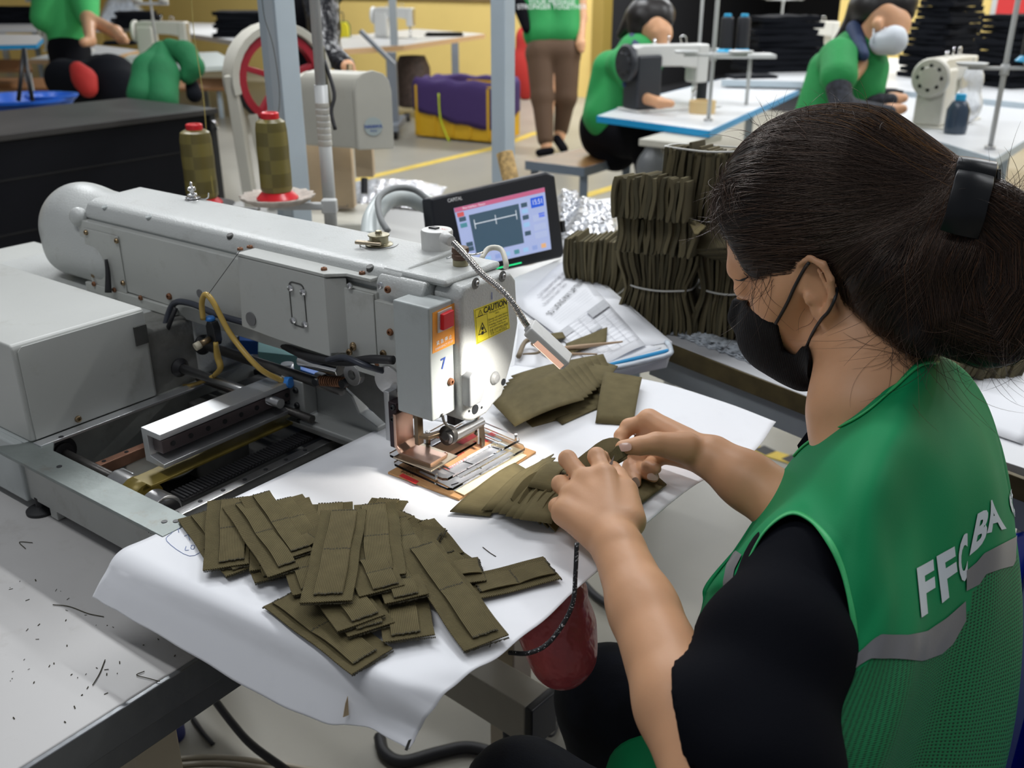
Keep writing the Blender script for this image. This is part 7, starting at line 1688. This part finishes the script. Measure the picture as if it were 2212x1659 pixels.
# clip
CLIP = BLACKP2 = mat('glossy_black_clip', (.006, .007, .009), .35, spec=.35)
def slab(name, rows, m, th, parent=OPR, bevel=.001, sub=12, off=OFF, sm=True):
    G = resample([[R(*p) for p in r] for r in rows], sub, max(6, sub // 2)); vs, fs, uv = gridg(G); return mk(name, vs, fs, m, parent, smooth=sm, solid=th, bevel=bevel, uv=uv, off=off)
HC2 = thing('hair_clip', 'black plastic claw clip holding the operator hair', 'hair clip', R(2090, 430, .85))
def slabc(name, rows, th): return slab(name, rows, CLIP, th, HC2, off=HC2.location)
slabc('outer_jaw', [[(2068, 372, .842), (2104, 378, .838), (2142, 388, .842)], [(2062, 385, .836), (2100, 392, .832), (2140, 402, .836)], [(2052, 420, .834), (2090, 428, .830), (2130, 438, .834)], [(2042, 460, .836), (2082, 466, .832), (2122, 474, .836)], [(2030, 492, .846), (2072, 506, .842), (2108, 514, .846)]], .004)
slabc('upper_jaw', [[(2072, 346, .870), (2108, 352, .866), (2150, 362, .870)], [(2070, 347, .852), (2107, 351, .848), (2152, 360, .852)], [(2066, 356, .843), (2103, 362, .839), (2148, 370, .843)], [(2062, 380, .845), (2100, 388, .841), (2142, 398, .845)]], .004)
slabc('inner_jaw', [[(2152, 365, .85), (2150, 372, .90)], [(2148, 430, .846), (2150, 440, .90)], [(2122, 520, .856), (2130, 520, .90)]], .004)

# ---- T-shirt
TS = Field((.05, .36, .50), (.72, 1.12, 1.10), .0042)
PEL = Vector((.37, .66, .60)); BKc = mid_.lerp(PEL, .5)
TS.cone(ShL, ShR, .042, .030, .02); TS.cone(mid_ - Vector((0, 0, .05)), BKc, .070, .085, .04, flat=((-.6, .8, 0), .9)); TS.cone(BKc, PEL, .078, .09, .04)
TS.cone(NB.lerp(mid_, .5), mid_, .052, .06, .02); TS.cone(ShL, mid_ - Vector((0, 0, .08)), .045, .07, .03); TS.cone(ShR, mid_ - Vector((0, 0, .08)), .034, .065, .03)
elS = R(1625, 1640, .69); TS.cone(ShL, R(1668, 1420, .735), .050, .056, .02); TS.cone(R(1668, 1420, .735), elS, .056, .058, .02); HM = R(1480, 1565, .715); TS.cone(elS, R(1556, 1572, .708), .058, .057, .02)
TS.cone(ShR, ShR.lerp(ElR, .5), .034, .038, .02)
g = [np.arange(TS.n[i]) * TS.h + TS.lo[i] for i in range(3)]; X, Y, Z = np.meshgrid(*g, indexing='ij')
fd = (WrL - ElL).normalized(); cutp = R(1476, 1565, .70); cn_ = (Vector((1, 0, 0)) * -.967 + Vector((0, sp, cp)) * -.256 + Vector((0, cp, -sp)) * .25).normalized()
d_ = (X - cutp.x) * cn_.x + (Y - cutp.y) * cn_.y + (Z - cutp.z) * cn_.z; near = np.sqrt((X - cutp.x) ** 2 + (Y - cutp.y) ** 2 + (Z - cutp.z) ** 2) < .13
def folds(X, Y, Z, a):
    return a * (np.sin(38 * X + 21 * Z + 3 * np.sin(30 * Y)) * np.sin(26 * Y - 33 * Z + 1.3) + .6 * np.sin(80 * Z + 30 * X + 4 * np.sin(19 * Y)))
TS.D += folds(X * .75, Y * .75, Z * .75, .0020).astype(np.float32)
TS.D = np.where(near, np.maximum(TS.D, d_), TS.D)
inner = ElL + fd * .0; ia = ElL; ab = A3(WrL - ElL); t = np.clip(((X - ia.x) * ab[0] + (Y - ia.y) * ab[1] + (Z - ia.z) * ab[2]) / (ab @ ab), -.2, 1)
near2 = near & (d_ > -.022)
ch = np.sqrt((X - ia.x - t * ab[0]) ** 2 + (Y - ia.y - t * ab[1]) ** 2 + (Z - ia.z - t * ab[2]) ** 2) - .0385
TS.D = np.where(near2, np.maximum(TS.D, -ch), TS.D).astype(np.float32)
field_obj('shirt', TS, TEE, OPR, off=OFF, smooth=3)
slab('shirt_collar', [[(1772, 915, .945), (1750, 925, .95), (1722, 962, .955)], [(1776, 935, .94), (1755, 950, .945), (1730, 985, .95)]], TEE, .003, bevel=0)

# ---- vest
ST = [((1548, 1440, .745), (1493, 1436, .93)), ((1566, 1370, .765), (1500, 1385, .94)), ((1590, 1280, .780), (1523, 1300, .945)), ((1606, 1234, .785), (1531, 1262, .95)), ((1650, 1152, .790), (1600, 1172, .955)), ((1704, 1112, .790), (1660, 1080, .965)),
      ((1748, 1126, .775), (1738, 970, .950)), ((1788, 1175, .745), (1850, 903, .868)), ((1818, 1240, .732), (1930, 836, .868)), ((1836, 1320, .720), (2008, 782, .905)),
      ((1843, 1400, .712), (2092, 828, .955)), ((1830, 1460, .700), (2160, 945, .965)), ((1796, 1530, .684), (2196, 1120, .955)), ((1750, 1605, .668), (2206, 1320, .925)), ((1706, 1690, .652), (2180, 1550, .885)), ((1665, 1790, .640), (2120, 1790, .85))]
bul = [0, 0, -.006, -.012, -.014, -.012, -.012, -.022, -.030, -.034, -.036, -.036, -.034, -.030, -.026, -.022]
rows = []
for i, (a, b) in enumerate(ST):
    row = []
    for k in range(6):
        f_ = k / 5; w = [a[j] * (1 - f_) + b[j] * f_ for j in range(3)]
        A_, B_ = R(*a), R(*b); p = A_.lerp(B_, f_); r_ = (p - O3).normalized(); p = p + r_ * (bul[i] * math.sin(math.pi * f_)); row.append(p)
    if i >= 9:   # wrap round the right side, away from the camera
        e = row[-1]; rr_ = (e - O3).normalized(); ins = (row[-2] - row[-1]).normalized()
        row += [e + rr_ * .035 + ins * .004, e + rr_ * .10 + ins * .035]
    else: 
        e = row[-1]; row += [e + Vector((0, 0, -.0015)), e + Vector((0, 0, -.003))]
    rows.append(row)
G = resample(rows, 120, 72)
gn = 120; 
GG = [[p.copy() for p in r] for r in G]
for i in range(1, gn - 1):
    for j in range(1, 71):
        u_, v_ = i / (gn - 1), j / 71; n_ = (G[i + 1][j] - G[i - 1][j]).cross(G[i][j + 1] - G[i][j - 1])
        if n_.length < 1e-9: continue
        n_.normalize(); e = min(1, j / 6, (71 - j) / 6)
        back = max(0, min(1, (u_ - .52) * 4))
        a = .0062 * back * math.sin(v_ * 15 + 2.6 * math.sin(u_ * 5) + 1.0) * (.35 + u_) + .0022 * math.sin(v_ * 9 + u_ * 21) + .0012 * math.sin(v_ * 40 + u_ * 13) * back
        p0 = Vector((u_ * 12 - 8.3, v_ * 9 - 4, 0)); a += .004 * math.exp(-((v_ - .80) / .035) ** 2) * back
        GG[i][j] = G[i][j] + n_ * a * e
vs, fs, uv = gridg(GG)
# lower mesh part: everything below the reflective band
band = [(1800, 1470), (1835, 1450), (1890, 1400), (1990, 1392), (2045, 1345), (2083, 1302), (2100, 1250), (2130, 1205), (2196, 1185), (2230, 1170)]
def bandy(x): 
    for (x0, y0), (x1, y1) in zip(band, band[1:]):
        if x <= x1: return y0 + (y1 - y0) * (max(x, x0) - x0) / (x1 - x0)
    return band[-1][1]
def proj(w):
    w = Vector(w) - O3; t = w.y * cp - w.z * sp; u = w.y * sp + w.z * cp; return 1106 + FPX * w.x / t, 829.5 - FPX * u / t
mi = []
for f_ in fs:
    x_, y_ = proj(vs[f_[0]]); i_ = f_[0] // 72; mi.append(1 if (i_ > 66 and y_ > bandy(x_) + 10) else 0)
MESHG = mat('green_mesh_cloth', (.006, .17, .055), .6, spec=.3); nt = MESHG.node_tree; tc = nt.nodes.new('ShaderNodeTexCoord'); mp_ = nt.nodes.new('ShaderNodeMapping'); mp_.inputs['Scale'].default_value = (1, 1.0, 1)
vo = nt.nodes.new('ShaderNodeTexVoronoi'); vo.inputs['Scale'].default_value = 330; vo.inputs['Randomness'].default_value = .12; nt.links.new(tc.outputs['UV'], mp_.inputs[0]); nt.links.new(mp_.outputs[0], vo.inputs['Vector'])
rp = nt.nodes.new('ShaderNodeValToRGB'); rp.color_ramp.elements[0].position = .20; rp.color_ramp.elements[0].color = (.001, .022, .008, 1); rp.color_ramp.elements[1].position = .34; rp.color_ramp.elements[1].color = (.007, .185, .062, 1)
nt.links.new(vo.outputs['Distance'], rp.inputs[0]); nt.links.new(rp.outputs[0], nt.nodes['Principled BSDF'].inputs['Base Color'])
bp_ = nt.nodes.new('ShaderNodeBump'); bp_.inputs['Strength'].default_value = .5; bp_.inputs['Distance'].default_value = .001; nt.links.new(vo.outputs['Distance'], bp_.inputs['Height']); nt.links.new(bp_.outputs[0], nt.nodes['Principled BSDF'].inputs['Normal'])
# make sure that the sheet faces the outside
VEST = mk('vest', vs, fs, VESTG, OPR, smooth=True, uv=uv, off=OFF, mi=mi, mats=[VESTG, MESHG])
s_ = VEST.modifiers.new('s', 'SOLIDIFY'); s_.thickness = .0012; s_.offset = 0
VB = BVHTree.FromPolygons(vs, fs)
def vproj(x, y, lift=.0016):
    h = VB.ray_cast(O3, ray(x, y).normalized())
    if h[0] is None: return None
    n_ = h[1]; 
    if n_.dot(ray(x, y)) > 0: n_ = -n_
    return h[0] + n_ * lift
# armhole + neckline binding
def binding(ii, jj, w, m, name, lift=.0012):
    P, Q = [], []
    for i in ii:
        a = GG[i][jj]; b_ = GG[i][jj + (w if jj < 30 else -w)]; n_ = (GG[min(i + 1, gn - 1)][jj] - GG[max(i - 1, 0)][jj]).cross(b_ - a).normalized()
        if n_.dot(a - O3) > 0: n_ = -n_
        P.append(a + n_ * lift - (b_ - a).normalized() * .0012); Q.append(b_ + n_ * lift)
    M_ = [P, [(p * .5 + q_ * .5) + (p - q_).cross(P[1] - P[0]).normalized() * 0 for p, q_ in zip(P, Q)], Q]; v2, f2, u2 = gridg(M_)
    return mk(name, v2, f2, m, VEST, smooth=True, solid=.0018, off=OFF)
def bind_w(ii, jj, width, m, name):
    P, Q = [], []
    for i in ii:
        a = GG[i][jj]; nb = GG[i][jj + (3 if jj < 30 else -3)]; d = (nb - a).normalized(); tn = (GG[min(i + 1, gn - 1)][jj] - GG[max(i - 1, 0)][jj]); n_ = tn.cross(d).normalized()
        if n_.dot(a - O3) > 0: n_ = -n_
        P.append(a - d * .001 + n_ * .0012); Q.append(a + d * width + n_ * .0012)
    v2, f2, u2 = gridg([P, [(p + q_) / 2 + ((p - q_).cross(P[1] - P[0])).normalized() * 0 for p, q_ in zip(P, Q)], Q]); return mk(name, v2, f2, m, VEST, smooth=True, solid=.0016, off=OFF)
bind_w(range(0, 120), 0, .0065, BIND, 'armhole_binding')
jn = int(round(5 / 7 * 71)); bind_w(range(46, 74), jn, .0060, BIND, 'neckline_binding')
# reflective bands as strips laid on the cloth
def decal(name, top, bot, m, n=40, lift=.0018):
    def at(P, f_):
        k = f_ * (len(P) - 1); i = min(int(k), len(P) - 2); return (P[i][0] + (P[i + 1][0] - P[i][0]) * (k - i), P[i][1] + (P[i + 1][1] - P[i][1]) * (k - i))
    rows_ = []
    for i in range(n):
        a, b_ = at(top, i / (n - 1)), at(bot, i / (n - 1)); r_ = [vproj(a[0] * (1 - k / 6) + b_[0] * k / 6, a[1] * (1 - k / 6) + b_[1] * k / 6, lift) for k in range(7)]
        if all(x_ is not None for x_ in r_): rows_.append(r_)
    if len(rows_) < 2: return None
    v2, f2, u2 = gridg(rows_); return mk(name, v2, f2, m, VEST, smooth=True, off=OFF)
decal('reflective_band', [(1832, 1440), (1855, 1408), (1880, 1385), (1900, 1370), (1960, 1372), (2000, 1362), (2040, 1335), (2082, 1298)], [(1822, 1470), (1840, 1445), (1880, 1422), (1920, 1422), (1990, 1427), (2030, 1412), (2055, 1390), (2083, 1340)], REFL)
decal('reflective_band', [(2084, 1232), (2105, 1215), (2122, 1195), (2160, 1175), (2190, 1160), (2198, 1148)], [(2084, 1276), (2112, 1262), (2126, 1240), (2160, 1228), (2185, 1222), (2199, 1190)], REFL)
decal('reflective_band', [(1590, 1190), (1572, 1222), (1566, 1256)], [(1606, 1200), (1590, 1232), (1585, 1262)], REFL, n=12); decal('reflective_band', [(1566, 1256), (1566, 1276), (1570, 1296)], [(1585, 1262), (1580, 1276), (1578, 1294)], REFL, n=10)
def vtext(ch, c4, name='vest_lettering'):
    """lay a letter on the cloth inside a four-cornered field"""
    vs_, fs_ = text_mesh(ch, 1.0, bold=.045, align='LEFT')
    xs = [v.x for v in vs_]; ys = [v.y for v in vs_]; x0, x1, y0, y1 = min(xs), max(xs), min(ys), max(ys)
    bm = bmesh.new(); bv = [bm.verts.new(v) for v in vs_]
    for f_ in fs_:
        try: bm.faces.new([bv[i] for i in f_])
        except ValueError: pass
    bmesh.ops.triangulate(bm, faces=bm.faces); 
    for _ in range(2): bmesh.ops.subdivide_edges(bm, edges=[e for e in bm.edges if e.calc_length() > .06], cuts=2); bmesh.ops.triangulate(bm, faces=bm.faces)
    vo_ = []
    for v in bm.verts:
        s, t = (v.co.x - x0) / (x1 - x0), (y1 - v.co.y) / (y1 - y0)
        X_ = (c4[0][0] * (1 - s) + c4[1][0] * s) * (1 - t) + (c4[3][0] * (1 - s) + c4[2][0] * s) * t; Y_ = (c4[0][1] * (1 - s) + c4[1][1] * s) * (1 - t) + (c4[3][1] * (1 - s) + c4[2][1] * s) * t
        vo_.append(vproj(X_, Y_, .0017))
    bm.verts.index_update(); fo = [tuple(v.index for v in f_.verts) for f_ in bm.faces]; bm.free()
    ok = [f_ for f_ in fo if all(vo_[i] is not None for i in f_) and max((vo_[f_[0]] - vo_[f_[1]]).length, (vo_[f_[1]] - vo_[f_[2]]).length) < .02]
    vo_ = [v if v is not None else Vector(OFF) for v in vo_]
    used = sorted({i for f_ in ok for i in f_}); mp2 = {i: k for k, i in enumerate(used)}
    if ok: mk(name, [vo_[i] for i in used], [tuple(mp2[i] for i in f_) for f_ in ok], mat('vest_print_white', (.62, .68, .72), .5), VEST, smooth=True, off=OFF)
for ch, c4 in (('F', ((1976, 1228), (2012, 1208), (2020, 1312), (1986, 1334))), ('F', ((2019, 1202), (2058, 1180), (2068, 1272), (2031, 1303))), ('C', ((2064, 1180), (2086, 1142), (2086, 1250), (2070, 1262))), ('B', ((2108, 1110), (2137, 1094), (2124, 1172), (2090, 1200))), ('A', ((2130, 1085), (2146, 1076), (2170, 1142), (2128, 1152))), ('G', ((2172, 1062), (2196, 1040), (2198, 1120), (2184, 1118)))):
    vtext(ch, c4)
slab('vest_hem', [[(1308, 1672, .985), (1322, 1630, .98), (1352, 1602, .97), (1400, 1586, .96), (1490, 1568, .95)], [(1312, 1720, .97), (1340, 1690, .955), (1380, 1670, .945), (1440, 1650, .94), (1520, 1640, .93)], [(1330, 1800, .96), (1360, 1780, .94), (1420, 1770, .93), (1480, 1760, .92), (1560, 1740, .91)]], VESTG, .0015, bevel=0, sub=20)
# trousers, shoes, stool
JN = Field((-.05, .45, -.01), (.72, 1.12, .80), .008)
hpL, hpR = Vector((.31, .60, .55)), Vector((.43, .75, .55)); knR, knL = R(1318, 1512, 1.235), Vector((.02, .80, .56)); knL = R(1130, 1735, 1.08)
for h_, k_ in ((hpL, knL), (hpR, knR)): JN.cone(h_, k_, .085, .066, .03); f2_ = Vector((k_.x + .04, k_.y - .03, .07)); JN.cone(k_, f2_, .064, .045, .03)
JN.cone(hpL, hpR, .095, .095, .04); JN.cone(hpL.lerp(hpR, .5), PEL + Vector((0, 0, .03)), .10, .09, .03)
field_obj('trousers', JN, JEAN, OPR, off=OFF, smooth=2)
for k_ in (knL, knR):
    f = Field((k_.x - .16, k_.y - .14, -.005), (k_.x + .14, k_.y + .14, .12), .006); f.cone(Vector((k_.x + .05, k_.y - .04, .03)), Vector((k_.x - .08, k_.y + .05, .025)), .032, .028, .02); field_obj('shoe', f, BLACKR, OPR, off=OFF)
STL = thing('stool', 'plain stool under the operator, hidden behind her vest', 'stool', (.38, .68, 0)); lathe('seat', [(.16, .40), (.17, .41), (.17, .435), (.15, .445)], mat('bench_wood', (0, 0, 0)), STL)
for sx, sy in ((-.1, -.1), (.1, -.1), (.1, .1), (-.1, .1)): cyl('leg', (sx, sy, .41), (sx * 1.2, sy * 1.2, 0), .012, STEEL, STL)
# held strap and snips
HS = thing('held_strap', 'olive strap held between the operator fingers, ends turned up', 'fabric piece', R(1290, 1000, .99))
slab('cloth', [[(1225, 1010, .978), (1262, 980, .985), (1300, 952, 1.0), (1330, 948, 1.02), (1342, 962, 1.028)], [(1232, 1040, .970), (1270, 1010, .978), (1308, 980, .99), (1334, 968, 1.01), (1350, 975, 1.02)], [(1245, 1070, .965), (1285, 1040, .972), (1318, 1012, .985), (1340, 1000, 1.0), (1352, 992, 1.012)]], OLIVEF, .0022, parent=HS, off=HS.location, bevel=.0004, sub=22)
slab('folded_end', [[(1308, 985, .984), (1335, 962, .990), (1350, 978, .996)], [(1322, 1006, .980), (1345, 990, .986), (1354, 985, .994)]], OLIVE_S, .002, parent=HS, off=HS.location, bevel=0)
SN = thing('thread_snips', 'small grey steel thread snips pointing up between the fingers', 'scissors', R(1318, 1000, .965)); 
for c3 in (((1312, 1010), (1327, 984), (1322, 1008)), ((1300, 996), (1309, 978), (1308, 998))):
    P = [rel(R(x, y, .968), SN) for x, y in c3]; nn2 = (P[1] - P[0]).cross(P[2] - P[0]).normalized() * .0012; mk('blade', P + [p + nn2 for p in P], [(0, 1, 2), (5, 4, 3), (0, 3, 4, 1), (1, 4, 5, 2), (2, 5, 3, 0)], STEEL, SN)

# ================================================================ workers in the background
GSH = mat('green_polo', (.012, .26, .06), .75, bump=.2, bscale=60, var=.06, vscale=6); NAVY = mat('navy_trim', (.012, .03, .09), .7)
HAIRB = mat('black_hair_bg', (.012, .009, .008), .4); BLKC = mat('black_trousers', (.004, .004, .006), .85, spec=.1); BRN = mat('brown_trousers', (.085, .045, .022), .8)
def worker(label, base, h, parts, ts=1.0):
    R_ = lambda x, y, t: R(x, y, t * ts)
    T = thing('person', label, 'person', base); c0 = Vector(base)
    for nm, m, cones in parts:
        pts = []
        for (a, b, ra, rb) in cones: pts += [(R_(*a), ra), (R_(*b), rb)]
        lo = A3([min(p[0][i] - p[1] for p in pts) for i in range(3)]) - .04; hi = A3([max(p[0][i] + p[1] for p in pts) for i in range(3)]) + .04
        f = Field(lo, hi, h)
        for (a, b, ra, rb) in cones: f.cone(R_(*a), R_(*b), ra, rb, k=h * 2.2)
        field_obj(nm, f, m, T, off=c0, smooth=2)
    return T
g2 = PZ(1300, 420, 0)
W2 = worker('seated woman in green polo with dark ponytail, bent over her machine', (R(1330, 300, 5.0).x, R(1330, 300, 5.0).y, 0), .009, [
 ('body', SKIN, [((1412, 60, 4.75), (1420, 70, 4.75), .085, .080), ((1425, 75, 4.73), (1428, 95, 4.73), .062, .045), ((1440, 68, 4.72), (1447, 78, 4.71), .022, .014), ((1398, 85, 4.77), (1382, 130, 4.8), .055, .06), ((1352, 150, 4.75), (1368, 205, 4.65), .045, .038), ((1368, 205, 4.65), (1425, 222, 4.5), .036, .026), ((1425, 222, 4.5), (1450, 224, 4.45), .028, .02), ((1382, 130, 4.8), (1352, 150, 4.75), .05, .04)]),
 ('polo_shirt', GSH, [((1378, 118, 4.8), (1320, 250, 4.9), .12, .15), ((1345, 140, 4.75), (1375, 120, 5.0), .09, .08), ((1345, 140, 4.72), (1362, 172, 4.66), .075, .068), ((1318, 150, 4.85), (1308, 250, 4.95), .10, .13), ((1395, 105, 5.0), (1410, 140, 5.05), .07, .06)]),
 ('collar', NAVY, [((1368, 85, 4.75), (1380, 118, 4.68), .035, .028), ((1380, 118, 4.68), (1400, 130, 4.7), .028, .02)]),
 ('sleeve_trim', NAVY, [((1352, 182, 4.62), (1378, 172, 4.62), .022, .02), ]),
 ('trousers', BLKC, [((1310, 275, 5.0), (1400, 305, 4.7), .155, .105), ((1310, 290, 5.05), (1330, 320, 5.0), .15, .13), ((1400, 305, 4.7), (1405, 420, 4.8), .10, .06)]),
 ('hair', HAIRB, [((1395, 35, 4.76), (1420, 35, 4.76), .105, .095), ((1385, 55, 4.76), (1380, 62, 4.76), .085, .06), ((1370, 40, 4.8), (1340, 75, 4.85), .06, .022), ((1440, 30, 4.74), (1447, 48, 4.72), .04, .02)])], ts=1.09)
W3 = worker('masked woman in green polo with dark patterned arm sleeves', (R(1790, 300, 4.3).x, R(1790, 300, 4.3).y, 0), .009, [
 ('body', SKIN, [((1910, 40, 4.05), (1922, 52, 4.05), .085, .085), ((1925, 70, 4.04), (1915, 85, 4.05), .06, .05), ((1888, 65, 4.07), (1868, 120, 4.12), .055, .058), ((1942, 68, 4.0), (1946, 76, 4.0), .02, .015), ((1895, 52, 3.98), (1897, 60, 3.98), .022, .018), ((1925, 240, 3.95), (1950, 235, 3.93), .028, .02), ((1930, 215, 4.1), (1952, 212, 4.1), .028, .02), ((1868, 120, 4.12), (1812, 190, 3.95), .045, .04), ((1812, 190, 3.95), (1818, 232, 3.9), .036, .034), ((1818, 232, 3.9), (1925, 240, 3.95), .032, .026), ((1868, 120, 4.12), (1880, 218, 4.15), .04, .028), ((1880, 218, 4.15), (1930, 215, 4.1), .028, .026)]),
 ('face_mask', mat('pale_mask', (.60, .64, .68), .6), [((1905, 92, 4.0), (1928, 88, 3.99), .050, .060), ((1932, 84, 3.99), (1938, 92, 3.99), .045, .03)]),
 ('polo_shirt', GSH, [((1850, 120, 4.15), (1778, 270, 4.25), .115, .14), ((1810, 130, 4.05), (1860, 120, 4.3), .085, .075), ((1812, 120, 4.0), (1812, 165, 3.92), .072, .075), ((1868, 150, 4.15), (1860, 190, 4.15), .10, .10), ((1786, 150, 4.15), (1770, 270, 4.2), .08, .12)]),
 ('collar', NAVY, [((1845, 62, 4.1), (1865, 120, 3.98), .035, .025), ]),
 ('arm_sleeves', mat('dark_patterned_sleeve', (.02, .022, .03), .8, var=.9, vscale=60), [((1812, 190, 3.9), (1818, 232, 3.88), .052, .045), ((1818, 232, 3.88), (1920, 243, 3.92), .043, .030), ((1880, 218, 4.1), (1925, 216, 4.08), .034, .028)]),
 ('trousers', BLKC, [((1775, 290, 4.3), (1900, 320, 4.1), .14, .09), ((1900, 320, 4.1), (1905, 480, 4.15), .08, .05)]),
 ('hair', HAIRB, [((1895, 15, 4.08), (1925, 10, 4.06), .11, .10), ((1955, 12, 4.03), (1960, 30, 4.02), .055, .03), ((1860, 20, 4.12), (1835, 60, 4.16), .06, .035), ((1835, 60, 4.16), (1800, 95, 4.2), .032, .015)])])
for a, b in (((1885, 92), (1888, 62)), ((1912, 70), (1912, 60))): tube('mask_loop', [R(*a, 3.97) - W3.location, R(*b, 3.98) - W3.location], .004, MATS['pale_mask'], W3, n=5, smooth=0)
W1 = worker('standing woman in green shirt and brown trousers seen from behind', (R(1205, 325, 8.2).x, R(1205, 325, 8.2).y, 0), .014, [
 ('body', SKIN, [((1125, -60, 8.2), (1122, 20, 8.2), .06, .05), ((1252, -60, 8.2), (1256, 40, 8.2), .06, .048), ((1256, 40, 8.2), (1254, 95, 8.1), .045, .035), ((1254, 95, 8.1), (1256, 108, 8.1), .04, .03), ((1180, 310, 8.2), (1180, 325, 8.2), .045, .04), ((1210, 285, 8.4), (1208, 300, 8.4), .05, .045), ((1190, -130, 8.2), (1190, -150, 8.2), .1, .1), ((1190, -130, 8.2), (1190, 90, 8.2), .06, .09), ((1190, -90, 8.2), (1125, -60, 8.2), .06, .055), ((1190, -90, 8.2), (1252, -60, 8.2), .06, .055), ((1190, 90, 8.2), (1180, 315, 8.2), .08, .04), ((1190, 90, 8.2), (1222, 210, 8.25), .07, .05), ((1222, 210, 8.25), (1210, 290, 8.4), .05, .04)]),
 ('green_shirt', GSH, [((1168, -40, 8.2), (1168, 70, 8.2), .15, .15), ((1212, -40, 8.2), (1218, 70, 8.2), .15, .15), ((1168, 72, 8.2), (1216, 72, 8.2), .14, .14), ((1190, -80, 8.2), (1190, 0, 8.2), .2, .17)]),
 ('trousers', BRN, [((1168, 112, 8.2), (1222, 112, 8.2), .13, .13), ((1168, 120, 8.2), (1172, 210, 8.2), .125, .10), ((1172, 210, 8.2), (1178, 300, 8.2), .095, .07), ((1222, 120, 8.2), (1222, 210, 8.25), .125, .10), ((1222, 210, 8.25), (1212, 280, 8.4), .09, .065)]),
 ('sandal', BLKC, [((1165, 330, 8.1), (1190, 326, 8.1), .035, .035), ((1203, 300, 8.3), (1218, 322, 8.2), .04, .04)]),
 ('bag_strap', BLKC, [((1122, 10, 8.1), (1138, 62, 8.1), .06, .04)])])
for k, s_ in enumerate(('YOUR MESSAGE', 'STRONGER TOGETHER')): 
    c = R(1192, 4 + 11 * k, 8.0); text('shirt_lettering', s_, .055, c - W1.location, (1, 0, 0), (0, .3, .95), WHITEI, W1)
W4 = worker('person in glossy black puffer jacket reaching over the press, cut off above', (R(680, 60, 3.6).x, R(680, 60, 3.6).y, 0), .009, [
 ('body', SKIN, [((752, 145, 3.5), (757, 158, 3.5), .028, .024)]),
 ('puffer_sleeve', mat('glossy_black_jacket', (.006, .006, .008), .28, bump=1.0, bscale=22), [((690, -20, 3.7), (700, 60, 3.65), .075, .062), ((700, 60, 3.65), (712, 115, 3.6), .058, .045), ((712, 115, 3.6), (748, 142, 3.52), .045, .034)]),
 ('jacket', BLKC, [((640, -60, 3.95), (650, 30, 3.9), .14, .13), ((700, -60, 3.9), (640, 40, 3.95), .12, .10)]),
 ('trousers', BLKC, [((650, 60, 4.0), (660, 300, 4.1), .13, .07)])])
W5 = worker('worker in green shirt behind the far left machine, head out of frame', (R(160, 120, 7.4).x, R(160, 120, 7.4).y, 0), .014, [
 ('body', SKIN, [((195, 88, 6.6), (180, 92, 6.5), .035, .03), ((250, 70, 6.9), (262, 82, 6.7), .045, .035), ((262, 82, 6.7), (272, 88, 6.6), .035, .025), ((195, 88, 6.6), (190, 40, 7.2), .035, .05), ((190, 40, 7.2), (250, 70, 6.9), .05, .045)]),
 ('green_shirt', mat('light_green_shirt', (.05, .45, .12), .75), [((105, 0, 7.4), (95, 40, 7.4), .12, .10), ((180, -10, 7.4), (190, 40, 7.3), .12, .08), ((140, -30, 7.5), (150, 100, 7.5), .18, .15)]),
 ('trousers', BLKC, [((150, 110, 7.5), (160, 200, 7.3), .16, .12)])])
